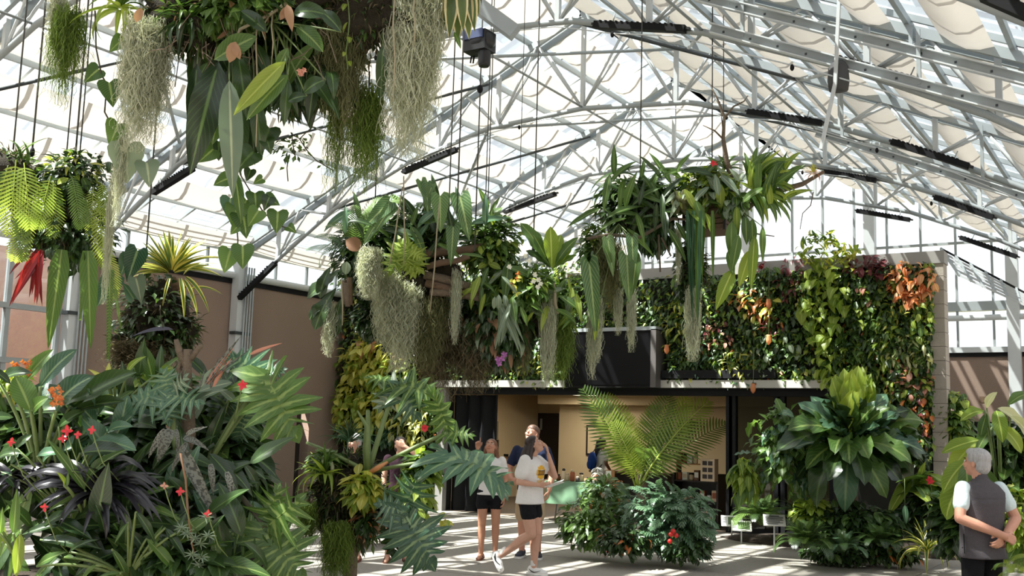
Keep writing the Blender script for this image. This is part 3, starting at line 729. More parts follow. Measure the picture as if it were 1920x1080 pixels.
# black chain hoist on a grey beam
hb = empty('hoist_beam', at(895, 50, 9.6), 'short grey box beam above the black hoist', 'beam')
_p = at(800, -60, 9.7) - hb.location; _q = at(966, 62, 9.5) - hb.location
MB().bar(_p, _q, 0.13, 0.13).build('box_section', MT['steel'], hb)
hh = empty('chain_hoist', at(902, 82, 9.5), 'black chain hoist hanging from the grey beam', 'hoist')
MB().box((-0.14, -0.09, -0.08), (0.10, 0.09, 0.10)).ell((0.0, 0, 0.02), (0.15, 0.11, 0.11)).build('motor', MT['black_plastic'], hh)
MB().lathe([(0.045, -0.20), (0.055, -0.18), (0.06, 0.0), (0.05, 0.06)], 12, Matrix.Translation((0.04, 0, -0.02))).build('chain_bag', MT['black_plastic'], hh)
MB().tube([(-0.10, 0, -0.1), (-0.11, 0, -0.16), (-0.08, 0, -0.17), (-0.07, 0, -0.1)], 0.008, 5).build('hook', MT['black_metal'], hh)
MB().bar((-0.13, -0.10, 0.06), (0.08, -0.10, 0.06), 0.02, 0.08).build('blue_label', plain('blue_grey_label', srgb(70, 82, 120), 0.5), hh)
# suspension cables of the hanging gardens
def cable(px, py0, py1, d, r, label, m='wire', knob=None):
    a = at(px, py1, d); b = Vector((a.x, a.y, roofz(a.x)-0.1))
    t = empty('suspension_cable', a, label, 'cable', 'cables hanging from the roof')
    MB().tube([(0, 0, 0), (0.004, 0, (b-a).z*0.5), (0, 0, (b-a).z)], r, 5).build('strand', MT[m], t)
    if knob:
        MB().ell((0, 0, (b-a).z*knob), (0.035, 0.035, 0.05), 8, 6).build('weight', MT['black_metal'], t)
for a_ in ((890, 95, 470, 11.6, 0.008, 'dark cable with a small weight below the hoist', 'wire', 0.42), (907, 118, 480, 11.8, 0.006, 'thin cable just right of the weighted cable'), (912, 100, 470, 12.0, 0.006, 'thin cable second right of the weighted cable'),
           (857, 60, 400, 9.0, 0.007, 'dark cable left of the hoist'), (975, 20, 330, 11.5, 0.004, 'very thin cable crossing the arches right of the hoist'),
           (25, -10, 280, 8.2, 0.007, 'dark cable above the left fern ball'), (124, 30, 300, 8.3, 0.006, 'cable hanging right of the first rhipsalis'), (148, 100, 310, 8.4, 0.006, 'cable just left of the grey moss curtain'),
           (1356, 40, 300, 12.5, 0.006, 'thin wire holding the wooden basket garden')):
    cable(*a_)
# curved pull cord under the right-hand arches
for k, (y, lb) in enumerate(((TR_Y[3]-0.4, 'pale pull cord strung below the nearest visible arch'), (TR_Y[4]-0.4, 'pale pull cord strung below the second visible arch'), (TR_Y[5]-0.4, 'pale pull cord strung below the third visible arch'))):
    t = empty('pull_cord', (0, y, 0), lb, 'cord', 'pale cords under the arches')
    MB().tube([(x, 0, archz(x)-0.22-0.02*math.sin(x*3)) for x in [-12+0.8*i_ for i_ in range(14)]], 0.009, 5).build('cord_line', MT['steel_white'], t)
    for x in (-9.3, -5.6, -3.4): MB().ell((x, 0, archz(x)-0.25), (0.025, 0.025, 0.04), 8, 5).build('clip', MT['black_metal'], t)
# ------------------------------------------------------------------ plant kit
import numpy as np
R_ = random.Random(23)
def U(a, b): return R_.uniform(a, b)
PROF = {
  'strap': lambda t: min(1.0, 0.55 + t*3.0) * (1 - max(0, t-0.25)**1.6*1.5) if t < 1 else 0.0,
  'lance': lambda t: math.sin(math.pi * min(1, t**0.75))**0.9,
  'ell':   lambda t: math.sin(math.pi * t)**0.7,
  'obov':  lambda t: (math.sin(math.pi * t**1.45))**0.75 * 0.92 + 0.08*(1-t),
  'heart': lambda t: (1 - t)**0.62 * (0.72 + 0.9*t) if t < 1 else 0.0,
  'spear': lambda t: 0.9*(1-t)**0.9 + 0.25*math.sin(math.pi*t),
}
def leaf_mesh(mat, prof='lance', W=0.3, droop=0.6, fold=0.25, nv=7, wave=0.0, wf=3, back=0.0, curl=0.0, name='leaf'):
    """unit-length leaf: base at origin, grows along +Y, upper side +Z, bends down by droop"""
    vs, uv, fs = [], [], []
    y = z = 0.0; th = droop*0.35
    f = PROF[prof]; us = (-1, -0.5, 0, 0.5, 1); ph = U(0, 6)
    for i in range(nv+1):
        t = i/nv
        if i:
            th = droop*(0.35 - 1.2*t**1.2); y += math.cos(th)/nv; z += math.sin(th)/nv
        w = max(0.0, f(t))*W*0.5
        for u in us:
            lift = fold*abs(u)*w - curl*u*u*w
            lift += wave*W*math.sin(t*math.pi*2*wf + ph + (1.3 if u > 0 else 0))*u*u*(0.3+0.7*math.sin(math.pi*t))
            yy = y - (back*abs(u)**1.5*(1-t)**3 if back else 0)
            vs.append((u*w, yy - math.sin(th)*lift*0, z + lift)); uv.append((0.5+u*0.5, t))
    for i in range(nv):
        for k in range(4):
            a = i*5+k; fs.append((a, a+1, a+6, a+5))
    me = mesh_from(vs, fs, True, uv, mat, name); me['ty'] = y; me['tz'] = z
    return me
OUT = {'heart': [(0, 0, 0), (.20, -.15, 0), (.38, -.13, .03), (.48, .04, .12), (.45, .27, .3), (.33, .52, .52), (.16, .79, .78), (0, 1, 1)],
       'spear': [(0, 0, 0), (.10, -.13, 0), (.21, -.09, .04), (.225, .08, .14), (.20, .3, .32), (.155, .55, .55), (.08, .8, .8), (0, 1, 1)]}
def outline_mesh(mat, kind, droop=0.6, fold=0.2, wave=0.05, name='leaf'):
    """heart or arrow leaf with rounded lobes behind the stalk"""
    vs, uv, fs = [], [], []; ph = U(0, 6)
    def bend(x, y, z):
        t = max(0.0, y); th = droop*(0.35 - 0.75*t); return (x, y*math.cos(th*0.8), y*math.sin(th)*0.9 + z)
    for ex, ey, my in OUT[kind]:
        for u in (-1, -.5, 0, .5, 1):
            a = abs(u); y = my*(1-a) + ey*a
            vs.append(bend(u*ex, y, fold*a*ex + wave*ex*math.sin(ey*9+ph+u)*a)); uv.append((.5+u*.5, max(0, y)))
    for i in range(len(OUT[kind])-1):
        for k in range(4):
            a = i*5+k; fs.append((a, a+1, a+6, a+5))
    me = mesh_from(vs, fs, True, uv, mat, name); e = bend(0, 1, 0); me['ty'] = e[1]; me['tz'] = e[2]
    return me
def lobed_mesh(mat, nl=8, W=0.95, depth=0.55, droop=0.5, seed=0, wave=0.12, lw=1.0, name='lobed_leaf'):
    """deeply cut philodendron leaf: lobes along a midrib, joined near it"""
    r = random.Random(seed); vs, uv, fs = [], [], []
    def spine(t):
        n = 14; y = z = 0.0
        for i in range(n):
            tt = (i+0.5)/n*t; th = droop*(0.3-1.2*tt); y += math.cos(th)*t/n; z += math.sin(th)*t/n
        return y, z
    segs = [0.0, 0.25, 0.5, 0.68, 0.85, 1.0]
    for s in (-1, 1):
        for i in range(nl):
            t0 = i/nl; tm = (i+0.5)/nl
            y0, z0 = spine(t0*0.86); y1, z1 = spine((i+1)/nl*0.86)
            ang = math.radians(-62 + 110*tm**0.8 + r.uniform(-5, 5))      # back-pointing at the base, forward at the tip
            Ll = W*0.5*(0.62 + 0.75*math.sin(math.pi*min(1, tm*0.85+0.18)))*(1.0 if tm < 0.75 else 1-0.9*(tm-0.75))*r.uniform(0.9, 1.08)
            bw = 0.86/nl*1.18*lw*(1.35 if i < 2 else 1.0)
            b = len(vs); dr = r.uniform(0.15, 0.45); ph = r.uniform(0, 6)
            for q, t in enumerate(segs):
                cx = s*math.cos(ang)*Ll*t; cy = (y0+y1)/2 + math.sin(ang)*Ll*t
                cz = (z0+z1)/2 + 0.10*Ll*t - dr*Ll*t*t
                w = bw*0.5*(1.0 if t < depth else max(0.05, 1 - ((t-depth)/(1-depth))**1.5*0.97)*0.8)
                if t == 0: w = bw*0.55
                px_, py_ = -s*math.sin(ang)*w, math.cos(ang)*w
                wv = wave*w*math.sin(t*7+ph)
                for e in (-1, 0, 1):
                    vs.append((cx + e*px_*s*1.0, cy + e*py_, cz + (0.16*w*abs(e)) + wv*e)); uv.append((0.5 + 0.5*e*min(1, t+0.25) if True else 0, 0.5+0.4*t))
            for q in range(len(segs)-1):
                for e in range(2):
                    a = b + q*3 + e
                    fs.append((a, a+1, a+4, a+3) if s > 0 else (a+3, a+4, a+1, a))
    # end lobe and midrib
    b = len(vs); y0, z0 = spine(0.84)
    for q, t in enumerate((0, 0.3, 0.65, 1.0)):
        yy, zz = spine(0.84 + 0.26*t); w = 0.075*lw*(1, 1.15, 0.8, 0.05)[q]
        for e in (-1, 0, 1): vs.append((e*w, yy, zz + 0.02*abs(e))); uv.append((0.5+0.5*e, 0.6+0.4*t))
    for q in range(3):
        for e in range(2):
            a = b+q*3+e; fs.append((a, a+1, a+4, a+3))
    b = len(vs); nr = 7
    for q in range(nr+1):
        yy, zz = spine(q/nr*0.98); w = 0.016*(1-0.75*q/nr)
        for e in (-1, 1): vs.append((e*w, yy, zz + 0.012)); uv.append((0.5, 0.5))
    for q in range(nr):
        a = b+q*2; fs.append((a, a+1, a+3, a+2))
    me = mesh_from(vs, fs, True, uv, mat, name); yy, zz = spine(1.08); me['ty'] = yy; me['tz'] = zz
    return me
def frond_mesh(mat, n=26, ll=0.2, lw=0.03, droop=0.8, ang=65, start=0.12, prof='ell', vee=0.2, rib=0.008, curl=0.2, seed=0, name='frond'):
    """pinnate frond of unit length: a midrib with pairs of leaflets"""
    r = random.Random(seed); vs, uv, fs = [], [], []
    P = [(0.0, 0.0)]; T = []
    ns = 40
    for i in range(ns):
        th = droop*(0.45 - 1.35*((i+0.5)/ns)**1.3); T.append(th)
        P.append((P[-1][0]+math.cos(th)/ns, P[-1][1]+math.sin(th)/ns))
    def sp(t):
        x = t*ns; i = min(ns-1, int(x)); f_ = x-i
        return P[i][0]+(P[i+1][0]-P[i][0])*f_, P[i][1]+(P[i+1][1]-P[i][1])*f_, T[i]
    nr = 10
    for q in range(nr+1):
        y, z, th = sp(q/nr); w = rib*(1-0.7*q/nr)
        for dx_, dz_ in ((-w, 0), (w, 0), (0, -w*1.4)): vs.append((dx_, y, z+dz_+0.002)); uv.append((0.5, 0.1))
    for q in range(nr):
        for k in range(3):
            a = q*3+k; c = q*3+(k+1) % 3; fs.append((a, c, c+3, a+3))
    for i in range(n):
        t = start + (1-start)*(i+0.3)/n
        y, z, th = sp(min(0.999, t))
        u = (t-start)/(1-start)
        if prof == 'ell': L_ = ll*math.sin(math.pi*(0.12+0.86*u))**0.65
        elif prof == 'taper': L_ = ll*(1-u)**0.55*(0.75+0.25*min(1, u*6))
        else: L_ = ll*(1-0.55*u)
        L_ *= r.uniform(0.92, 1.06)
        an = math.radians(ang*(1-0.45*u))
        for s in (-1, 1):
            d = Vector((s*math.sin(an), math.cos(an)*math.cos(th), math.cos(an)*math.sin(th) + vee)).normalized()
            wv = Vector((0, math.cos(th), math.sin(th))); wv = (wv - d*wv.dot(d)).normalized()*lw*0.5
            base = Vector((0, y, z)); b = len(vs)
            for q, (tt, ww, dz) in enumerate(((0, 0.55, 0), (0.4, 1.0, 0.0), (0.75, 0.75, -curl*0.4), (1.0, 0.05, -curl))):
                c = base + d*L_*tt + Vector((0, 0, dz*L_))
                vs += [tuple(c - wv*ww), tuple(c + wv*ww)]; uv += [(0.25, tt), (0.75, tt)]
            for q in range(3):
                a = b+q*2; fs.append((a, a+1, a+3, a+2) if s > 0 else (a+2, a+3, a+1, a))
    me = mesh_from(vs, fs, True, uv, mat, name); y, z, th = sp(0.999); me['ty'] = y; me['tz'] = z
    return me
def strands_mesh(mat, n=300, H=1.0, rx=0.15, ry=0.12, w=0.004, curl=0.03, seg=22, taper=0.55, clump=True, side=0.0, seed=0, minlen=0.35, name='strands'):
    """hanging tuft of fine curling strands (Spanish moss, rhipsalis); top at the origin, hangs down H"""
    g = np.random.default_rng(seed)
    vs = np.zeros((n, seg+1, 2, 3)); 
    a = g.uniform(0, 2*np.pi, n); rr = np.sqrt(g.uniform(0, 1, n))
    x0 = np.cos(a)*rr*rx; y0 = np.sin(a)*rr*ry
    L = H*(minlen + (1-minlen)*g.uniform(0, 1, n)**0.8)*(1 - 0.45*rr**2)
    z0 = -g.uniform(0, 0.35, n)*H*(0.2 if not clump else 1.0)
    t = np.linspace(0, 1, seg+1)
    k1 = g.uniform(6, 16, n); p1 = g.uniform(0, 6.28, n); k2 = g.uniform(6, 16, n); p2 = g.uniform(0, 6.28, n)
    cur = curl*g.uniform(0.4, 1.3, n)
    dx = g.normal(0, side, n); dy = g.normal(0, side, n)
    X = x0[:, None]*(1 - taper*t[None]) + (cur[:, None]*np.sin(k1[:, None]*t[None]*L[:, None]*3/H + p1[:, None])) + dx[:, None]*t[None]
    Y = y0[:, None]*(1 - taper*t[None]) + (cur[:, None]*np.sin(k2[:, None]*t[None]*L[:, None]*3/H + p2[:, None])) + dy[:, None]*t[None]
    Z = z0[:, None] - (L + 0)[:, None]*t[None]*(1.0) + cur[:, None]*0.7*np.sin(k2[:, None]*2*t[None] + p1[:, None])
    Z = np.maximum(Z, -H*1.05)
    wa = g.uniform(0, np.pi, n); ww = w*(1 - 0.5*t)
    ox = np.cos(wa)[:, None]*ww[None]; oy = np.sin(wa)[:, None]*ww[None]
    vs[:, :, 0, 0] = X-ox; vs[:, :, 1, 0] = X+ox; vs[:, :, 0, 1] = Y-oy; vs[:, :, 1, 1] = Y+oy; vs[:, :, :, 2] = Z[:, :, None]
    V = vs.reshape(-1, 3)
    base = (np.arange(n)[:, None]*(seg+1) + np.arange(seg)[None]).reshape(-1)*2
    F = np.stack([base, base+1, base+3, base+2], 1)
    me = bpy.data.meshes.new(name)
    fast_mesh(me, V, F); me.materials.append(mat)
    at_ = me.attributes.new('rnd', 'FLOAT', 'FACE'); at_.data.foreach_set('value', np.repeat(g.uniform(0, 1, n), seg).astype(np.float32))
    return me
def fast_mesh(me, V, F, smooth=True):
    me.vertices.add(len(V)); me.vertices.foreach_set('co', np.ascontiguousarray(V, dtype=np.float32).reshape(-1))
    k = F.shape[1]
    me.loops.add(F.size); me.loops.foreach_set('vertex_index', F.astype(np.int32).reshape(-1))
    me.polygons.add(len(F)); me.polygons.foreach_set('loop_start', np.arange(0, F.size, k, dtype=np.int32))
    me.polygons.foreach_set('loop_total', np.full(len(F), k, dtype=np.int32))
    me.polygons.foreach_set('use_smooth', np.full(len(F), smooth)); me.update(calc_edges=True)
def mat_dir(p, d, up=(0, 0, 1), s=1.0, roll=0.0):
    d = Vector(d).normalized(); up = Vector(up)
    x = d.cross(up)
    if x.length < 1e-4: x = d.cross(Vector((0.3, 1, 0.1)))
    x.normalize(); z = x.cross(d)
    M = Matrix(((x.x, d.x, z.x, 0), (x.y, d.y, z.y, 0), (x.z, d.z, z.z, 0), (0, 0, 0, 1)))
    if roll: M = M @ Matrix.Rotation(roll, 4, 'Y')
    if not isinstance(s, (tuple, list)): s = (s, s, s)
    return Matrix.Translation(Vector(p)) @ M @ Matrix.Diagonal((s[0], s[1], s[2], 1))
def joined(mat, template, Ms, name='foliage', seed=0):
    """many copies of a leaf mesh as one mesh (stuff)"""
    nv = len(template.vertices); co = np.zeros(nv*3, dtype=np.float32); template.vertices.foreach_get('co', co); co = co.reshape(-1, 3)
    fs = np.array([list(p.vertices) for p in template.polygons if len(p.vertices) == 4], dtype=np.int32)
    uvl = template.uv_layers[0] if template.uv_layers else None
    A = np.array([[list(r) for r in M] for M in Ms], dtype=np.float32)
    V = np.einsum('nij,vj->nvi', A[:, :3, :3], co) + A[:, None, :3, 3]
    F = (fs[None] + (np.arange(len(Ms))*nv)[:, None, None]).reshape(-1, 4)
    me = bpy.data.meshes.new(name); fast_mesh(me, V.reshape(-1, 3), F); me.materials.append(mat)
    if uvl is not None:
        ul = np.zeros(len(template.loops)*2, dtype=np.float32); uvl.data.foreach_get('uv', ul); ul = ul.reshape(-1, 2)
        lv = np.zeros(len(template.loops), dtype=np.int32); template.loops.foreach_get('vertex_index', lv)
        vu = np.zeros((nv, 2), dtype=np.float32); vu[lv] = ul
        u2 = me.uv_layers.new(name='UVMap'); u2.data.foreach_set('uv', np.tile(vu[fs.reshape(-1)], (len(Ms), 1)).reshape(-1))
    g = np.random.default_rng(seed); at_ = me.attributes.new('rnd', 'FLOAT', 'FACE'); at_.data.foreach_set('value', np.repeat(g.uniform(0, 1, len(Ms)), len(fs)).astype(np.float32))
    return me
def plant(name, p, label, cat='plant', group=None): return empty(name, p, label, cat, group, kind='thing')
TOCAM = lambda p: (CP - Vector(p)).normalized()
def chord(mesh): return mesh.get('ty', 1.0), mesh.get('tz', 0.0)
def leaf_ab(P, mesh, a, b, d, dd=0.0, face=0.6, width=1.0, name='leaf', petiole=None, pm=None, pr=0.008, roll=0.0):
    """one leaf whose base and tip stand at two photo positions at distance d; face = how far its upper side turns to the viewer"""
    A = at(a[0], a[1], d); B = at(b[0], b[1], d+dd)
    ch = B - A; ty, tz = chord(mesh); cl = math.hypot(ty, tz); s = ch.length/cl
    up = Vector((0, 0, 1))*(1-face) + TOCAM(A)*face
    al = math.atan2(tz, ty)
    dn = ch.normalized(); x = dn.cross(up)
    if x.length < 1e-3: x = dn.cross(Vector((1, 0, 0.2)))
    x.normalize()
    Mrot = Matrix.Rotation(-al, 4, x)       # turn so that the chord, not the base tangent, points at the tip
    dirv = (Mrot @ dn)
    M = mat_dir(A - P.location, dirv, x.cross(dirv), (s*width, s, s), roll)
    o = link(name, mesh, None, P, M)
    if petiole is not None:
        q = at(*petiole) if len(petiole) == 3 else Vector(petiole)
        stem(P, q, A, pr, pm)
    return o
def stem(P, q, A, r=0.008, m=None, sag=0.15, name='petiole'):
    q = Vector(q); A = Vector(A); mid = (q+A)/2 + Vector((0, 0, sag*(A-q).length))
    pts = [(q*(1-t)**2 + mid*2*t*(1-t) + A*t*t) - P.location for t in (0, 0.2, 0.4, 0.6, 0.8, 1.0)]
    return MB().tube(pts, [r*1.25, r*1.15, r*1.05, r, r*0.9, r*0.8], 6).build(name, m or LM['stem'], P)
def rosette(P, meshes, n, L, e0=80, e1=-10, off=(0, 0, 0), jit=8, width=1.0, wj=0.15, az0=None, arc=360, name='leaf', tilt=None):
    """leaves spiralling out of one centre, steep inside and flat outside; meshes ordered from stiff to drooping"""
    az0 = U(0, 360) if az0 is None else az0
    for i in range(n):
        t = i/max(1, n-1); az = math.radians(az0 + (i*137.5) % arc + U(-jit, jit)); el = math.radians(e0 + (e1-e0)*t + U(-jit, jit))
        d = Vector((math.cos(az)*math.cos(el), math.sin(az)*math.cos(el), math.sin(el)))
        if tilt is not None: d = tilt @ d
        m = meshes[min(len(meshes)-1, int(t*len(meshes)))]
        up = Vector((0, 0, 1)) if abs(d.z) < 0.95 else Vector((-math.cos(az), -math.sin(az), 0.2))
        if tilt is not None: up = tilt @ up
        s = L*(0.75+0.35*t)*U(1-wj, 1+wj)
        link(name, m, None, P, mat_dir(Vector(off) + d*0.02, d, up, (s*width, s, s)))
def blob_dirs(n, g=None):
    out = []
    for i in range(n):
        z = 1-2*(i+0.5)/n; r = math.sqrt(1-z*z); a = i*2.39996
        out.append(Vector((r*math.cos(a), r*math.sin(a), z)))
    return out
def bush(P, meshes, n, rad, L, off=(0, 0, 0), droop=0.5, up=0.3, inner=0.55, zmin=-0.6, stuff=0, stuffmesh=None, stuffmat=None, face=0.25, sL=0.8, toward=None, name='leaf', seed=1):
    """leaves standing out of an ellipsoid volume; the deep ones joined as stuff"""
    off = Vector(off)
    def pose(inn, Lf):
        while True:
            d = Vector((R_.gauss(0, 1), R_.gauss(0, 1), R_.gauss(0, 1))).normalized()
            if d.z < zmin: continue
            if toward is not None and d.dot(toward) < -0.25 and R_.random() < 0.8: continue
            break
        k = U(inn, 1.0); p = off + Vector((d.x*rad[0], d.y*rad[1], d.z*rad[2]))*k
        dr = (Vector((d.x, d.y, d.z*0.5+up)) + Vector((U(-.6, .6), U(-.6, .6), U(-.6, .35))) - Vector((0, 0, droop))).normalized()
        s = Lf*U(0.7, 1.2)
        nrm = (Vector((0, 0, 1)) + d*0.6 + (TOCAM(P.location)*face) + Vector((U(-.4, .4), U(-.4, .4), 0)))
        return mat_dir(p - dr*s*0.4, dr, nrm, s, U(-0.3, 0.3))
    for i in range(n): link(name, meshes[i % len(meshes)], None, P, pose(inner, L))
    if stuff:
        me = joined(stuffmat or meshes[0].materials[0], stuffmesh or meshes[0], [pose(0.15, L*sL) for _ in range(stuff)], 'foliage', seed)
        o = link('foliage', me, None, P); o['kind'] = 'stuff'
def core(P, rad, off=(0, 0, 0), m='peat', name='root_mass', seed=0, rough=0.25, nu=22, nv=14):
    r = random.Random(seed); mb = MB().ell((0, 0, 0), 1.0, nu, nv)
    ph = [(r.uniform(2, 7), r.uniform(0, 6), r.uniform(2, 7), r.uniform(0, 6)) for _ in range(4)]
    vs = []
    for v in mb.v:
        v = Vector(v); k = 1.0
        for a, b, c, d in ph: k += rough/4*math.sin(a*v.x+b+c*v.z)*math.cos(c*v.y+d)*1.6
        vs.append(tuple(Vector((v.x*rad[0], v.y*rad[1], v.z*rad[2]))*k + Vector(off)))
    mb.v = vs
    if m == 'peat':
        for key, nn, L_ in (('dark', 260, 0.09), ('mid', 110, 0.08), ('moss_dark', 380, 0.10)):
            Ms = []
            for _ in range(nn):
                v = Vector(vs[r.randrange(len(vs))]) + Vector((r.uniform(-.05, .05), r.uniform(-.05, .05), r.uniform(-.05, .05)))
                o_ = (v - Vector(off)).normalized()
                Ms.append(mat_dir(v - o_*0.02, o_ + Vector((r.uniform(-.8, .8), r.uniform(-.8, .8), r.uniform(-1.1, .4))), (r.uniform(-.5, .5), r.uniform(-.5, .5), 1), (L_*(0.25 if key == 'moss_dark' else 0.8), L_*r.uniform(.6, 1.4), L_)))
            o2 = link('moss_fuzz', joined(LM[key], LSM['mid'], Ms, 'fuzz', nn), None, P); o2['kind'] = 'stuff'
    return mb.build(name, MT[m] if isinstance(m, str) else m, P)
def vine(P, pts, meshes, step, L, r=0.006, m=None, hang=0.7, name='leaf', spread=0.05, both=True):
    """a stem through world points with leaves along it"""
    pts = [Vector(p) for p in pts]; dense = []
    for a, b in zip(pts, pts[1:]):
        k = max(2, int((b-a).length/0.08))
        dense += [a.lerp(b, i/k) + Vector((U(-.008, .008), U(-.008, .008), 0)) for i in range(k)]
    dense.append(pts[-1])
    MB().tube([p - P.location for p in dense], r, 5).build('stem', m or LM['stem'], P)
    acc = 0; k = 0
    for a, b in zip(dense, dense[1:]):
        acc += (b-a).length
        if acc >= step:
            acc = 0; k += 1
            side = Vector((U(-1, 1), U(-1, 1), 0)).normalized()
            if (a - CP).dot(side) > 0.2 and R_.random() < 0.5: side = -side
            dr = (side*(1-hang) + Vector((0, 0, -hang)) + TOCAM(a)*0.15).normalized()
            s = L*U(0.7, 1.2)
            link(name, meshes[k % len(meshes)], None, P, mat_dir(a + side*spread - P.location, dr, side*0.5 + TOCAM(a)*0.8 + Vector((0, 0, 0.5)), s, U(-0.4, 0.4)))
def hang(P, mesh, p, s=1.0, name='strand_tuft', rz=None):
    M = Matrix.Translation(Vector(p) - P.location) @ Matrix.Rotation(U(0, 6.28) if rz is None else rz, 4, 'Z') @ (Matrix.Diagonal((s, s, s, 1)) if not isinstance(s, tuple) else Matrix.Diagonal((s[0], s[1], s[2], 1)))
    o = link(name, mesh, None, P, M); o['kind'] = 'stuff'; return o

LM = {}
def G(r, g, b): return srgb(r, g, b)
LM['stem'] = plain('green_stem', G(104, 122, 70), 0.5, 0, 0.2, 20)
LM['stem_dark'] = plain('dark_stem', G(66, 62, 44), 0.7, 0, 0.2, 20)
LM['root'] = plain('pale_aerial_root', G(158, 148, 122), 0.8, 0, 0.2, 30)
LM['mid'] = leafmat('mid_green_leaf', G(58, 88, 38), G(92, 124, 56), G(140, 162, 92), veins=0.25)
LM['dark'] = leafmat('dark_green_leaf', G(30, 50, 26), G(56, 80, 40), G(92, 118, 66), rough=0.3, trans=0.2, veins=0.2)
LM['deep'] = leafmat('blue_green_leaf', G(42, 76, 56), G(86, 122, 94), G(134, 160, 116), rough=0.3, trans=0.2, veins=0.25)
LM['lime'] = leafmat('lime_leaf', G(112, 140, 48), G(160, 176, 74), G(190, 204, 110), trans=0.45, veins=0.2)
LM['yellow'] = leafmat('yellow_green_leaf', G(176, 172, 62), G(206, 204, 112), G(222, 222, 140), trans=0.4)
LM['varieg'] = leafmat('variegated_leaf', G(84, 112, 50), G(112, 136, 66), None, G(226, 214, 120), trans=0.35, edgew=0.55)
LM['varieg_pale'] = leafmat('cream_edged_leaf', G(76, 96, 50), G(100, 118, 62), None, G(218, 206, 160), trans=0.2, edgew=0.62)
LM['black'] = leafmat('black_purple_leaf', G(24, 22, 28), G(50, 48, 54), None, rough=0.28, trans=0.04)
LM['banded'] = leafmat('grey_banded_leaf', G(96, 100, 92), G(130, 132, 122), None, rough=0.5, trans=0.08, spots=(G(58, 60, 52), 22, 0.5))
LM['red'] = leafmat('red_leaf', G(110, 26, 34), G(150, 40, 44), None, trans=0.3)
LM['rust'] = leafmat('rust_leaf', G(156, 84, 44), G(206, 122, 62), G(220, 150, 90), trans=0.35)
LM['orange'] = leafmat('orange_croton_leaf', G(186, 92, 50), G(230, 182, 132), G(236, 200, 150), trans=0.35)
LM['maroon'] = leafmat('maroon_leaf', G(84, 34, 40), G(132, 66, 70), None, trans=0.3)
LM['pink'] = leafmat('pink_leaf', G(196, 132, 116), G(222, 170, 150), None, trans=0.35)
LM['dry'] = leafmat('dry_brown_leaf', G(134, 98, 72), G(172, 134, 104), None, trans=0.25, rough=0.7)
LM['grey'] = leafmat('grey_green_leaf', G(106, 124, 104), G(140, 156, 128), G(170, 180, 150), trans=0.2, rough=0.5)
LM['moss_grey'] = leafmat('grey_moss', G(160, 164, 146), G(204, 206, 188), None, rough=0.9, trans=0.3, spec=0.1)
LM['moss_olive'] = leafmat('olive_moss', G(96, 98, 66), G(140, 140, 104), None, rough=0.9, trans=0.25, spec=0.1)
LM['moss_green'] = leafmat('green_rhipsalis', G(78, 98, 42), G(124, 146, 66), None, rough=0.6, trans=0.3, spec=0.2)
LM['moss_dark'] = leafmat('brown_moss', G(84, 76, 58), G(126, 116, 92), None, rough=0.95, trans=0.15, spec=0.1)
LM['flower_red'] = leafmat('red_flower', G(220, 42, 60), G(236, 72, 86), None, trans=0.3)
LM['flower_white'] = leafmat('white_flower', G(236, 236, 230), G(248, 246, 240), None, trans=0.3)
LM['flower_purple'] = leafmat('purple_flower', G(170, 96, 176), G(200, 130, 200), None, trans=0.3)
LM['flower_orange'] = leafmat('orange_flower', G(190, 98, 44), G(222, 142, 78), None, trans=0.3)
LM['white_leaf'] = leafmat('white_variegated_leaf', G(150, 160, 106), G(214, 214, 170), G(232, 232, 196), trans=0.4)

def fam(mat, prof, W, droops, **kw): return [leaf_mesh(LM[mat], prof, W, d_, **kw) for d_ in droops]
ME = {}
for k_ in ('mid', 'dark', 'deep', 'lime', 'yellow', 'rust', 'orange', 'maroon', 'pink', 'grey', 'white_leaf', 'varieg', 'dry', 'red'):
    ME['ov_'+k_] = fam(k_, 'ell', 0.5, (0.3, 0.8, 1.3), nv=5)
    ME['ln_'+k_] = fam(k_, 'lance', 0.26, (0.3, 0.8, 1.4), nv=6)
for k_ in ('mid', 'dark', 'deep', 'lime', 'grey', 'yellow'):
    ME['ht_'+k_] = [outline_mesh(LM[k_], 'heart', d_) for d_ in (0.4, 0.8, 1.1)]
for k_ in ('mid', 'dark', 'deep', 'lime', 'black', 'varieg', 'varieg_pale', 'banded', 'red', 'yellow', 'grey', 'maroon', 'orange'):
    ME['st_'+k_] = fam(k_, 'strap', 0.13, (0.15, 0.7, 1.3, 1.8), nv=8, fold=0.5)
for k_ in ('mid', 'dark', 'lime', 'deep'):
    ME['ob_'+k_] = fam(k_, 'obov', 0.34, (0.2, 0.7, 1.1, 1.5), nv=10, wave=0.12, wf=3)
    ME['lg_'+k_] = fam(k_, 'lance', 0.3, (0.4, 0.9, 1.4), nv=10, wave=0.05, wf=2)
LEAFS = [leaf_mesh(LM[k_], 'ell', 0.5, 0.5, nv=2, name='small_leaf') for k_ in ('mid', 'dark', 'lime', 'yellow', 'deep', 'rust')]
LSM = dict(zip(('mid', 'dark', 'lime', 'yellow', 'deep', 'rust'), LEAFS))
LOB = {k_: [lobed_mesh(LM[k_], 8, 0.95, 0.58, d_, seed=i_+3, lw=1.5) for i_, d_ in enumerate((0.35, 0.8, 1.2))] for k_ in ('mid', 'deep', 'dark')}
LOBX = {k_: [lobed_mesh(LM[k_], 6, 1.15, 0.34, d_, seed=i_+9, lw=1.15) for i_, d_ in enumerate((0.35, 0.8))] for k_ in ('mid', 'deep', 'grey', 'lime')}
FERN = {k_: [frond_mesh(LM[k_], 21, 0.22, 0.03, d_, 70, 0.1, 'ell', 0.1, seed=i_) for i_, d_ in enumerate((0.5, 1.1, 1.6))] for k_ in ('mid', 'dark', 'lime', 'deep')}
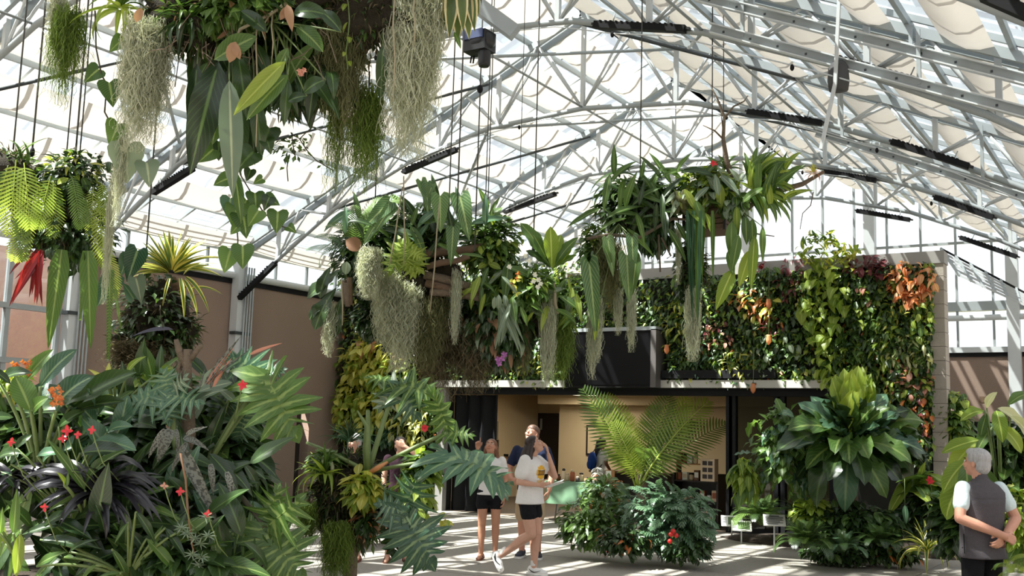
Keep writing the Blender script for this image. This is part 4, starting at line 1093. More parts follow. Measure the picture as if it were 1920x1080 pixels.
CYC = {k_: [frond_mesh(LM[k_], 27, 0.19, 0.017, d_, 74, 0.2, 'ell', 0.22, curl=0.12, seed=i_) for i_, d_ in enumerate((0.25, 0.55, 0.95))] for k_ in ('lime', 'mid')}
STF = [frond_mesh(LM['mid'], 30, 0.085, 0.032, d_, 78, 0.03, 'flat', 0.0, curl=0.05, seed=i_) for i_, d_ in enumerate((0.3, 0.7))]
MOSS = [strands_mesh(LM['moss_grey'], 520, 1.0, 0.15, 0.13, 0.0032, 0.034, 30, 0.25, True, 0.035, s_, 0.25) for s_ in (1, 2, 3)]
MOSSN = [strands_mesh(LM['moss_grey'], 260, 1.0, 0.13, 0.12, 0.006, 0.07, 34, 0.45, True, 0.05, s_, 0.2) for s_ in (13, 14)]
MOSSO = [strands_mesh(LM['moss_olive'], 480, 1.0, 0.16, 0.14, 0.0034, 0.036, 28, 0.2, True, 0.05, s_, 0.25) for s_ in (4, 5)]
MOSSD = [strands_mesh(LM['moss_dark'], 320, 1.0, 0.19, 0.16, 0.0036, 0.045, 22, 0.2, True, 0.07, s_, 0.25) for s_ in (6, 7)]
RHIP = [strands_mesh(LM['moss_green'], 300, 1.0, 0.16, 0.14, 0.0045, 0.028, 22, -0.1, True, 0.07, s_, 0.3) for s_ in (8, 9)]
# ------------------------------------------------------------------ living wall
def wall_pose(px, py, L, out=0.1, down=0.5, yw=None):
    p = onY(px, py, (YW if yw is None else yw) - U(0.05, out+0.05))
    d = Vector((U(-0.7, 0.7), -U(0.25, 1.0), U(-1.0, 0.5) - down*0.6)).normalized()
    return mat_dir(p, d, Vector((U(-0.4, 0.4), -0.5, 1.0)), L*U(0.7, 1.25), U(-0.4, 0.4))
base = tag(empty('wall_foliage', (0, 0, 0)), 'dense dark undergrowth filling the living wall', 'foliage', kind='stuff')
for key, nn, L_ in (('dark', 4200, 0.15), ('mid', 3600, 0.15), ('lime', 1700, 0.14), ('deep', 600, 0.14), ('yellow', 700, 0.13), ('rust', 200, 0.12)):
    Ms = []
    for _ in range(nn):
        while True:
            px, py = U(625, 1748), U(490, 870)
            if py > 718 and 822 < px < 1590: continue
            if px < 830 and py < 500: continue
            if px < 820 and py > 835: continue
            if 1070 < px < 1248 and 622 < py: continue
            if px > 1100 and py < 508 - (px-1440)*0.058: continue
            break
        Ms.append(wall_pose(px, py, L_, 0.12))
    o = link('foliage', joined(LM[key], LSM.get(key, LSM['mid']), Ms, 'foliage', nn), None, base); o['kind'] = 'stuff'
def patch(name, label, box, keys, n, L, stuff=0, out=0.2, down=0.5, cat='plant', poly=None):
    x0, y0, x1, y1 = box
    c = onY((x0+x1)/2, y1, YW-0.05)
    P = plant(name, c, label, cat, 'plants of the living wall')
    meshes = [m for k in keys for m in ME[k]]
    def pos():
        while True:
            u, v = U(-1, 1), U(-1, 1)
            if u*u + v*v < 1.15: return (x0+x1)/2 + u*(x1-x0)/2, (y0+y1)/2 + v*(y1-y0)/2
    T = Matrix.Translation(-P.location)
    for i in range(n):
        px, py = pos(); link('leaf', meshes[i % len(meshes)], None, P, T @ wall_pose(px, py, L, out, down))
    if stuff:
        k = keys[0].split('_', 1)[1]; sm = LSM.get(k, LSM['mid'])
        o = link('foliage', joined(meshes[0].materials[0], sm, [T @ wall_pose(*pos(), L*0.8, out*0.6, down) for _ in range(stuff)], 'foliage', stuff), None, P); o['kind'] = 'stuff'
    return P
PT = [
 ('croton', 'orange and red croton cluster at the upper wall corner beside the block pier', (1668, 488, 1752, 570), ('ln_orange', 'ov_orange', 'ln_rust'), 70, 0.22, 60, 0.28),
 ('maroon_shrub', 'maroon-leaved plant on the wall top just left of the orange croton', (1585, 478, 1672, 520), ('ln_maroon', 'ov_maroon'), 60, 0.16, 40),
 ('maroon_shrub', 'dark maroon rosette plant under the coping left of the lime vine', (1460, 480, 1510, 560), ('ln_maroon',), 40, 0.17, 20),
 ('pothos', 'lime green heart-leaved vine cascading down the middle of the living wall', (1500, 490, 1582, 640), ('ht_lime', 'ov_lime'), 90, 0.19, 60, 0.35, 0.9),
 ('pothos', 'bright lime vine tail hanging to the dark trough above the shop window', (1528, 630, 1566, 722), ('ht_lime', 'ov_lime'), 34, 0.17, 20, 0.35, 0.9),
 ('top_shrub', 'pale green shrub standing up above the coping over the lime vine', (1500, 440, 1580, 505), ('ln_lime', 'ln_mid', 'ln_yellow'), 70, 0.24, 40, 0.2, -0.9),
 ('yellow_shrub', 'olive yellow shrub on the coping beside the maroon plant', (1560, 462, 1612, 510), ('ln_yellow', 'ov_lime'), 30, 0.2, 20, 0.2, -0.6),
 ('croton', 'golden croton behind the tip of the big yellowing leaf', (1382, 535, 1452, 592), ('ln_orange', 'ov_yellow', 'ln_rust'), 40, 0.2, 20, 0.25),
 ('guzmania', 'small red-flowered bromeliad at the coping right of the yellowing leaf', (1412, 488, 1432, 510), ('ln_red',), 16, 0.18, 0, 0.2, -0.6),
 ('peperomia', 'dark green small-leaved patch left of the lime vine', (1400, 500, 1500, 560), ('ov_mid', 'ov_dark'), 70, 0.14, 80),
 ('bronze_plant', 'bronze rosette below the golden croton', (1430, 588, 1470, 622), ('ln_maroon', 'ln_rust'), 30, 0.15, 10),
 ('pink_leaf_plant', 'pinkish leaves low on the wall left of the bronze rosette', (1310, 598, 1372, 655), ('ov_pink', 'ov_maroon', 'ov_dark'), 46, 0.14, 30),
 ('nephthytis', 'dark green patch between the bronze rosette and the trough', (1380, 600, 1500, 700), ('ov_dark', 'ov_grey', 'ov_mid'), 110, 0.16, 120),
 ('white_edged_plant', 'yellow and white leaved trailing plant along the foot of the wall above the trough', (1345, 655, 1440, 705), ('ln_yellow', 'ln_white_leaf', 'ln_lime'), 70, 0.16, 40),
 ('small_fern', 'dark ferny patch right of the screen above the trough', (1255, 640, 1345, 705), ('ln_dark', 'ln_deep'), 80, 0.15, 60),
 ('yellow_spray', 'yellow-green spray of narrow leaves right of the black screen', (1240, 560, 1300, 630), ('ln_yellow', 'ln_lime'), 50, 0.18, 30),
 ('grey_foliage', 'grey-green small-leaved patch above the black screen', (1180, 560, 1260, 625), ('ov_grey', 'ov_dark', 'ov_mid'), 80, 0.13, 60),
 ('green_patch', 'mid green patch of the wall right of the lime vine', (1575, 520, 1665, 620), ('ov_mid', 'ov_dark', 'ov_lime'), 110, 0.15, 120),
 ('olive_patch', 'olive long-leaved plants in the middle right of the living wall', (1570, 600, 1680, 700), ('ln_mid', 'ln_lime', 'ln_dark'), 110, 0.22, 80),
 ('yellow_green_patch', 'yellow-green leaves under the orange croton', (1655, 565, 1748, 640), ('ov_lime', 'ln_yellow', 'ov_mid'), 90, 0.16, 60),
 ('spider_plant', 'pale striped narrow-leaved plant beside the block pier', (1668, 625, 1745, 690), ('ln_white_leaf', 'ln_mid'), 80, 0.18, 40),
 ('pink_green_patch', 'pink tinged leaves low on the wall beside the pier', (1660, 680, 1748, 745), ('ov_pink', 'ov_lime', 'ov_dark'), 80, 0.15, 60),
 ('dark_croton', 'dark reddish leaves at the bottom of the wall beside the pier', (1672, 740, 1748, 830), ('ov_dark', 'ov_rust', 'ov_maroon'), 90, 0.14, 100),
 ('brown_leaf_plant', 'single brownish pink leaves under the maroon shrub', (1600, 530, 1640, 585), ('ov_pink', 'ov_dark'), 16, 0.14, 0),
 ('yellow_pothos', 'yellow-leaved plant at the left end of the living wall under the grey moss', (640, 640, 735, 712), ('ln_yellow', 'ov_lime', 'ov_yellow'), 120, 0.28, 90, 0.4),
 ('yellow_pothos', 'bright yellow-green cascade low at the left end of the living wall', (630, 700, 722, 815), ('ov_yellow', 'ov_lime', 'ln_lime'), 190, 0.27, 140, 0.45),
 ('golden_leaf_plant', 'golden and pink leaves high at the left end of the living wall', (672, 585, 712, 660), ('ln_yellow', 'ov_pink', 'ln_lime'), 80, 0.22, 60, 0.35),
 ('lime_patch', 'lime green patch under the curtain of grey moss', (735, 630, 815, 745), ('ov_lime', 'ov_mid', 'ln_yellow'), 130, 0.2, 100, 0.35),
 ('white_variegated_plant', 'white variegated plant left of the shop jamb', (732, 745, 800, 830), ('ln_white_leaf', 'ln_yellow'), 120, 0.24, 60, 0.35),
 ('blue_green_plant', 'blue-green broad leaves below the yellow cascade', (690, 780, 745, 830), ('ov_deep', 'ht_deep'), 30, 0.25, 30),
 ('lime_patch', 'lime leaves hanging over the lintel left of the screen', (960, 655, 1070, 722), ('ov_lime', 'ln_yellow', 'ov_mid'), 80, 0.16, 60),
 ('dark_patch', 'dark green leaves on the wall behind the log raft', (830, 600, 960, 720), ('ov_dark', 'ov_mid'), 100, 0.17, 120),
 ('dark_patch', 'dark green leaves on the wall between the raft and the screen', (960, 560, 1075, 650), ('ov_dark', 'ov_lime', 'ov_mid'), 90, 0.16, 100),
 ('coral_leaf_plant', 'coral pink bract cluster under the hanging grey moss', (735, 650, 765, 690), ('ov_pink', 'ln_red'), 18, 0.2, 0),
]
for p_ in PT: patch(*p_)
# small pitcher-like pods and a red flower on the wall
def flower(P, p, L, mat, n=6, e=30, name='petal', meshkey='ov'):
    m = FLW[mat]
    for i in range(n):
        a = i*2*math.pi/n + U(-.2, .2); tc_ = TOCAM(p); x = tc_.cross(Vector((0, 0, 1))).normalized(); y = x.cross(tc_)
        d = (x*math.cos(a) + y*math.sin(a))*math.cos(math.radians(e)) + tc_*math.sin(math.radians(e))
        link(name, m, None, P, mat_dir(Vector(p) - P.location, d, tc_, L*U(0.85, 1.1)))
FLW = {k_: leaf_mesh(LM[k_], 'ell', 0.6, 0.4, nv=4, name='petal') for k_ in ('flower_red', 'flower_white', 'flower_purple', 'flower_orange', 'pink')}
def fplant(label, px, py, d, L, mat, n=6, cat='flower', name='flower', e=30):
    p = at(px, py, d); P = plant(name, p, label, cat); flower(P, p, L, mat, n, e)
    MB().tube([(0, 0, 0), (0, 0.03, -0.07), (0.01, 0.09, -0.2), (0.02, 0.25, -0.35)], 0.004, 5).build('stalk', LM['stem'], P)
    return P
fplant('red star-shaped flower beside the white variegated plant', 796, 803, 20.0, 0.09, 'flower_red', 9)
fplant('pink round flower between the maroon leaves on the wall top', 1610, 511, 19.0, 0.07, 'flower_purple', 8)
for px, py, lb in ((1441, 570, 'upper tan pitcher pod hanging on the wall'), (1441, 637, 'lower orange pitcher pod on the wall below the bronze rosette'), (1412, 728, 'pink pitcher pod dangling over the lintel'), (1250, 655, 'ochre pod right of the black screen')):
    p = onY(px, py, YW-0.4); P = plant('pitcher_pod', p, lb, 'pitcher pod', 'pitcher pods on the living wall')
    MB().lathe([(0.012, -0.09), (0.04, -0.05), (0.05, 0.0), (0.035, 0.06), (0.04, 0.085)], 10).build('pod', LM['orange'], P)
    MB().tube([(0, 0, 0.08), (0.01, 0, 0.3), (0.0, 0.05, 0.7)], 0.005, 5).build('tendril', LM['stem'], P)
# ------------------------------------------------------------------ centre bed: cycad and low shrubs
bc = onZ(1195, 985); 
bed = empty('planting_bed', (bc.x, bc.y, 0), 'low round planting bed under the cycad', 'planting bed')
core(bed, (1.25, 0.85, 0.16), (0, 0, 0.0), 'soil', 'soil_mound', 4, 0.1, 28, 8)
cp = at(1200, 925, 14.6); cp = Vector((bc.x+0.02, bc.y+0.15, 0.12))
CY = plant('cycad', cp, 'bright green cycad with tall feathery fronds in front of the shop', 'cycad')
cz_ = 0.82
MB().lathe([(0.11, 0), (0.13, 0.3), (0.115, 0.6), (0.10, cz_), (0.05, cz_+0.08)], 12).build('trunk', MT['bark'], CY)
dC = (cp - CP).dot(CF)
tips = [(1092, 728, 0), (1135, 740, 0), (1112, 752, 1), (1255, 738, 0), (1290, 745, 0), (1330, 752, 1), (1362, 795, 1), (1230, 760, 0), (1175, 775, 0), (1300, 790, 1), (1150, 790, 1)]
for i, (tx, ty, k) in enumerate(tips):
    leaf_ab(CY, CYC['lime' if i % 3 else 'mid'][k], (1196+4*math.sin(i*2), 918), (tx, ty), dC, U(-0.25, 0.35), face=0.55, width=1.25, name='frond')
for i in range(5):
    a = i*1.26; link('frond', CYC['mid'][2], None, CY, mat_dir((0, 0, cz_), Vector((math.cos(a), math.sin(a)*1.0+0.4, 0.55)), (0, 0, 1), (1.3, 1.0, 1.0)))
MAH = {'deep': [frond_mesh(LM['deep'], 9, 0.24, 0.085, d_, 62, 0.15, 'ell', 0.0, curl=0.25, seed=i_) for i_, d_ in enumerate((0.6, 1.1, 1.5))]}
def bushpx(name, label, px, py, d, rad, meshes, n, L, stuff=0, smesh=None, cat='shrub', **kw):
    p = at(px, py, d); P = plant(name, p, label, cat, kw.pop('group', None))
    bush(P, meshes, n, rad, L, stuff=stuff, stuffmesh=smesh, stuffmat=smesh.materials[0] if smesh else None, **kw); return P
TC = lambda d: TOCAM(Vector((-6, 13, 1)))
bushpx('mahonia', 'blue-green shrub with glossy pointed leaflets spreading around the cycad base', 1250, 975, 14.2, (0.72, 0.5, 0.48), MAH['deep'], 110, 0.42, 900, LSM['deep'], droop=0.3, zmin=-0.9, toward=TC(0), sL=0.3)
bushpx('ground_shrub', 'olive green mixed ground cover at the side of the bed nearest the table', 1110, 985, 14.6, (0.55, 0.4, 0.36), ME['ov_mid'] + ME['ov_dark'] + ME['ln_grey'], 130, 0.17, 800, LSM['mid'], zmin=-0.9, toward=TC(0))
bushpx('ground_shrub', 'brownish trailing plants spilling at the front edge of the round bed', 1165, 1015, 13.9, (0.42, 0.3, 0.22), ME['ln_rust'] + ME['ov_dark'] + ME['ln_dark'], 70, 0.14, 500, LSM['dark'], zmin=-0.9, toward=TC(0))
bushpx('ground_shrub', 'dark shrub at the bed edge below the blue-green leaves', 1280, 1025, 13.9, (0.45, 0.3, 0.22), ME['ov_dark'] + ME['ln_deep'], 70, 0.15, 500, LSM['dark'], zmin=-0.9, toward=TC(0))
bushpx('ground_shrub', 'light olive shrub in front of the cloth table corner', 1130, 930, 15.0, (0.38, 0.3, 0.3), ME['ov_grey'] + ME['ln_rust'] + ME['ov_mid'], 80, 0.16, 300, LSM['mid'], zmin=-0.9, toward=TC(0))
for k, (px, py) in enumerate(((1258, 1002), (1262, 996), (1256, 1015), (1268, 1004))):
    p = at(px, py, 13.55); P = plant('red_berry', p, ['upper left red berry in the blue-green shrub', 'topmost red berry in the blue-green shrub', 'lowest red berry in the blue-green shrub', 'rightmost red berry in the blue-green shrub'][k], 'berry', 'red berries in the mahonia')
    MB().ell((0, 0, 0), 0.032, 10, 7).build('fruit', plain('red_fruit', G(206, 40, 36), 0.3), P); MB().tube([(0, 0, 0.03), (0.01, 0.03, 0.09)], 0.004, 5).build('stalk', LM['stem_dark'], P)
fb = plant('fallen_bract', onZ(1127, 1037, 0.03), 'red fallen bract at the edge of the round bed', 'bract'); link('leaf', ME['ov_red'][1], None, fb, mat_dir((0, 0, 0), (1, -0.3, 0.3), (0, 0, 1), 0.2))
# ------------------------------------------------------------------ right bed
rb_ = onZ(1600, 1030)
bed2 = empty('planting_bed', (rb_.x, rb_.y+0.35, 0), 'long planting bed under the big-leaved plant at the right', 'planting bed')
core(bed2, (2.3, 0.9, 0.14), (0, 0, 0), 'soil', 'soil_mound', 9, 0.1, 30, 8)
ctr = at(1592, 832, 15.2)
BN = plant('birds_nest_anthurium', Vector((ctr.x, ctr.y, 0.05)), 'big rosette plant with broad wavy dark leaves beside the shop window', 'plant')
hz = ctr.z - 0.05
MB().tube([(0, 0, 0), (0.05, 0.02, hz*0.5), (0, 0, hz)], [0.07, 0.06, 0.08], 10).build('trunk', MT['bark'], BN)
MB().tube([(-0.32, -0.1, 0), (-0.15, -0.05, hz*0.5), (0, 0, hz*0.95)], [0.05, 0.045, 0.05], 8).build('trunk', MT['bark'], BN)
OBW = {k_: [leaf_mesh(LM[k_], 'obov', 0.40, d_, nv=12, wave=0.16, wf=4, fold=0.3) for d_ in (0.2, 0.6, 1.0, 1.4)] for k_ in ('mid', 'dark', 'lime', 'deep')}
LV = [((1582, 690), 'lime', 0, .2), ((1610, 685), 'lime', 0, .1), ((1565, 702), 'lime', 0, .3), ((1632, 700), 'lime', 0, .2), ((1598, 730), 'lime', 1, -.4),
  ((1520, 742), 'deep', 1, .2), ((1665, 740), 'deep', 1, .3), ((1500, 775), 'dark', 1, -.1), ((1690, 775), 'deep', 1, 0), ((1545, 760), 'dark', 1, -.2), ((1640, 762), 'mid', 1, -.3),
  ((1485, 840), 'deep', 1, -.2), ((1712, 835), 'deep', 2, -.1), ((1740, 860), 'dark', 2, .2), ((1512, 880), 'mid', 2, -.5), ((1555, 905), 'dark', 2, -.7), ((1625, 912), 'dark', 2, -.7), ((1590, 870), 'mid', 2, -.9),
  ((1690, 910), 'dark', 2, -.4), ((1490, 900), 'dark', 2, .1), ((1525, 950), 'dark', 3, -.2), ((1585, 960), 'deep', 3, -.4), ((1660, 935), 'mid', 2, -.6), ((1705, 945), 'dark', 3, 0), ((1470, 870), 'dark', 2, .3), ((1735, 905), 'dark', 3, .3),
  ((1560, 850), 'mid', 2, -.8), ((1630, 860), 'mid', 2, -.8), ((1540, 800), 'deep', 1, -.5), ((1650, 800), 'deep', 1, -.5)]
for i in range(34):
    an = math.radians(-125 + 250*((i*.618) % 1)); r_ = U(.75, 1.15); LV.append(((1593+math.sin(an)*135*r_, 838-math.cos(an)*105*r_), ('dark', 'deep', 'mid')[i % 3], 1 + (abs(an) > 1.2) + (abs(an) > 1.8), U(-.6, .5)))
for i in range(7): LV.append(((1600+U(-42, 42), 692+U(-6, 26)), 'lime', 0, U(-.2, .3)))
for (tx, ty), k_, j, dd in LV:
    leaf_ab(BN, OBW[k_][j], (1593+(tx-1593)*0.06, 832+(ty-832)*0.06), (tx, ty), 15.2, dd, face=0.45, width=U(.8, 1.0) if k_ != 'lime' else .72, roll=U(-.2, .2))
bushpx('wavy_leaf_shrub', 'light-catching wavy green shrub left of the big rosette plant', 1470, 850, 15.6, (0.62, 0.4, 0.72), OBW['mid'] + OBW['deep'], 90, 0.36, 500, LSM['mid'], droop=0.6, zmin=-0.9, toward=TC(0), sL=0.5)
bushpx('hanging_fern', 'drooping light green fern fronds at the shop window side of the big plant', 1395, 905, 15.6, (0.22, 0.2, 0.35), ME['lg_lime'] + ME['lg_mid'], 26, 0.4, 100, LSM['lime'], droop=1.4, zmin=-0.9, toward=TC(0), sL=0.5)
bushpx('shade_shrub', 'dark shrub filling the bed under the big rosette plant', 1590, 985, 15.0, (0.85, 0.35, 0.34), ME['ov_dark'] + ME['ov_mid'], 130, 0.22, 1500, LSM['dark'], zmin=-0.95, toward=TC(0))
bushpx('lime_shrub', 'sunlit lime shrub behind the text sign', 1525, 965, 15.2, (0.35, 0.25, 0.28), ME['ov_lime'] + ME['ln_lime'], 60, 0.2, 200, LSM['lime'], zmin=-0.95, toward=TC(0))
def fernpx(label, px, py, d, n, L, keys=('mid',), name='sword_fern', e0=75, e1=5, group=None, width=1.0):
    p = at(px, py, d); P = plant(name, p, label, 'fern', group); ms = [m for k in keys for m in FERN[k]]
    ms.sort(key=lambda m: m['tz'], reverse=True); rosette(P, ms, n, L, e0, e1, name='frond', width=width); return P
fernpx('dark sword fern behind the text sign', 1428, 985, 17.3, 44, 0.62, ('dark', 'mid'))
fernpx('feathery fern at the front of the right bed', 1510, 1030, 14.2, 50, 0.5, ('mid', 'dark'))
fernpx('sword fern in the shade left of the big plant stem', 1500, 975, 16.6, 30, 0.5, ('dark',))
fernpx('low fern on the bed edge right of the big plant stem', 1650, 1025, 14.3, 40, 0.42, ('dark',))
fernpx('small fern at the bed edge under the middle of the big plant', 1580, 1035, 14.1, 34, 0.36, ('dark', 'deep'))
bushpx('ground_cover', 'low dark ground cover along the middle front edge of the right bed', 1565, 1040, 14.6, (0.5, 0.25, 0.13), ME['ov_dark'] + ME['ov_mid'] + ME['ln_dark'], 90, 0.15, 600, LSM['dark'], zmin=-0.95, toward=TC(0))
bushpx('ground_cover', 'low leafy ground cover between the stem bases and the striped spiky plant', 1660, 1040, 14.6, (0.5, 0.25, 0.13), ME['ov_dark'] + ME['ov_mid'] + ME['ln_rust'], 90, 0.15, 600, LSM['dark'], zmin=-0.95, toward=TC(0))
YU = plant('variegated_yucca', at(1738, 1035, 14.0), 'yellow-striped spiky plant at the end of the right bed', 'plant'); rosette(YU, ME['st_varieg'], 34, 0.52, 85, -15, width=0.75)
bushpx('dark_undergrowth', 'dark undergrowth between the yellow-striped spiky plant and the pier', 1740, 960, 15.0, (0.5, 0.3, 0.4), ME['ov_dark'] + ME['ov_deep'], 80, 0.24, 800, LSM['dark'], zmin=-0.95, toward=TC(0))
bushpx('banana_leaf_plant', 'bright green broad-leaved plant right of the big rosette stem', 1725, 925, 14.8, (0.28, 0.2, 0.3), ME['lg_lime'] + ME['lg_mid'], 16, 0.6, 0, None, zmin=-0.3, toward=TC(0))
gp_ = plant('hanging_leaf', at(1697, 968, 14.2), 'single pale grey hanging leaf under the big rosette plant', 'leaf'); link('leaf', ME['lg_deep'][0], None, gp_, mat_dir((0, 0, 0.15), (0.05, 0, -1), TOCAM(gp_.location), 0.26)); MB().tube([(0, 0, 0.15), (0, 0.02, 0.5)], 0.004, 5).build('stalk', LM['stem'], gp_)
fplant('hot pink ginger flower beside the block pier', 1744, 901, 14.4, 0.065, 'flower_red', 6, e=10)
# ------------------------------------------------------------------ plants at the right edge
def stalky(name, label, base, leaves, d, keys, pr=0.012, cat='plant', width=1.0, face=0.55):
    b = at(base[0], base[1], d); P = plant(name, Vector((b.x, b.y, max(0.02, b.z))), label, cat)
    for i, (a, t, dd) in enumerate(leaves):
        k = keys[i % len(keys)]; m = k[R_.randrange(len(k))]
        leaf_ab(P, m, a, t, d+dd, U(-0.2, 0.2), face, width)
        stem(P, P.location, at(a[0], a[1], d+dd), pr)
    return P
lg = ME['lg_lime']; lm = ME['lg_mid']; ld_ = ME['lg_dark']
BRD = {k_: [leaf_mesh(LM[k_], 'ell', 0.46, d_, nv=9, wave=0.05, wf=2, fold=0.35) for d_ in (0.4, 0.9, 1.3)] for k_ in ('lime', 'mid', 'dark', 'deep', 'white_leaf')}
stalky('broad_leaf_plant', 'sunlit lime broad-leaved plant in front of the person in the grey vest', (1800, 1010), [((1836, 825), (1765, 850), 0), ((1815, 862), (1768, 925), 0), ((1812, 866), (1815, 950), -.1), ((1830, 830), (1780, 895), .1), ((1820, 890), (1775, 975), .2), ((1840, 870), (1860, 960), .3)], 12.2, [BRD['lime'], BRD['lime'], BRD['mid']], width=0.85)
stalky('broad_leaf_plant', 'broad-leaved plant with glossy pale leaves above the person in the grey vest', (1880, 1000), [((1845, 770), (1800, 790), 0), ((1850, 775), (1838, 820), 0), ((1870, 765), (1920, 800), 0), ((1868, 770), (1880, 830), -.2), ((1890, 760), (1930, 740), .1), ((1850, 765), (1870, 735), .2), ((1875, 800), (1915, 850), -.2), ((1860, 800), (1830, 850), .1), ((1895, 780), (1930, 830), 0)], 12.6, [BRD['lime'], BRD['mid'], BRD['white_leaf']], width=0.85)
bushpx('green_shrub', 'fresh green shrub climbing behind the block pier', 1790, 790, 17.5, (0.3, 0.3, 0.5), ME['ov_mid'] + ME['ov_lime'], 90, 0.24, 300, LSM['mid'], zmin=-0.95, toward=TC(0))
bushpx('dark_shrub', 'dark green shrub filling the right edge behind the person in the grey vest', 1895, 900, 12.8, (0.42, 0.35, 0.75), BRD['dark'] + BRD['mid'] + BRD['deep'], 90, 0.36, 500, LSM['dark'], zmin=-0.95, toward=TC(0))
bushpx('pale_shrub', 'pale yellow-green shrub low at the right edge', 1905, 985, 11.8, (0.25, 0.25, 0.45), BRD['lime'] + BRD['white_leaf'] + BRD['mid'], 50, 0.26, 200, LSM['lime'], zmin=-0.95, toward=TC(0))
bushpx('dark_shrub', 'dark bushy plant between the striped spiky plant and the grey vest', 1800, 985, 13.2, (0.4, 0.3, 0.45), BRD['dark'] + BRD['mid'], 70, 0.3, 400, LSM['dark'], zmin=-0.95, toward=TC(0))
bushpx('low_fern', 'small bright fern at the lower right corner', 1912, 1075, 8.6, (0.16, 0.16, 0.12), FERN['lime'] + FERN['mid'], 20, 0.22, 0, None, zmin=-0.2)
bl = plant('wall_barrier', onY(1830, 800, 21.0), 'dark square frame behind the plants below the brown rear wall', 'frame'); MB().box((-0.5, -0.03, 0.0), (0.4, 0.03, 0.09)).build('top_rail', MT['black_metal'], bl); MB().box((-0.05, -0.03, -1.75), (0.02, 0.03, 0.0)).build('upright', MT['black_metal'], bl); MB().box((-0.5, -0.03, -1.75), (-0.43, 0.03, 0.0)).build('upright', MT['black_metal'], bl)
# ------------------------------------------------------------------ hanging gardens
def mosspx(label, px, py0, py1, wpx, d, meshes, name='spanish_moss', cat='moss', group='curtains of hanging moss', k=1, flat=1.0):
    a = at(px, py0, d); b = at(px, py1, d); H = (a-b).length; w = wpx/FPX*d
    P = plant(name, a, label, cat, group)
    for i in range(k):
        m = (MOSSN if wpx < 40 and meshes is MOSS else meshes)[(i+len(label)) % 2]
        hang(P, m, a + Vector((U(-.25, .25)*w*(k > 1), U(-.25, .25)*w*(k > 1), 0)), (w/0.33*(0.8 if k > 1 else 1), w/0.33*flat*(0.8 if k > 1 else 1), H*(U(0.75, 1.0) if i else 1.0)))
    MB().tube([(0, 0, 0.06), (0.005, 0, -0.1), (0, 0.005, -H*0.55)], 0.006, 5).build('core_stem', LM['stem_dark'], P)
    return P
def sling(px, py, d, label):
    """wire from a hanging garden up to the roof"""
    a = at(px, py, d); t = empty('suspension_cable', a, label, 'cable', 'cables hanging from the roof')
    MB().tube([(0, 0, 0), (0, 0, roofz(a.x)-0.1-a.z)], 0.008, 5).build('strand', MT['wire'], t); MB().ell((0, 0, 0.02), (0.02, 0.02, 0.04), 8, 5).build('shackle', MT['black_metal'], t)
# ---- A: the big one at top left
DA = 7.2
HA = plant('hanging_planter', at(500, 20, DA), 'dark mossy root mass of the big hanging garden at top left', 'hanging planter')
core(HA, (0.63, 0.30, 0.20), (0, 0, 0.16), 'peat', 'root_mass', 3, 0.5, 30, 18)
core(HA, (0.36, 0.25, 0.19), (at(360, 40, DA) - HA.location), 'peat', 'root_mass', 5, 0.6, 24, 14)
core(HA, (0.28, 0.24, 0.25), (at(560, 130, DA+0.25) - HA.location), 'peat', 'root_mass', 6, 0.6, 24, 14)
core(HA, (0.33, 0.24, 0.20), (at(690, 30, DA) - HA.location), 'peat', 'root_mass', 7, 0.6, 24, 14)
rt = MB()
for i in range(34):
    p = at(U(330, 620), U(20, 110), DA-U(0.2, 0.5)) - HA.location; q = p + Vector((U(-.2, .2), U(-.1, .1), U(-.28, .05)))
    rt.tube([p, (p+q)/2 + Vector((U(-.05, .05), 0, U(-.04, .04))), q], 0.0035, 4)
rt.build('roots', MT['bark'], HA)
for i, (x, y) in enumerate(((330, -30), (560, -30), (760, -30))): sling(x, y, DA, ['first wire above the big hanging garden, over the grey moss', 'second wire above the big hanging garden', 'third wire above the big hanging garden, over the widest moss'][i])
bp = at(470, 50, DA-0.45)
br = plant('dead_branch', bp, 'pale bare branch across the front of the big hanging garden', 'branch')
MB().tube([at(538, 5, DA-.45)-bp, at(505, 28, DA-.45)-bp, at(470, 45, DA-.45)-bp, at(450, 55, DA-.45)-bp, at(442, 75, DA-.45)-bp], [.012, .011, .011, .01, .007], 6).build('limb', LM['root'], br)
MB().tube([at(478, 0, DA-.46)-bp, at(462, 20, DA-.46)-bp, at(452, 45, DA-.46)-bp], [.009, .008, .008], 6).build('limb', LM['stem'], br)
MB().tube([at(505, 28, DA-.46)-bp, at(490, 55, DA-.46)-bp, at(497, 75, DA-.46)-bp], [.006, .005, .003], 5).build('twig', LM['root'], br)
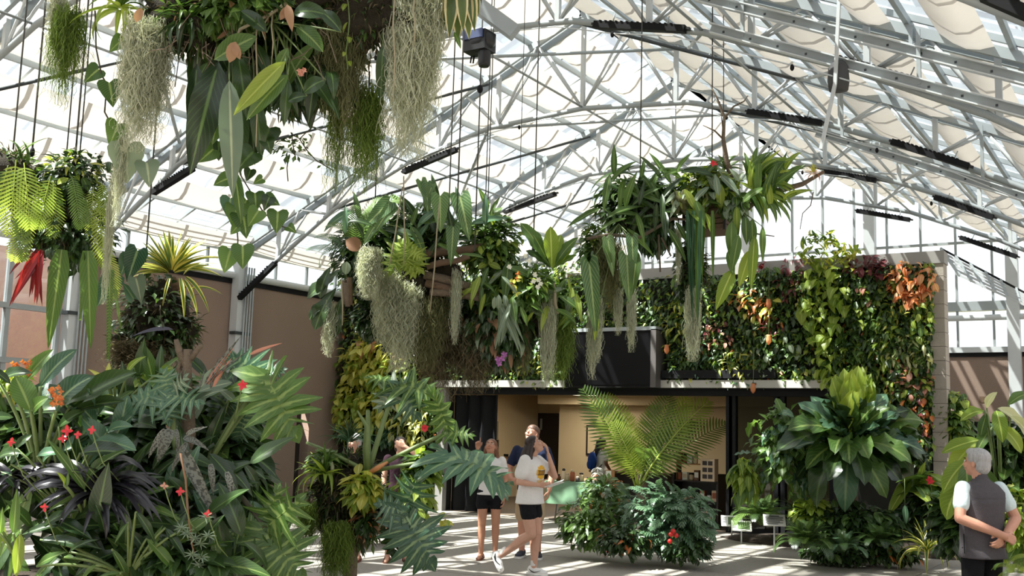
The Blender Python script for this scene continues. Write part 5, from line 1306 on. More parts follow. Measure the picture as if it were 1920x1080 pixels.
# long hanging leaves
LH = {k_: [leaf_mesh(LM[k_], 'lance', 0.27, d_, nv=11, wave=0.05, wf=2, fold=0.3) for d_ in (0.3, 0.7)] for k_ in ('mid', 'dark', 'lime', 'grey', 'deep')}
AN = plant('strap_anthurium', at(430, 110, DA), 'dark long-leaved anthurium hanging from the middle of the big hanging garden', 'plant')
for i, (a, b, k, dd, w) in enumerate((((370, 120), (357, 258), 'dark', 0, .8), ((410, 115), (356, 328), 'dark', -.1, 1.0), ((430, 150), (436, 372), 'grey', -.2, .75), ((447, 105), (462, 222), 'dark', -.1, 1.0), ((452, 180), (450, 330), 'dark', .1, .8),
   ((440, 320), (452, 420), 'mid', -.1, .8), ((535, 115), (437, 217), 'lime', -.35, .9), ((540, 140), (462, 226), 'mid', -.3, 1.0), ((392, 130), (372, 230), 'dark', .2, .9), ((540, 150), (532, 238), 'dark', 0, .9), ((590, 140), (578, 232), 'dark', .1, 1.0),
   ((480, 190), (490, 300), 'dark', .1, 1.0), ((470, 220), (478, 310), 'dark', .15, .9), ((425, 120), (395, 215), 'dark', .2, 1.1), ((500, 100), (475, 190), 'dark', .2, 1.2), ((515, 130), (560, 220), 'dark', .25, 1.0), ((718, 85), (713, 195), 'dark', .0, .8), ((560, 95), (600, 180), 'dark', .2, 1.1))):
    leaf_ab(AN, LH[k][i % 2], a, b, DA-0.25+dd, 0.05, 0.75, w)
    stem(AN, at(a[0]+U(-10, 10), 60, DA-0.1), at(a[0], a[1], DA-0.25+dd), 0.006, None, 0.02)
BP = plant('philodendron', at(480, 60, DA), 'broad green philodendron leaves in front of the dark root mass at top left', 'plant')
for i, (a, b, k, w) in enumerate((((402, 112), (482, 68), 'mid', 1.0), ((556, 50), (606, 98), 'mid', 1.0), ((550, 25), (615, 30), 'dark', 1.0), ((520, 130), (540, 90), 'mid', 1.0), ((575, 180), (540, 190), 'dark', 1.2), ((610, 150), (570, 175), 'dark', 1.2), ((500, 60), (450, 20), 'dark', 1.0), ((640, 60), (600, 20), 'dark', 1.0))):
    leaf_ab(BP, BRD[k][i % 3], a, b, DA-0.5, 0.0, 0.7, w); stem(BP, at(510, 40, DA-.3), at(a[0], a[1], DA-.5), 0.006, None, 0.02)
dl = plant('dead_leaf', at(438, 80, DA-.55), 'withered tan leaf hanging over the green philodendron leaf', 'leaf'); leaf_ab(dl, ME['ov_dry'][2], (442, 78), (430, 118), DA-.55, 0, 0.8, 1.0); leaf_ab(dl, ME['ov_dry'][1], (436, 80), (450, 112), DA-.56, 0, 0.8, 0.9)
dl = plant('dead_leaf', at(541, 15, DA-.55), 'withered tan leaf on the branch tip above the green leaf', 'leaf'); leaf_ab(dl, ME['ln_dry'][1], (538, 8), (548, 60), DA-.55, 0, 0.8, 1.2); leaf_ab(dl, ME['ov_dry'][1], (541, 12), (525, 38), DA-.55, 0, 0.8, 0.9)
dl = plant('dead_leaf', at(266, 20, DA-.4), 'reddish dry leaf at the top of the first grey moss curtain', 'leaf'); leaf_ab(dl, ME['ov_dry'][1], (266, 15), (254, 42), DA-.42, 0, 0.8, 1.0)
# heart-leaved vines
HV = plant('heart_leaf_vine', at(440, 260, DA), 'heart-leaved vine trailing below the big hanging garden', 'vine')
MB().tube([at(x, y, DA-.1)-HV.location for x, y in ((440, 240), (452, 330), (470, 360), (495, 400), (530, 425), (548, 430))], 0.005, 5).build('stem', LM['stem_dark'], HV)
MB().tube([at(x, y, DA-.1)-HV.location for x, y in ((440, 240), (440, 330), (442, 400), (446, 450), (445, 470))], 0.005, 5).build('stem', LM['stem_dark'], HV)
for i, (a, b, k) in enumerate((((455, 462), (455, 505), 'mid'), ((432, 470), (420, 512), 'mid'), ((478, 362), (480, 398), 'mid'), ((498, 372), (525, 385), 'mid'), ((521, 397), (518, 438), 'mid'), ((540, 425), (556, 438), 'mid'), ((485, 395), (465, 425), 'mid'), ((505, 370), (495, 395), 'dark'),
   ((475, 285), (445, 320), 'dark'), ((400, 280), (372, 305), 'mid'), ((428, 335), (400, 348), 'mid'), ((405, 235), (398, 272), 'mid'), ((432, 372), (428, 410), 'deep'), ((445, 385), (438, 430), 'mid'), ((455, 400), (462, 448), 'mid'), ((410, 265), (410, 302), 'dark'), ((505, 240), (490, 285), 'dark'), ((500, 262), (508, 290), 'dark'), ((470, 318), (462, 340), 'dark'), ((492, 335), (475, 345), 'mid'), ((462, 375), (450, 405), 'mid'), ((445, 425), (432, 440), 'mid'))):
    leaf_ab(HV, ME['ht_'+k][i % 3], a, b, DA-.12+U(-.1, .1), 0.0, 0.75, 1.05)
LV2 = plant('heart_leaf_vine', at(190, 120, DA), 'thin brown vine with a few heart leaves left of the grey moss curtain', 'vine')
MB().tube([at(x, y, DA-.2)-LV2.location for x, y in ((178, 20), (180, 90), (190, 140), (200, 158), (196, 210), (212, 240), (222, 275))], 0.006, 5).build('stem', LM['stem_dark'], LV2)
for i, (a, b, k) in enumerate((((205, 155), (212, 202), 'mid'), ((185, 130), (158, 155), 'mid'), ((222, 232), (205, 275), 'mid'), ((236, 275), (238, 345), 'grey'), ((275, 305), (280, 352), 'grey'), ((230, 75), (205, 98), 'mid'))):
    leaf_ab(LV2, ME['ht_'+k][i % 3], a, b, DA-.2, 0.0, 0.75, 1.0)
SV = plant('fine_vine', at(560, 240, DA), 'fine twiggy vine with tiny leaves right of the long hanging leaves', 'vine')
for k_, pts in enumerate((((600, 190), (585, 240), (560, 260), (545, 250), (555, 300)), ((560, 260), (590, 300), (625, 320)), ((540, 290), (540, 340)))):
    vine(SV, [at(x, y, DA) for x, y in pts], [LSM['mid'], LSM['dark']], 0.02, 0.05, 0.004, LM['stem_dark'], 0.3, spread=0.02)
bush(SV, [LSM['mid'], LSM['dark']], 60, (0.16, 0.1, 0.1), 0.06, off=at(548, 278, DA)-SV.location, zmin=-1)
# moss and rhipsalis
mosspx('grey Spanish moss curtain left of the dark hanging leaves', 275, 40, 285, 100, DA-.15, MOSS, k=3)
mosspx('narrow wisp of grey moss at the upper left corner', 112, -20, 95, 36, DA, MOSS)
mosspx('widest curtain of grey Spanish moss beside the cream-edged leaves', 787, -40, 285, 108, DA-.1, MOSS + MOSSO, k=4)
mosspx('olive moss veil between the vine leaves and the green rhipsalis', 655, -20, 260, 80, DA, MOSSO, k=3)
mosspx('thin trailing end of moss below the first grey curtain', 232, 240, 420, 26, DA-.18, MOSS)
mosspx('green rhipsalis tuft at the upper left', 143, 10, 200, 62, DA-.05, RHIP, 'rhipsalis', 'rhipsalis', 'green rhipsalis tufts', 2)
mosspx('bright green rhipsalis hanging at the right end of the big garden', 692, 150, 355, 72, DA-.05, RHIP, 'rhipsalis', 'rhipsalis', 'green rhipsalis tufts', 2)
mosspx('dark green rhipsalis fringe above the bright green one', 640, 120, 360, 46, DA+.1, RHIP, 'rhipsalis', 'rhipsalis', 'green rhipsalis tufts', 1)
VA = plant('cream_edged_bromeliad', at(862, -30, DA-.1), 'cream-edged stiff leaves pointing down at the top centre', 'bromeliad')
CE = [leaf_mesh(LM['varieg_pale'], 'lance', 0.26, d_, nv=8, fold=0.5) for d_ in (0.2, 0.5)]
for i, (a, b) in enumerate((((845, -30), (832, 50)), ((850, -35), (842, 72)), ((860, -35), (858, 80)), ((870, -30), (880, 75)), ((878, -35), (890, 60)), ((865, -30), (868, 60)), ((855, -30), (828, 35)), ((885, -35), (898, 30)))):
    leaf_ab(VA, CE[i % 2], a, b, DA-.12+U(-.08, .08), 0, 0.8, 1.0)
leaf_ab(VA, ME['lg_mid'][0], (852, 60), (864, 92), DA-.1, 0, 0.6); core(VA, (0.1, 0.1, 0.08), (0, 0, 0.02), 'peat')
BR_ = plant('green_bromeliad', at(225, 15, DA-.1), 'yellow-green strappy bromeliad at the top of the first grey moss curtain', 'bromeliad'); rosette(BR_, ME['st_mid'] + ME['st_lime'], 30, 0.30, 70, -50, width=1.0)
BR_ = plant('green_bromeliad', at(350, 35, DA-.3), 'short ferny tuft along the underside of the root mass', 'bromeliad'); rosette(BR_, ME['st_mid'] + ME['st_dark'], 30, 0.26, 40, -60)
mx = plant('leafy_garland', at(655, 20, DA-.2), 'string of small rounded leaves hanging beside the olive moss', 'vine'); vine(mx, [at(650, -20, DA-.25), at(655, 40, DA-.25), at(650, 100, DA-.25), at(652, 130, DA-.25)], ME['ov_lime'], 0.022, 0.07, 0.005, None, 0.5, spread=0.02)
for px, y0, y1, lb in ((480, 5, 275, 'long pale aerial root in front of the yellow-green leaf'), (509, 20, 122, 'short pale aerial root right of the long one'), (737, -10, 190, 'pale aerial root left of the widest moss curtain'), (775, -10, 90, 'pale aerial root across the widest moss curtain')):
    a = at(px, y1, DA-.5); b = at(px+3, y0, DA-.45); P = plant('aerial_root', a, lb, 'root', 'hanging aerial roots'); MB().tube([(0, 0, 0), Vector((0.01, 0, 0)) + (b-a)*0.4, (b-a)*0.7 + Vector((-0.01, 0, 0)), b-a], [.003, .005, .005, .006], 5).build('strand', LM['root'], P)
bg = plant('dark_foliage', at(540, 90, DA+.3), 'dark shaded foliage in the core of the big hanging garden', 'plant')
bush(bg, ME['ov_dark'] + ME['ln_dark'] + LH['dark'], 220, (0.7, 0.3, 0.4), 0.26, stuff=1800, stuffmesh=LSM['dark'], stuffmat=LM['dark'], zmin=-1)
tf = plant('mixed_tuft', at(420, 20, DA-.25), 'tangled brown and green tufts along the top of the big hanging garden', 'plant'); bush(tf, ME['ln_mid'] + ME['ln_dry'] + ME['ln_dark'], 110, (0.55, 0.25, 0.16), 0.15, stuff=600, stuffmesh=LSM['mid'], stuffmat=LM['mid'], zmin=-1)
fl = plant('pink_flower_cluster', at(566, 132, DA-.5), 'tiny pink flowers in the dark leaves of the big hanging garden', 'flower')
for i in range(6): flower(fl, at(566+U(-8, 8), 132+U(-8, 8), DA-.5), 0.02, 'pink', 5)
# ---- B: fern ball at the left edge
DB = 8.2
HB = plant('hanging_planter', at(105, 415, DB), 'dark root ball of the hanging fern garden at the left edge', 'hanging planter')
core(HB, (0.28, 0.22, 0.22), (0, 0, 0.02), 'peat', 'root_mass', 11, 0.6, 26, 16); core(HB, (0.20, 0.20, 0.15), at(20, 330, DB)-HB.location, 'peat', 'root_mass', 12, 0.5)
sling(60, 290, DB, 'wire holding the left fern garden'); sling(140, 310, DB, 'second wire holding the left fern garden')
BF = plant('boston_fern', at(60, 330, DB-.3), 'sunlit yellow-green fern on the left hanging garden', 'fern')
LF = [frond_mesh(LM['lime'], 19, 0.27, 0.032, d_, 68, 0.08, 'ell', 0.05, seed=i_+30) for i_, d_ in enumerate((0.5, 0.9))]
for i, (a, b, w) in enumerate((((30, 300), (18, 440), 1), ((45, 305), (55, 430), 1), ((95, 330), (70, 430), 1), ((60, 400), (25, 490), 1), ((100, 340), (98, 445), 1), ((135, 330), (150, 430), .8), ((15, 310), (-10, 420), 1), ((35, 390), (45, 490), .9), ((130, 325), (165, 420), .7))):
    leaf_ab(BF, LF[i % 2] if i < 5 else FERN['mid'][i % 2], a, b, DB-.4+U(-.1, .1), 0.0, 0.75, w, name='frond')
RF = plant('boston_fern', at(185, 350, DB-.2), 'yellow-green fern on the moss side of the left hanging garden', 'fern')
for i, (a, b) in enumerate((((190, 340), (200, 420)), ((185, 380), (195, 500)), ((190, 420), (205, 480)), ((175, 350), (170, 440)), ((205, 470), (215, 560)))): leaf_ab(RF, LF[i % 2], a, b, DB-.3, 0, 0.7, 0.8, name='frond')
SF = plant('strap_fern', at(130, 460, DB-.2), 'long pleated hanging strap fronds below the left hanging garden', 'fern')
PL = [leaf_mesh(LM['mid'], 'strap', 0.16, d_, nv=14, wave=0.12, wf=9, fold=0.5) for d_ in (0.1, 0.25)]
for i, (a, b, w) in enumerate((((116, 468), (90, 655), 1.15), ((165, 470), (170, 655), 1.1), ((207, 500), (203, 672), .6), ((215, 540), (226, 615), .7), ((158, 500), (150, 600), .8))): leaf_ab(SF, PL[i % 2] if i < 2 else STF[i % 2], a, b, DB-.35, 0, 0.85, w, name='frond')
RB = plant('red_bromeliad', at(70, 470, DB-.2), 'dark red strap leaves dangling under the left hanging garden', 'bromeliad')
for i in range(18): leaf_ab(RB, ME['st_red'][i % 2], (70+U(-14, 14), 472+U(-6, 10)), (62+U(-48, 26), 545+U(-35, 35)), DB-.25+U(-.1, .1), 0, 0.7, 0.75)
TB = plant('strap_plant', at(40, 290, DB-.1), 'arching green strap leaves on top of the left hanging garden', 'plant')
for i, (a, b) in enumerate((((30, 305), (95, 258)), ((30, 300), (70, 268)), ((35, 310), (10, 262)), ((20, 305), (-5, 280)), ((50, 310), (40, 262)), ((45, 305), (80, 290)))): leaf_ab(TB, ME['st_mid'][1 + i % 3], a, b, DB-.1, 0, 0.3, 1.0)
TG = plant('leaf_mound', at(140, 330, DB), 'mixed yellow and dark small leaves on top of the left hanging garden', 'plant'); bush(TG, ME['ov_lime'] + ME['ov_dark'] + ME['ov_mid'] + ME['ln_yellow'], 120, (0.36, 0.28, 0.22), 0.11, stuff=500, stuffmesh=LSM['dark'], stuffmat=LM['dark'], zmin=-1)
DG_ = plant('dark_fringe', at(140, 430, DB-.1), 'dark fringe of foliage around the left root ball', 'plant'); bush(DG_, ME['ov_dark'] + ME['ln_dark'] + ME['ln_mid'], 110, (0.42, 0.34, 0.36), 0.12, stuff=600, stuffmesh=LSM['dark'], stuffmat=LM['dark'], zmin=-1)
mosspx('thin grey moss strand beside the left fern garden', 214, 320, 560, 16, DB-.4, MOSS)
# ---- C: variegated bromeliad on a mossy ball
DC = 9.6
HC_ = plant('mossy_ball', at(290, 590, DC), 'dark moss ball carrying the yellow-striped bromeliad', 'hanging planter')
core(HC_, (0.22, 0.20, 0.22), (0, 0, 0), 'peat', 'root_mass', 21, 0.6, 26, 16); core(HC_, (0.15, 0.13, 0.12), at(335, 625, DC)-HC_.location, 'peat', 'root_mass', 22, 0.5); core(HC_, (0.07, 0.07, 0.07), at(325, 535, DC)-HC_.location, 'wood', 'stump', 23, 0.4)
core(HC_, (0.20, 0.17, 0.16), at(250, 660, DC)-HC_.location, 'peat', 'root_mass', 24, 0.6)
sling(270, 530, DC, 'wire holding the moss ball of the yellow-striped bromeliad')
bush(HC_, ME['ln_dark'] + ME['ln_mid'] + ME['ln_grey'], 110, (0.42, 0.36, 0.46), 0.13, stuff=900, stuffmesh=LSM['dark'], stuffmat=LM['dark'], zmin=-1, off=(0, 0, -0.06))
VB = plant('striped_bromeliad', at(322, 515, DC-.2), 'large yellow-striped bromeliad with spiky leaves in front of the brown wall', 'bromeliad')
VS = [leaf_mesh(LM['varieg'], 'strap', 0.15, d_, nv=9, fold=0.55) for d_ in (0.1, 0.5, 1.0, 1.6)]
for i in range(42):
    an = math.radians(-100 + 200*((i*0.618) % 1)); t = (i*0.382) % 1
    L_ = 88*(0.72+0.4*U(0, 1)); tx = 322 + math.sin(an)*L_*1.15; ty = 512 - math.cos(an)*L_*0.98
    leaf_ab(VB, VS[0 if abs(an) < 0.7 else 1], (322+math.sin(an)*8, 512-math.cos(an)*6), (tx, ty), DC-.2, U(-0.35, 0.25), 0.35, 0.9)
for a, b in (((318, 522), (305, 575)), ((338, 522), (345, 598)), ((348, 520), (392, 588)), ((345, 525), (370, 595)), ((355, 545), (418, 553)), ((345, 515), (400, 500))): leaf_ab(VB, VS[2], a, b, DC-.35, -0.05, 0.5, 0.7)
PH = plant('grey_leaf_plant', at(250, 520, DC-.3), 'blue-grey arrow leaves left of the yellow-striped bromeliad', 'plant')
for a, b, k in (((258, 470), (238, 530), 'deep'), ((255, 522), (265, 570), 'grey'), ((215, 520), (182, 575), 'deep'), ((240, 480), (225, 520), 'deep'), ((250, 560), (230, 530), 'deep')): leaf_ab(PH, ME['ht_'+k][0], a, b, DC-.5, 0, 0.7, 0.7)
DL = plant('dark_velvet_leaf', at(285, 625, DC-.4), 'flat grey-purple velvet leaf hanging below the moss ball', 'leaf'); leaf_ab(DL, leaf_mesh(plain('grey_purple_velvet', G(86, 84, 100), 0.8), 'lance', 0.34, 0.3, nv=8), (325, 618), (245, 632), DC-.5, 0, 0.3, 1.0); MB().tube([(0.15, 0, 0.02), (0.1, 0, 0.12), (0.02, 0.05, 0.25)], 0.004, 5).build('petiole', LM['stem_dark'], DL)
mosspx('dark brown moss skirt under the moss ball', 270, 640, 720, 120, DC-.1, MOSSD, k=2)
# ---- F: log raft with dense epiphytes in the centre
DF = 12.2
HF = plant('log_raft', at(840, 545, DF), 'hanging raft of weathered logs in the centre', 'log raft')
for i, (a, b, r) in enumerate((((790, 478), (905, 462), .05), ((795, 515), (905, 548), .05), ((798, 530), (900, 556), .045), ((806, 548), (900, 560), .04), ((800, 500), (880, 480), .035), ((645, 525), (648, 570), .03), ((655, 520), (657, 572), .03), ((650, 530), (652, 575), .03))):
    p = at(a[0], a[1], DF-.4-0.02*i) - HF.location; q = at(b[0], b[1], DF-.4-0.02*i) - HF.location
    MB().tube([p, p.lerp(q, .35) + Vector((0, 0, U(-.02, .02))), p.lerp(q, .7) + Vector((0, 0, U(-.02, .02))), q], [r, r*1.1, r*.95, r*.9], 8).build('log', MT['bark'] if i % 2 else MT['wood'], HF)
core(HF, (0.56, 0.26, 0.26), at(770, 530, DF)-HF.location, 'peat', 'root_mass', 31, 0.5, 30, 16); core(HF, (0.49, 0.26, 0.31), at(960, 580, DF)-HF.location, 'peat', 'root_mass', 32, 0.5, 30, 16); core(HF, (0.40, 0.23, 0.22), at(870, 640, DF)-HF.location, 'peat', 'root_mass', 33, 0.5, 30, 16)
for i, (x, y) in enumerate(((700, 450), (840, 440), (1000, 470))): sling(x, y, DF, ['first wire of the log raft', 'middle wire of the log raft', 'third wire of the log raft'][i])
def bushd(name, label, px, py, d, rpx, meshes, n, L, stuff=0, key='dark', **kw):
    p = at(px, py, d); P = plant(name, p, label, kw.pop('cat', 'plant')); k = d/FPX
    bush(P, meshes, n, (rpx[0]*k, min(rpx[0], rpx[1])*k*0.8, rpx[1]*k), L, stuff=stuff, stuffmesh=LSM[key], stuffmat=LM[key], zmin=-1, toward=TOCAM(p), **kw); return P
bushd('leafy_epiphyte', 'dark mixed leaves at the left end of the log raft', 690, 470, DF, (85, 70), ME['ln_dark'] + ME['ov_mid'] + ME['ln_grey'], 170, 0.180, 1080)
bushd('leafy_epiphyte', 'dark leaves in the middle of the log raft behind the yellow fern', 780, 450, DF, (80, 70), ME['ln_dark'] + ME['ov_dark'] + ME['ln_mid'], 204, 0.180, 1260)
bushd('leafy_epiphyte', 'small-leaved creeper on top of the raft left of the big nest leaves', 915, 455, DF-.2, (70, 60), ME['ov_mid'] + ME['ht_mid'] + ME['ov_lime'], 204, 0.135, 900, 'mid')
bushd('leafy_epiphyte', 'tangle of thin grey-green leaves under the right half of the raft', 925, 620, DF-.1, (85, 80), ME['ln_grey'] + ME['ln_dark'] + ME['ln_dry'], 255, 0.198, 1080, 'dark', droop=1.4)
bushd('leafy_epiphyte', 'green orchid leaves along the front of the raft', 960, 540, DF-.3, (90, 50), ME['ln_mid'] + ME['ln_lime'] + ME['ov_mid'], 204, 0.180, 540, 'mid')
bushd('leafy_epiphyte', 'drooping dark growth below the left half of the raft', 720, 590, DF, (70, 50), ME['ln_dark'] + ME['ov_dark'], 136, 0.180, 900)
bushd('leafy_epiphyte', 'dark hanging growth behind the grey moss in the raft centre', 830, 590, DF+.1, (90, 70), ME['ln_dark'] + ME['ln_dry'], 153, 0.180, 1260)
bushd('leafy_epiphyte', 'light leaves at the end of the raft towards the wooden basket', 1050, 570, DF-.1, (40, 70), ME['ln_lime'] + ME['ln_mid'], 102, 0.180, 360, 'mid')
AV = plant('velvet_anthurium', at(830, 380, DF-.4), 'pale-veined anthurium leaves hanging above the raft', 'plant')
VV = [outline_mesh(leafmat('pale_veined_leaf', G(70, 104, 62), G(98, 130, 78), G(168, 188, 128), veins=0.5, trans=0.3), 'spear', d_) for d_ in (0.3, 0.6)]
for i, (a, b, w) in enumerate((((825, 368), (826, 438), 1.1), ((862, 368), (880, 452), 1), ((800, 345), (802, 400), .9), ((850, 425), (845, 500), .8), ((730, 380), (682, 428), 1.1), ((735, 388), (700, 440), .9), ((705, 420), (680, 462), .8), ((812, 345), (800, 375), .9), ((790, 340), (808, 395), .8))):
    leaf_ab(AV, VV[i % 2], a, b, DF-.6, 0, 0.7, w); stem(AV, at(800, 450, DF-.2), at(a[0], a[1], DF-.6), 0.008)
ST_ = plant('staghorn_fern', at(760, 475, DF-.6), 'yellow-green antler-like fern in the middle of the raft', 'fern')
for i in range(16): leaf_ab(ST_, LOBX['lime'][i % 2], (760+U(-8, 8), 468+U(-8, 8)), (755+U(-32, 42), 505+U(-20, 22)), DF-.7+U(-.1, .1), 0, 0.7, 0.8, name='frond')
SG = plant('staghorn_fern', at(950, 590, DF-.6), 'blue-grey forked staghorn fern hanging under the raft', 'fern')
for i in range(10): leaf_ab(SG, ME['st_grey'][i % 3], (950+U(-14, 14), 575+U(-8, 8)), (958+U(-35, 40), 640+U(-20, 30)), DF-.65+U(-.1, .1), 0, 0.7, 0.75, name='frond')
CG = plant('curled_leaf_plant', at(935, 560, DF-.7), 'curled silvery leaf mount on the raft front', 'plant')
for a, b in (((935, 552), (935, 582)), ((945, 552), (950, 578)), ((928, 556), (926, 580))): leaf_ab(CG, ME['ov_grey'][2], a, b, DF-.72, 0, 0.7, 0.7)
BNF = plant('birds_nest_fern', at(1035, 500, DF-.5), 'glossy bright green bird nest fern at the right end of the raft', 'fern')
for i, (b, k, w) in enumerate((((1032, 424), 'lime', 1.1), ((975, 418), 'mid', .8), ((1075, 460), 'lime', 1), ((1085, 445), 'mid', .8), ((1000, 440), 'mid', .9), ((1052, 440), 'lime', 1), ((1082, 478), 'mid', .9), ((985, 470), 'dark', .9), ((1060, 490), 'mid', .9), ((1010, 475), 'mid', .9))):
    leaf_ab(BNF, ME['ob_'+k][i % 2], (1035+(b[0]-1035)*.08, 502), b, DF-.5, U(-.15, .15), 0.55, w, name='frond')
PF = plant('palm_fern', at(640, 460, DF-.2), 'feathery fern fronds at the left tip of the raft', 'fern')
for i, b in enumerate(((575, 468), (590, 445), (600, 500), (640, 400), (665, 385), (610, 425), (690, 395), (720, 370), (760, 375))): leaf_ab(PF, FERN['deep' if i < 3 else 'mid'][i % 3], (650+i*4, 470), b, DF-.2, U(-.1, .2), 0.4, 1.0, name='frond')
DLv = plant('dark_hanging_leaves', at(620, 510, DF-.2), 'glossy dark lobed leaves hanging at the left end of the raft', 'plant')
for i, (a, b) in enumerate((((640, 505), (575, 560)), ((630, 540), (590, 620)), ((620, 500), (600, 560)), ((640, 560), (620, 640)), ((615, 560), (580, 600)))): leaf_ab(DLv, ME['ob_dark'][i % 3], a, b, DF-.4, 0, 0.5, 1.1)
TN = plant('tan_shield_frond', at(664, 456, DF-.55), 'pale tan shield frond on the left of the raft', 'fern'); leaf_ab(TN, leaf_mesh(LM['dry'], 'ell', 0.8, 0.5, nv=6), (678, 468), (648, 450), DF-.6, 0, 0.8, 1); leaf_ab(TN, leaf_mesh(LM['grey'], 'ell', 0.7, 0.5, nv=6), (650, 490), (648, 515), DF-.6, 0, 0.8, 1)
mosspx('grey moss tangle on the left of the raft below the pale frond', 690, 465, 560, 60, DF-.5, MOSS + MOSSO, k=3)
mosspx('broad curtain of grey moss under the left half of the raft', 760, 530, 690, 85, DF-.3, MOSS, k=4)
mosspx('grey moss veil between the pale frond and the yellow fern', 725, 505, 640, 75, DF-.35, MOSS + MOSSO, k=3)
mosspx('olive moss veil under the logs of the raft', 812, 555, 690, 66, DF-.3, MOSSO, k=3)
mosspx('pale moss tassel at the far left end of the raft', 620, 565, 665, 26, DF-.4, MOSS)
mosspx('narrow grey moss tail right of the logs', 857, 505, 640, 20, DF-.5, MOSS)
mosspx('pale moss tassel hanging at the right part of the raft', 1031, 555, 720, 26, DF-.45, MOSS, k=2)
mosspx('dark brown moss sheet hanging over the lintel', 830, 590, 745, 70, DF-.1, MOSSD, k=3)
mosspx('brown root beard under the middle of the raft', 900, 600, 735, 70, DF-.15, MOSSD + MOSSO, k=3)
mosspx('thin grey beard in front of the lime leaves', 985, 600, 700, 36, DF-.2, MOSSO, k=2)
mosspx('dense bright green rhipsalis column left of the screen', 1060, 590, 720, 52, DF-.3, RHIP, 'rhipsalis', 'rhipsalis', 'green rhipsalis tufts', 3)
WO = plant('white_orchid', at(1005, 525, DF-.75), 'white orchid blossoms on the front of the raft', 'flower')
for x, y in ((1003, 515), (1010, 525), (1000, 528), (1014, 532), (985, 480), (992, 490), (955, 500), (1008, 538)): flower(WO, at(x, y, DF-.75), 0.036, 'flower_white', 6)
POr = plant('purple_orchid', at(940, 680, DF-.5), 'purple orchid blossoms hanging under the raft', 'flower')
for x, y in ((936, 682), (942, 672), (946, 664), (934, 674)): flower(POr, at(x, y, DF-.5), 0.045, 'flower_purple', 5)
YO = plant('yellow_orchid', at(965, 525, DF-.7), 'yellow orchid spike on the front of the raft', 'flower')
for i in range(12): flower(YO, at(965+U(-8, 8), 530+U(-24, 24), DF-.7), 0.035, 'flower_orange' if i % 4 == 0 else 'flower_white', 4) if i % 4 == 0 else link('petal', ME['ov_yellow'][0], None, YO, mat_dir(at(965+U(-8, 8), 530+U(-24, 24), DF-.7)-YO.location, (U(-1, 1), U(-1, 1), U(-.5, .5)), TOCAM(YO.location), 0.07))
PDs = plant('pale_pod', at(1038, 560, DF-.5), 'long pale pod hanging beside the pale moss tassel', 'pod'); MB().tube([at(x, y, DF-.5)-PDs.location for x, y in ((1039, 530), (1040, 550), (1041, 570), (1047, 588))], [.008, .02, .02, .012], 8).build('pod', LM['root'], PDs)
for px, y0, y1, x2, lb in ((757, 330, 495, 757, 'long straight aerial root crossing the yellow fern'), (755, 350, 498, 730, 'slanting aerial root left of the yellow fern'), (824, 380, 585, 806, 'long slanting aerial root right of the yellow fern'), (640, 520, 610, 642, 'aerial root at the left end of the raft')):
    a = at(x2, y1, DF-.85); b = at(px, y0, DF-.8); P = plant('aerial_root', a, lb, 'root', 'hanging aerial roots'); MB().tube([(0, 0, 0), (b-a)*0.4 + Vector((0.01, 0, 0)), (b-a)*0.7, b-a], [.006, .008, .008, .007], 5).build('strand', LM['root'], P)
# ---- G: wooden basket garden
DGd = 12.4
HG = plant('wooden_basket', at(1335, 410, DGd), 'slatted brown wooden basket of the right hanging garden', 'basket')
for k in range(7):
    MB().box((-0.24, -0.24, -0.17+k*0.062), (0.24, 0.24, -0.118+k*0.062)).build('slat', MT['wood'], HG)
for s_ in (-.25, .25): MB().box((s_-0.015, -0.26, -0.19), (s_+0.015, -0.235, 0.3)).build('corner_post', MT['dark_wood'], HG)
core(HG, (0.22, 0.20, 0.12), (0, 0.0, 0.32), 'peat', 'root_mass', 41, 0.5); core(HG, (0.33, 0.20, 0.15), at(1200, 400, DGd)-HG.location, 'peat', 'root_mass', 42, 0.6)
core(HG, (0.13, 0.13, 0.19), at(1300, 500, DGd)-HG.location, 'peat', 'root_mass', 43, 0.6)
sling(1335, 340, DGd, 'wire of the wooden basket garden'); sling(1200, 350, DGd, 'wire at the leafy end of the basket garden')
DBk = plant('dead_branch', at(1350, 330, DGd-.3), 'bare grey branch rising above and spreading from the wooden basket', 'branch')
o_ = DBk.location
for pts, rs in ((((1372, 335), (1362, 300), (1356, 260), (1358, 220), (1345, 185), (1332, 160)), (.035, .03, .022, .017, .012, .006)), (((1358, 222), (1375, 200), (1395, 190), (1402, 180)), (.014, .011, .008, .004)), (((1357, 262), (1340, 245), (1318, 235)), (.012, .009, .004)), (((1356, 250), (1350, 190)), (.008, .004)),
     (((1380, 345), (1370, 380), (1385, 420), (1372, 450)), (.035, .03, .025, .012)), (((1390, 400), (1430, 365), (1470, 355), (1505, 345), (1545, 322)), (.04, .035, .035, .03, .018)), (((1100, 448), (1140, 440), (1200, 445), (1260, 410), (1290, 412)), (.02, .02, .022, .02, .012)), (((1525, 360), (1520, 385), (1505, 400), (1500, 430)), (.006, .006, .005, .004)), (((1235, 440), (1238, 510)), (.012, .01)), (((1240, 445), (1258, 480), (1250, 485)), (.012, .01, .006)), (((1415, 438), (1452, 443)), (.01, .006))):
    MB().tube([at(x, y, DGd-.35)-o_ for x, y in pts], list(rs), 6).build('limb', MT['bark'], DBk)
YB = plant('yellow_bromeliad', at(1525, 325, DGd-.35), 'small yellow bromeliad on the tip of the bare branch', 'bromeliad'); rosette(YB, ME['st_yellow'] + ME['st_orange'], 22, 0.13, 85, -30, width=1.2)
CB = plant('strap_orchid', at(1430, 350, DGd-.3), 'green strappy orchid fanning out at the right of the wooden basket', 'orchid')
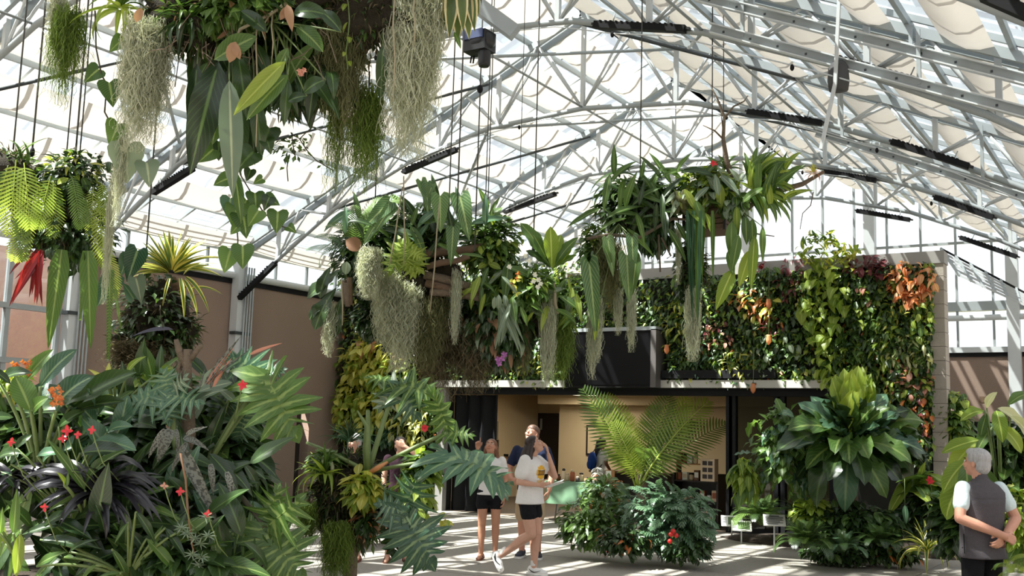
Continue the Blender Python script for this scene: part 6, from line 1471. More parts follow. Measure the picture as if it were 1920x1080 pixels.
for i, b in enumerate(((1465, 280), (1395, 285), (1440, 290), (1500, 300), (1420, 275), (1480, 330), (1490, 350), (1460, 300), (1495, 380), (1470, 395), (1440, 400), (1455, 420), (1410, 290), (1405, 310), (1475, 365), (1430, 390), (1390, 300), (1445, 315), (1482, 310), (1425, 405), (1450, 285), (1478, 295), (1490, 335), (1400, 330), (1415, 300), (1435, 300), (1455, 330), (1488, 365), (1465, 410), (1448, 380), (1492, 320), (1470, 345), (1407, 345), (1440, 420), (1485, 400))):
    leaf_ab(CB, ME['st_mid'][1+i % 3] if i % 3 else ME['st_lime'][1 + i % 2], (1408+(b[0]-1408)*.14, 352+(b[1]-352)*.14), b, DGd-.35, U(-.3, .15), 0.5, 1.5)
CA = plant('arching_orchid', at(1190, 370, DGd-.2), 'arching long-leaved orchid at the left end of the basket garden', 'orchid')
for i, (a, b) in enumerate((((1190, 330), (1105, 365)), ((1180, 322), (1130, 330)), ((1230, 325), (1300, 345)), ((1240, 320), (1270, 350)), ((1160, 340), (1110, 385)), ((1185, 350), (1185, 385)), ((1200, 330), (1220, 380)), ((1250, 325), (1230, 350)), ((1150, 350), (1115, 400)), ((1210, 350), (1250, 385)), ((1170, 340), (1165, 400)))):
    leaf_ab(CA, ME['st_mid'][2 + i % 2], a, b, DGd-.3, U(-.1, .1), 0.3, 1.5)
LG = plant('philodendron', at(1390, 420, DGd-.5), 'yellowing long leaves hanging below the wooden basket', 'plant')
for i, (a, b, k, w) in enumerate((((1372, 415), (1370, 485), 'mid', 1), ((1398, 405), (1400, 460), 'mid', 1), ((1408, 468), (1385, 540), 'lime', 1), ((1375, 505), (1342, 582), 'lime', 1), ((1385, 440), (1372, 510), 'mid', .9), ((1430, 425), (1430, 490), 'mid', .6), ((1415, 440), (1408, 545), 'lime', .6), ((1365, 470), (1376, 520), 'mid', .9), ((1410, 410), (1412, 470), 'mid', .9))):
    leaf_ab(LG, LH[k][i % 2], a, b, DGd-.6+U(-.1, .1), 0, 0.8, w*1.15); stem(LG, at(1390, 395, DGd-.4), at(a[0], a[1], DGd-.6), 0.006, None, 0)
NF = plant('strap_fern', at(1305, 400, DGd-.5), 'very long narrow ribbon fronds hanging left of the wooden basket', 'fern')
for i, (x0, x1, y1, w) in enumerate(((1300, 1296, 590, .35), (1308, 1306, 602, .35), (1314, 1308, 620, .3), (1336, 1337, 530, .5), (1294, 1302, 560, .3), (1320, 1316, 540, .35), (1288, 1300, 612, .3))): leaf_ab(NF, ME['st_mid' if i % 2 else 'st_deep'][0], (x0, 395), (x1, y1), DGd-.6+U(-.1, .1), 0, 0.7, w, name='frond')
VL = plant('velvet_anthurium', at(1180, 440, DGd-.4), 'hanging pale-veined leaves at the left end of the basket garden', 'plant')
for i, (a, b, k, w) in enumerate((((1105, 495), (1118, 635), 'v', .55), ((1185, 445), (1188, 520), 'v', .7), ((1175, 480), (1180, 570), 'v', .8), ((1195, 470), (1185, 555), 'mid', .9), ((1140, 450), (1150, 520), 'v', .7), ((1130, 455), (1148, 500), 'mid', .8), ((1120, 590), (1115, 640), 'lime', .8), ((1165, 500), (1168, 540), 'mid', .9))):
    leaf_ab(VL, VV[i % 2] if k == 'v' else LH[k][i % 2], a, b, DGd-.55, 0, 0.75, w); stem(VL, at(1160, 420, DGd-.3), at(a[0], a[1], DGd-.55), 0.006, None, 0.02)
bushd('leaf_mound', 'pale green leafy plants on top of the wooden basket', 1310, 355, DGd-.2, (75, 40), ME['ov_lime'] + ME['ov_grey'] + ME['ov_lime'] + ME['ln_white_leaf'], 150, 0.19, 300, 'mid')
bushd('leafy_epiphyte', 'dense dark leaves at the left half of the basket garden', 1190, 385, DGd, (85, 55), ME['ln_dark'] + ME['ov_mid'] + ME['ln_mid'], 238, 0.180, 900)
bushd('leafy_epiphyte', 'dark drooping leaves between the two halves of the basket garden', 1225, 430, DGd-.1, (40, 45), ME['ln_dark'] + ME['ln_deep'], 119, 0.216, 360, 'dark', droop=1.5)
bushd('leafy_epiphyte', 'hanging clump of dark roots and leaves under the basket', 1290, 510, DGd, (28, 70), ME['ln_dark'] + ME['ov_mid'], 102, 0.126, 720)
bushd('leafy_epiphyte', 'bushy green leaves hanging over the basket front', 1375, 385, DGd-.45, (28, 24), ME['ov_mid'] + ME['ov_grey'], 61, 0.144, 108, 'mid', droop=1.2)
bushd('leafy_epiphyte', 'pale leaves at the join of raft and basket garden', 1110, 470, DGd-.2, (30, 60), ME['ov_lime'] + ME['ln_grey'] + ME['ov_mid'], 119, 0.135, 288, 'mid')
core(plant('reindeer_moss', at(1275, 380, DGd-.5), 'pale grey-green moss cushion on the basket garden', 'moss'), (0.09, 0.08, 0.1), (0, 0, 0), LM['moss_olive'], 'cushion', 51, 0.7, 24, 16)
mosspx('grey moss veil under the left end of the basket garden', 1120, 560, 705, 26, DGd-.4, MOSS, k=2)
mosspx('grey moss tail in front of the black screen', 1185, 540, 655, 18, DGd-.4, MOSS)
mosspx('soft grey moss behind the pale-veined hanging leaves', 1140, 440, 580, 50, DGd-.3, MOSSO, k=2)
mosspx('grey moss beard below the long ribbon fronds', 1298, 540, 672, 32, DGd-.4, MOSS, k=2)
mosspx('thin moss string above the beard', 1272, 420, 530, 12, DGd-.4, MOSS)
mosspx('thin moss wisp right of the pale-veined leaves', 1160, 540, 625, 18, DGd-.35, MOSS)
rb2 = plant('red_bract', at(1335, 300, DGd-.4), 'small red bract at the foot of the bare branch', 'flower'); flower(rb2, at(1338, 306, DGd-.4), 0.05, 'flower_red', 5)
TP = plant('top_leaves', at(1340, 300, DGd-.2), 'glossy green leaves at the foot of the bare branch', 'plant')
for i, b in enumerate(((1320, 293), (1345, 290), (1325, 310), (1390, 300), (1395, 320), (1385, 292))): leaf_ab(TP, ME['ln_mid'][i % 3], (1360, 318), b, DGd-.3, 0, 0.4, 1.2)
# ------------------------------------------------------------------ D: planting mound at lower left
DD = 7.0
mp = at(190, 1120, 7.2)
mound = empty('planting_mound', (mp.x, mp.y, 0), 'raised soil mound under the dense plants at lower left', 'planting mound')
core(mound, (1.5, 1.3, 0.72), (0, 0, 0.0), 'soil', 'soil_mound', 61, 0.12, 30, 14)
core(mound, (0.5, 0.5, 0.5), at(400, 1130, 7.4)-mound.location, 'soil', 'soil_mound', 62, 0.12, 24, 12)
def bushD(name, label, px, py, d, rpx, meshes, n, L, stuff=0, key='dark', cat='plant', **kw):
    return bushd(name, label, px, py, d, rpx, meshes, n, L, stuff, key, cat=cat, **kw)
bushD('undergrowth', 'dark undergrowth in the middle of the lower left planting', 200, 880, DD+.6, (210, 110), ME['ov_dark'] + ME['ln_dark'] + ME['lg_dark'], 272, 0.30, 2250)
bushD('undergrowth', 'dark leaves behind the black strap plant near the brown wall', 400, 900, DD+.7, (120, 110), ME['ov_dark'] + ME['ov_mid'] + ME['lg_dark'], 208, 0.28, 1500)
bushD('undergrowth', 'shaded leaves along the bottom edge at left', 230, 1040, DD, (260, 50), ME['lg_dark'] + ME['lg_mid'] + ME['ov_dark'], 192, 0.33, 1350)
bushD('undergrowth', 'mixed leaves behind the red flowers at the left edge', 60, 850, DD+.5, (110, 100), ME['ov_mid'] + ME['lg_dark'] + ME['ov_dark'], 176, 0.30, 1050)
bushD('undergrowth', 'leaves under the moss ball in front of the brown wall', 270, 740, DD+1.0, (150, 50), ME['ov_mid'] + ME['ln_grey'] + ME['ln_dark'] + ME['ov_lime'], 224, 0.21, 1050, 'mid')
bushD('undergrowth', 'leaves around the bare stump by the brown wall', 420, 780, DD+.9, (80, 70), ME['ov_mid'] + ME['ov_dark'] + ME['ln_mid'], 144, 0.25, 900)
def lset(name, label, d, items, meshes, cat='plant', pet=None, pr=0.009, face=0.6, lname='leaf', dj=0.12):
    P = plant(name, at(*(pet or items[0][0]), d), label, cat)
    for i, it in enumerate(items):
        a, b = it[0], it[1]; w = it[2] if len(it) > 2 else 1.0; ms = it[3] if len(it) > 3 else meshes
        dd = d + U(-dj, dj); leaf_ab(P, ms[i % len(ms)], a, b, dd, U(-.1, .1), face, w, lname)
        if pet: stem(P, at(pet[0], pet[1], d+.1), at(a[0], a[1], dd), pr)
    return P
BIG = {k_: [leaf_mesh(LM[k_], 'ell', 0.42, d_, nv=12, wave=0.04, wf=3, fold=0.4) for d_ in (0.4, 0.9)] for k_ in ('mid', 'dark', 'deep', 'lime')}
lset('bird_of_paradise', 'large paddle-shaped green leaves at the left edge', DD, [((57, 770), (28, 705), 1.5, BIG['mid']), ((60, 775), (92, 745), 1.2, BIG['mid']), ((45, 715), (100, 655), .8, BIG['mid']), ((75, 725), (145, 655), .8, BIG['deep']), ((130, 765), (258, 698), .75, BIG['dark']), ((105, 770), (178, 705), 1.0, BIG['deep']), ((140, 770), (235, 752), .7, BIG['dark']), ((0, 720), (60, 700), .8, BIG['dark']), ((20, 720), (-20, 690), .8, BIG['dark'])], BIG['mid'], pet=(75, 900), pr=0.014)
lset('anthurium', 'glossy blue-green anthurium leaves around the red flowers', DD-.1, [((180, 825), (256, 845), 1.0), ((200, 812), (250, 800), .9), ((150, 850), (240, 850), .8), ((40, 850), (-5, 862), .9), ((100, 850), (80, 870), 1.0), ((70, 855), (120, 850), .9), ((110, 800), (160, 770), .9), ((30, 840), (60, 815), 1), ((20, 870), (35, 850), 1), ((0, 885), (30, 915), 1)], BIG['deep'] + BIG['dark'], pet=(120, 960))
lset('orchid_leaves', 'upright sunlit strap leaves in the centre of the lower left planting', DD-.35, [((160, 920), (85, 820), .55, LH['mid']), ((160, 905), (240, 842), .75, LH['mid']), ((155, 925), (88, 960), .6, LH['mid']), ((120, 910), (105, 885), 1.0, LH['lime']), ((125, 912), (128, 885), 1.0, LH['mid']), ((175, 940), (228, 890), .5, LH['lime'])], LH['mid'], pet=(158, 970))
lset('strap_leaf_clump', 'sunlit green strap leaves at the lower left corner', DD-.5, [((25, 1000), (32, 915), .8), ((40, 992), (0, 1045), .8), ((38, 1000), (30, 1085), .9), ((10, 1020), (-15, 960), .8), ((45, 1010), (15, 1090), .7), ((0, 1000), (5, 950), .8), ((0, 990), (-10, 1050), .8)], LH['mid'] + LH['lime'], pet=(35, 1060))
def strew(name, label, n, box, L, meshes, d, cat='plant', ang=(0, 360), w=(.8, 1.2), dj=.5, face=.55):
    P = plant(name, at((box[0]+box[2])/2, box[3], d), label, cat)
    for i in range(n):
        x, y = U(box[0], box[2]), U(box[1], box[3]); a = math.radians(U(*ang)); l = U(*L)
        leaf_ab(P, meshes[i % len(meshes)], (x, y), (x+math.cos(a)*l, y-math.sin(a)*l), d+U(-dj, dj)*.5, U(-.15, .15), face, U(*w))
    return P
strew('broad_strap_plant', 'crowd of broad dark strap leaves along the bottom edge at left', 90, (0, 960, 470, 1085), (60, 120), LH['dark'] + LH['mid'] + LH['dark'], DD-.15, ang=(-110, 290))
strew('broad_strap_plant', 'dark glossy leaves between the black plant and the philodendron', 70, (230, 840, 470, 980), (55, 100), LH['dark'] + LH['dark'] + LH['deep'], DD+.25, ang=(-130, 120))
strew('broad_strap_plant', 'dark leaves in the upper left of the planting under the paddle leaves', 70, (0, 760, 250, 900), (50, 95), BIG['dark'] + LH['dark'] + BIG['deep'], DD+.3, ang=(-60, 240))
strew('broad_strap_plant', 'grey-green leaves around the stump and cut leaves', 60, (250, 700, 460, 850), (40, 80), LH['dark'] + LH['grey'] + LH['mid'], DD+.5, ang=(-60, 240))
lset('arching_leaf_plant', 'arching long glossy leaves along the bottom of the lower left planting', DD-.45, [((75, 1012), (192, 1030), .7), ((130, 1035), (185, 1012), .7), ((68, 1062), (125, 1035), 1.0, LH['mid']), ((120, 1045), (145, 1050), 1.0), ((280, 1035), (305, 985), .9, LH['mid']), ((300, 1010), (345, 1065), .9), ((275, 1010), (345, 1090), .7), ((210, 1030), (240, 1095), .7), ((310, 990), (350, 1050), .8), ((255, 960), (290, 1020), .8), ((180, 1060), (150, 1095), .8), ((240, 980), (215, 1020), .6), ((330, 1000), (350, 960), .8), ((160, 1070), (200, 1050), .8), ((90, 1060), (60, 1095), .9), ((225, 1075), (180, 1085), .8)], LH['dark'] + LH['mid'], pet=(240, 1085))
lset('long_leaf_plant', 'long flat green leaves above the grey succulents', DD-.2, [((265, 930), (330, 912), .7), ((268, 952), (345, 980), .6), ((300, 960), (350, 1000), .7), ((255, 905), (310, 895), .6), ((265, 975), (340, 965), .6), ((270, 990), (345, 1040), .6)], LH['mid'] + LH['dark'], pet=(262, 1000))
BK = plant('black_bromeliad', at(170, 935, DD-.25), 'black-purple strap-leaved plant spreading across the lower left', 'bromeliad')
for i in range(56):
    an = math.radians(20 + 320*((i*0.618) % 1)); r_ = U(85, 150); c = (185, 925)
    leaf_ab(BK, ME['st_black'][1 + i % 3], (c[0]+math.sin(an)*10, c[1]-math.cos(an)*6), (c[0]+math.sin(an)*r_*1.05, c[1]-math.cos(an)*r_*0.55+12), DD-.25, U(-.35, .25), 0.45, 0.95)
BK2 = plant('black_bromeliad', at(30, 900, DD), 'second black strap-leaved plant at the left edge', 'bromeliad')
for i in range(26):
    an = math.radians(40 + 280*((i*0.618) % 1)); r_ = U(60, 100)
    leaf_ab(BK2, ME['st_black'][1 + i % 3], (25, 905), (25+math.sin(an)*r_, 905-math.cos(an)*r_*0.6), DD, U(-.3, .2), 0.45, 0.95)
# split-leaved philodendrons
def philo(label, items, d, base, pr=0.014, pm=None, name='split_leaf_philodendron'):
    P = plant(name, at(base[0], base[1], d), label, 'philodendron')
    for i, (a, b, mesh, w, face, dd) in enumerate(items):
        leaf_ab(P, mesh, a, b, d+dd, U(-.05, .05), face, w); stem(P, at(base[0], base[1], d), at(a[0], a[1], d+dd), pr, pm, 0.08)
    return P
philo('split-leaf philodendron with cut leaves in front of the brown wall', [((497, 706), (560, 830), LOB['mid'][1], .95, .75, 0), ((490, 700), (420, 668), LOBX['deep'][0], 1.0, .6, .1), ((495, 700), (540, 692), LOBX['deep'][0], 1.0, .6, .1), ((470, 760), (445, 830), LOB['deep'][1], .9, .7, .2), ((440, 720), (400, 790), LOB['dark'][1], .9, .6, .25)], DD+.3, (385, 880))
philo('lower split-leaf philodendron with a large pale cut leaf', [((498, 993), (572, 1095), LOB['mid'][0], 1.0, .8, -.2), ((500, 990), (575, 925), LOBX['mid'][0], 1.0, .7, -.2), ((495, 990), (420, 1010), LOBX['mid'][0], 1.05, .7, -.2), ((500, 985), (525, 905), LOBX['mid'][1], .9, .7, -.15), ((470, 1010), (430, 1070), LOB['deep'][1], .9, .6, 0)], DD+.2, (428, 910), pm=LM['stem_dark'])
philo('deeply cut philodendron leaf above the banded bromeliad', [((318, 745), (318, 800), LOBX['deep'][0], 1.25, .6, 0), ((314, 745), (245, 760), LOBX['deep'][1], 1.0, .6, 0), ((320, 742), (385, 758), LOBX['deep'][0], 1.0, .6, 0), ((316, 738), (300, 690), LOBX['deep'][1], 1.0, .6, .05), ((322, 740), (355, 700), LOBX['grey'][0], 1.0, .5, .05)], DD+.2, (330, 860))
BZ = plant('banded_bromeliad', at(335, 815, DD-.1), 'grey banded bromeliad with broad drooping leaves', 'bromeliad')
BB = [leaf_mesh(LM['banded'], 'strap', 0.2, d_, nv=9, fold=0.4) for d_ in (0.3, 0.8)]
for a, b, w in (((320, 805), (295, 868), 1.6), ((310, 805), (278, 860), 1.0), ((335, 838), (410, 985), .75), ((330, 805), (335, 850), 1.0), ((345, 820), (392, 845), 1.2), ((350, 815), (390, 800), 1.1), ((395, 870), (400, 930), 1.0), ((425, 885), (440, 945), 1.0), ((350, 830), (320, 890), .8)): leaf_ab(BZ, BB[0 if w < .8 else 1], a, b, DD-.15, 0, 0.7, w)
BZ2 = plant('pink_striped_bromeliad', at(405, 690, DD+.2), 'narrow pink and grey bromeliad leaves sticking up by the stump', 'bromeliad')
pk = [leaf_mesh(LM['pink'], 'strap', 0.14, 0.15, nv=8, fold=.6), leaf_mesh(LM['banded'], 'strap', 0.13, 0.15, nv=8, fold=.6)]
for i, (a, b, w) in enumerate((((385, 722), (452, 630), .7), ((390, 720), (440, 650), .8), ((395, 715), (470, 655), .5), ((470, 665), (530, 643), .9), ((375, 725), (385, 690), 1.0), ((400, 725), (435, 670), .8), ((395, 728), (410, 670), .8))): leaf_ab(BZ2, pk[(i+1) % 2 if i else 1], a, b, DD+.15, 0, 0.6, w)
SP_ = plant('tree_stump', at(350, 720, DD+.35), 'forked bare stump standing in the planting below the moss ball', 'stump')
for pts, rs in ((((352, 760), (350, 700), (352, 655)), (.04, .034, .03)), (((350, 690), (335, 655), (330, 636)), (.03, .025, .015)), (((352, 680), (375, 650), (380, 648)), (.025, .018, .012)), (((348, 740), (335, 690), (345, 660)), (.02, .018, .01)), (((352, 760), (360, 1000)), (.045, .06))): MB().tube([at(x, y, DD+.35)-SP_.location for x, y in pts], list(rs), 8).build('limb', MT['bark'], SP_)
SU = plant('grey_succulent', at(372, 960, DD-.45), 'chain of grey starry succulents hanging on a thin stem', 'succulent')
MB().tube([at(x, y, DD-.45)-SU.location for x, y in ((338, 850), (348, 900), (352, 960), (360, 1020), (370, 1060))], 0.007, 5).build('stem', LM['dry'], SU)
for x, y in ((350, 1000), (365, 1010), (375, 1020), (385, 970), (360, 1040), (378, 1045), (340, 990), (390, 1005), (372, 1060)):
    for j in range(9):
        a = j*0.7; leaf_ab(SU, ME['st_grey'][0], (x, y), (x+math.cos(a)*17, y-math.sin(a)*13), DD-.5, U(-.05, .05), 0.5, 1.6)
# flowers in the planting
for i, (px, py, L_, lb) in enumerate(((125, 808, .07, 'largest red anthurium flower, left of the pair'), (172, 806, .05, 'red anthurium flower right of the largest one'), (118, 822, .05, 'red anthurium flower just below the largest one'), (145, 815, .045, 'small pale red flower between the two large ones'), (21, 829, .05, 'red flower at the left edge of the planting'), (83, 951, .05, 'red flower under the black strap plant'), (338, 921, .05, 'red flower near the grey banded leaf'), (390, 963, .05, 'pink-red flower next to the succulents'), (308, 911, .045, 'salmon flower left of the banded leaf tip'))):
    fplant(lb, px, py, DD-.5, L_*.6, 'flower_red' if i != 8 else 'pink', 4, e=20)
OC = plant('orange_flower_cluster', at(104, 742, DD-.2), 'round cluster of orange flowers between the paddle leaves', 'flower')
for i in range(22): flower(OC, at(104+U(-13, 13), 742+U(-17, 17), DD-.25+U(-.04, .04)), 0.022, 'flower_orange', 4)
OC2 = plant('orange_flower_cluster', at(38, 688, DD+.1), 'loose orange and yellow flower spikes in front of the window', 'flower')
for i in range(20): flower(OC2, at(38+U(-16, 18), 690+U(-18, 16), DD+.1), 0.02, 'flower_orange', 4)
bushD('yellow_shrub', 'yellow-green leaves behind the orange flower spikes', 25, 715, DD+.3, (40, 22), ME['ln_lime'] + ME['ln_yellow'], 40, 0.14, 120, 'lime')
lset('yellow_leaf_plant', 'yellow-green pointed leaves below the moss ball', DD+.2, [((205, 720), (165, 692), .9, ME['ln_yellow']), ((200, 715), (205, 680), .9, ME['ln_yellow']), ((240, 700), (275, 668), .9, ME['ln_lime']), ((215, 740), (150, 765), .7, ME['ln_lime']), ((300, 700), (325, 690), 1.3, ME['ov_lime']), ((215, 720), (225, 690), .9, ME['ln_yellow'])], ME['ln_yellow'], pet=(215, 780))
RFs = plant('red_bract', at(455, 722, DD+.1), 'red star bract beside the cut philodendron leaf', 'flower'); flower(RFs, at(455, 722, DD+.1), 0.04, 'flower_red', 5); stem(RFs, at(440, 790, DD+.2), at(455, 722, DD+.1), 0.005)
# ------------------------------------------------------------------ E: epiphyte stump with big philodendron
DE = 8.6
eb = at(660, 920, DE)
ES = plant('epiphyte_post', Vector((eb.x, eb.y, 0)), 'mossy post carrying the big cut-leaved philodendron in the middle', 'post')
MB().tube([(0, 0, 0), (0.02, 0, 0.5), (0, 0, eb.z)], [.07, .06, .06], 10).build('trunk', MT['bark'], ES)
for px, py, r_, sd in ((650, 905, .17, 71), (620, 930, .14, 72), (690, 945, .13, 73), (665, 985, .13, 74), (630, 960, .13, 75)): core(ES, (r_, r_*.9, r_*1.1), at(px, py, DE)-ES.location, 'peat', 'moss_cushion', sd, 0.6, 18, 12)
PE = plant('split_leaf_philodendron', at(692, 885, DE-.2), 'big cut-leaved philodendron with long arching stalks in the middle', 'philodendron')
ci = (690, 886)
for i, (a, b, mesh, w, face, dd) in enumerate((((838, 858), (952, 940), LOB['deep'][2], .85, .38, -.5), ((842, 862), (802, 858), LOBX['deep'][0], .9, .45, -.45), ((758, 962), (815, 1070), LOB['deep'][0], .95, .8, -.5), ((757, 960), (700, 945), LOBX['deep'][0], 1.1, .75, -.5), ((760, 958), (790, 880), LOBX['deep'][1], .9, .7, -.45), ((755, 962), (735, 1045), LOB['dark'][1], .7, .7, -.4), ((838, 812), (892, 818), LOBX['mid'][0], .9, .5, -.3), ((838, 810), (800, 720), LOB['mid'][1], .5, .6, -.25),
   ((742, 722), (832, 745), LOBX['mid'][0], .9, .5, .0), ((742, 722), (710, 775), LOBX['grey'][1], .8, .6, .0), ((740, 720), (680, 708), LOBX['mid'][0], .7, .4, 0), ((745, 722), (790, 790), LOBX['deep'][0], .9, .7, 0))):
    leaf_ab(PE, mesh, a, b, DE+dd, 0, face, w)
for q, r_, d_ in (((838, 812), .019, -.3), ((845, 862), .016, -.5), ((758, 962), .014, -.5), ((742, 722), .02, 0), ((575, 830), .016, .1), ((690, 770), .022, .05)):
    stem(PE, at(ci[0], ci[1], DE-.2), at(q[0], q[1], DE+d_), r_, None, 0.04)
MB().tube([at(x, y, DE-.25)-PE.location for x, y in ((690, 890), (686, 840), (688, 800), (670, 770))], [.03, .028, .02, .006], 8).build('sheath', LM['stem'], PE)
MB().tube([at(x, y, DE-.3)-PE.location for x, y in ((695, 885), (710, 876), (727, 866))], [.018, .02, .008], 8).build('yellow_sheath', LM['orange'], PE)
rosette(plant('green_bromeliad', at(610, 890, DE-.1), 'narrow-leaved green bromeliad on the mossy post', 'bromeliad'), ME['st_mid'] + ME['st_lime'], 40, 0.30, 80, -20)
rosette(plant('green_bromeliad', at(655, 830, DE+.1), 'spiky dark tuft at the top of the mossy post', 'bromeliad'), ME['st_dark'] + ME['st_deep'], 60, 0.26, 85, 0, width=0.35)
bushD('yellow_orchid_leaves', 'yellowing leaves crowded on the mossy post', 680, 920, DE-.3, (42, 40), ME['ln_yellow'] + ME['ln_lime'] + ME['ov_yellow'], 70, 0.15, 120, 'lime')
bushD('leafy_epiphyte', 'small light leaves on the left of the mossy post', 610, 870, DE, (40, 30), ME['ln_lime'] + ME['ov_mid'] + ME['ln_white_leaf'], 60, 0.13, 120, 'mid')
bushD('leafy_epiphyte', 'lime trailing leaves in front of the stalks of the big philodendron', 770, 930, DE-.35, (60, 45), ME['ov_lime'] + ME['ov_mid'], 50, 0.12, 60, 'lime', droop=1.0)
bushD('leafy_epiphyte', 'brown and red withered leaves low on the mossy post', 685, 975, DE-.25, (30, 36), ME['ln_dry'] + ME['ln_rust'] + ME['ln_dark'], 50, 0.12, 160)
mosspx('bright green rhipsalis hanging from the mossy post to the bottom edge', 632, 975, 1095, 60, DE-.35, RHIP, 'rhipsalis', 'rhipsalis', 'green rhipsalis tufts', 3)
mosspx('short green rhipsalis beard on the left of the mossy post', 580, 940, 1030, 40, DE-.1, RHIP, 'rhipsalis', 'rhipsalis', 'green rhipsalis tufts', 2)
mosspx('dark moss under the mossy post', 690, 960, 1020, 40, DE-.15, MOSSD, k=2)
bushD('yellow_leaf_spray', 'yellow leaves at the floor end of the trailing plant', 830, 975, DE, (28, 14), ME['ov_yellow'] + ME['ln_lime'], 14, 0.1)
bushD('leafy_epiphyte', 'green leaves between the post and the shop jamb', 790, 885, DE-.2, (38, 38), ME['ov_mid'] + ME['ov_lime'], 60, 0.2, 120, 'mid')
# low planting against the left wall, hiding the foot of the living wall
bushD('wall_foot_shrub', 'dark shrub at the foot of the living wall behind the post', 740, 940, 16.0, (60, 50), ME['ov_dark'] + ME['ov_mid'] + ME['ln_deep'], 110, 0.28, 700)
bushD('wall_foot_shrub', 'shrub at the foot of the brown wall beside the dark doorways', 660, 940, 15.5, (40, 62), ME['ov_dark'] + ME['ln_mid'], 90, 0.28, 500)
# more leaves filling the hanging gardens
strew('shade_anthurium', 'crowd of dark hanging leaves under the core of the big hanging garden', 60, (350, 70, 640, 150), (55, 115), LH['dark'] + LH['dark'] + LH['mid'], DA+.05, ang=(235, 305), w=(.8, 1.2))
strew('shade_anthurium', 'dark leaves hanging right of the yellow-green leaf in the big garden', 26, (520, 110, 640, 170), (45, 75), LH['dark'] + ME['lg_dark'], DA-.1, ang=(240, 300))
strew('long_leaf_epiphyte', 'long dark green leaves arching over the top of the raft', 60, (640, 390, 960, 500), (40, 80), LH['dark'] + LH['mid'] + LH['deep'], DF-.35, ang=(-150, 200), w=(.6, 1.0))
strew('long_leaf_epiphyte', 'drooping grey-green leaves over the front of the raft between the orchids', 60, (880, 500, 1080, 600), (30, 60), LH['mid'] + LH['grey'] + LH['lime'], DF-.45, ang=(200, 340), w=(.6, 1.0))
strew('long_leaf_epiphyte', 'long green leaves on the left half of the basket garden', 50, (1120, 320, 1290, 430), (40, 75), LH['mid'] + LH['dark'] + LH['mid'], DGd-.35, ang=(-160, 160), w=(.5, .8))
strew('long_leaf_epiphyte', 'light green leaves crowding the rim of the wooden basket', 44, (1270, 320, 1420, 400), (30, 55), LH['lime'] + LH['mid'] + LH['grey'], DGd-.4, ang=(-160, 160), w=(.8, 1.2))
strew('long_leaf_epiphyte', 'narrow green leaves spreading along the bare branch right of the basket', 36, (1400, 320, 1470, 400), (40, 70), ME['st_mid'] + ME['st_lime'], DGd-.4, ang=(-80, 110), w=(1.2, 1.7))
# ------------------------------------------------------------------ people
from mathutils.bvhtree import BVHTree
def cap(mb, p, q, r0, r1=None, n=10):
    r1 = r0 if r1 is None else r1; p = Vector(p); q = Vector(q)
    mb.tube([p, p.lerp(q, .5), q], [r0, (r0+r1)/2, r1], n); mb.ell(p, r0, n, 6); mb.ell(q, r1, n, 6)
def limb(mb, pts, rs, n=12):
    pts = [Vector(p) for p in pts]
    for i in range(len(pts)-1): cap(mb, pts[i], pts[i+1], rs[i], rs[i+1], n)
def stack(mb, rings, n=18):
    """closed body from elliptical rings (centre, half width, half depth, side axis)"""
    base = len(mb.v)
    for c, rx, ry, ax in rings:
        ax = Vector(ax).normalized(); ay = Vector((-ax.y, ax.x, 0))
        for k in range(n):
            a = 2*math.pi*k/n; ca, sa = math.cos(a), math.sin(a)
            sq = lambda v: math.copysign(abs(v)**0.85, v)
            mb.v.append(tuple(Vector(c) + ax*rx*sq(ca) + ay*ry*sq(sa)))
    for i in range(len(rings)-1):
        for k in range(n):
            a = base+i*n+k; b = base+i*n+(k+1) % n; mb.f.append((a, b, b+n, a+n)); mb.sm.append(True)
    mb.f.append(tuple(base+k for k in reversed(range(n)))); mb.sm.append(False)
    e = base+(len(rings)-1)*n; mb.f.append(tuple(e+k for k in range(n))); mb.sm.append(False)
def remesh(mb, mat, voxel=0.009, smooth=4, name='body', fac=0.5):
    me = mb.mesh(None, name); o = bpy.data.objects.new('tmp', me); COL.objects.link(o)
    m = o.modifiers.new('r', 'REMESH'); m.mode = 'VOXEL'; m.voxel_size = voxel; m.use_smooth_shade = True
    if smooth:
        s = o.modifiers.new('s', 'SMOOTH'); s.iterations = smooth; s.factor = fac
    bpy.context.view_layer.update(); dg = bpy.context.evaluated_depsgraph_get()
    r = bpy.data.meshes.new_from_object(o.evaluated_get(dg)); r.name = name
    bpy.data.objects.remove(o); bpy.data.meshes.remove(me)
    r.materials.clear(); r.materials.append(mat); r.polygons.foreach_set('use_smooth', [True]*len(r.polygons)); return r
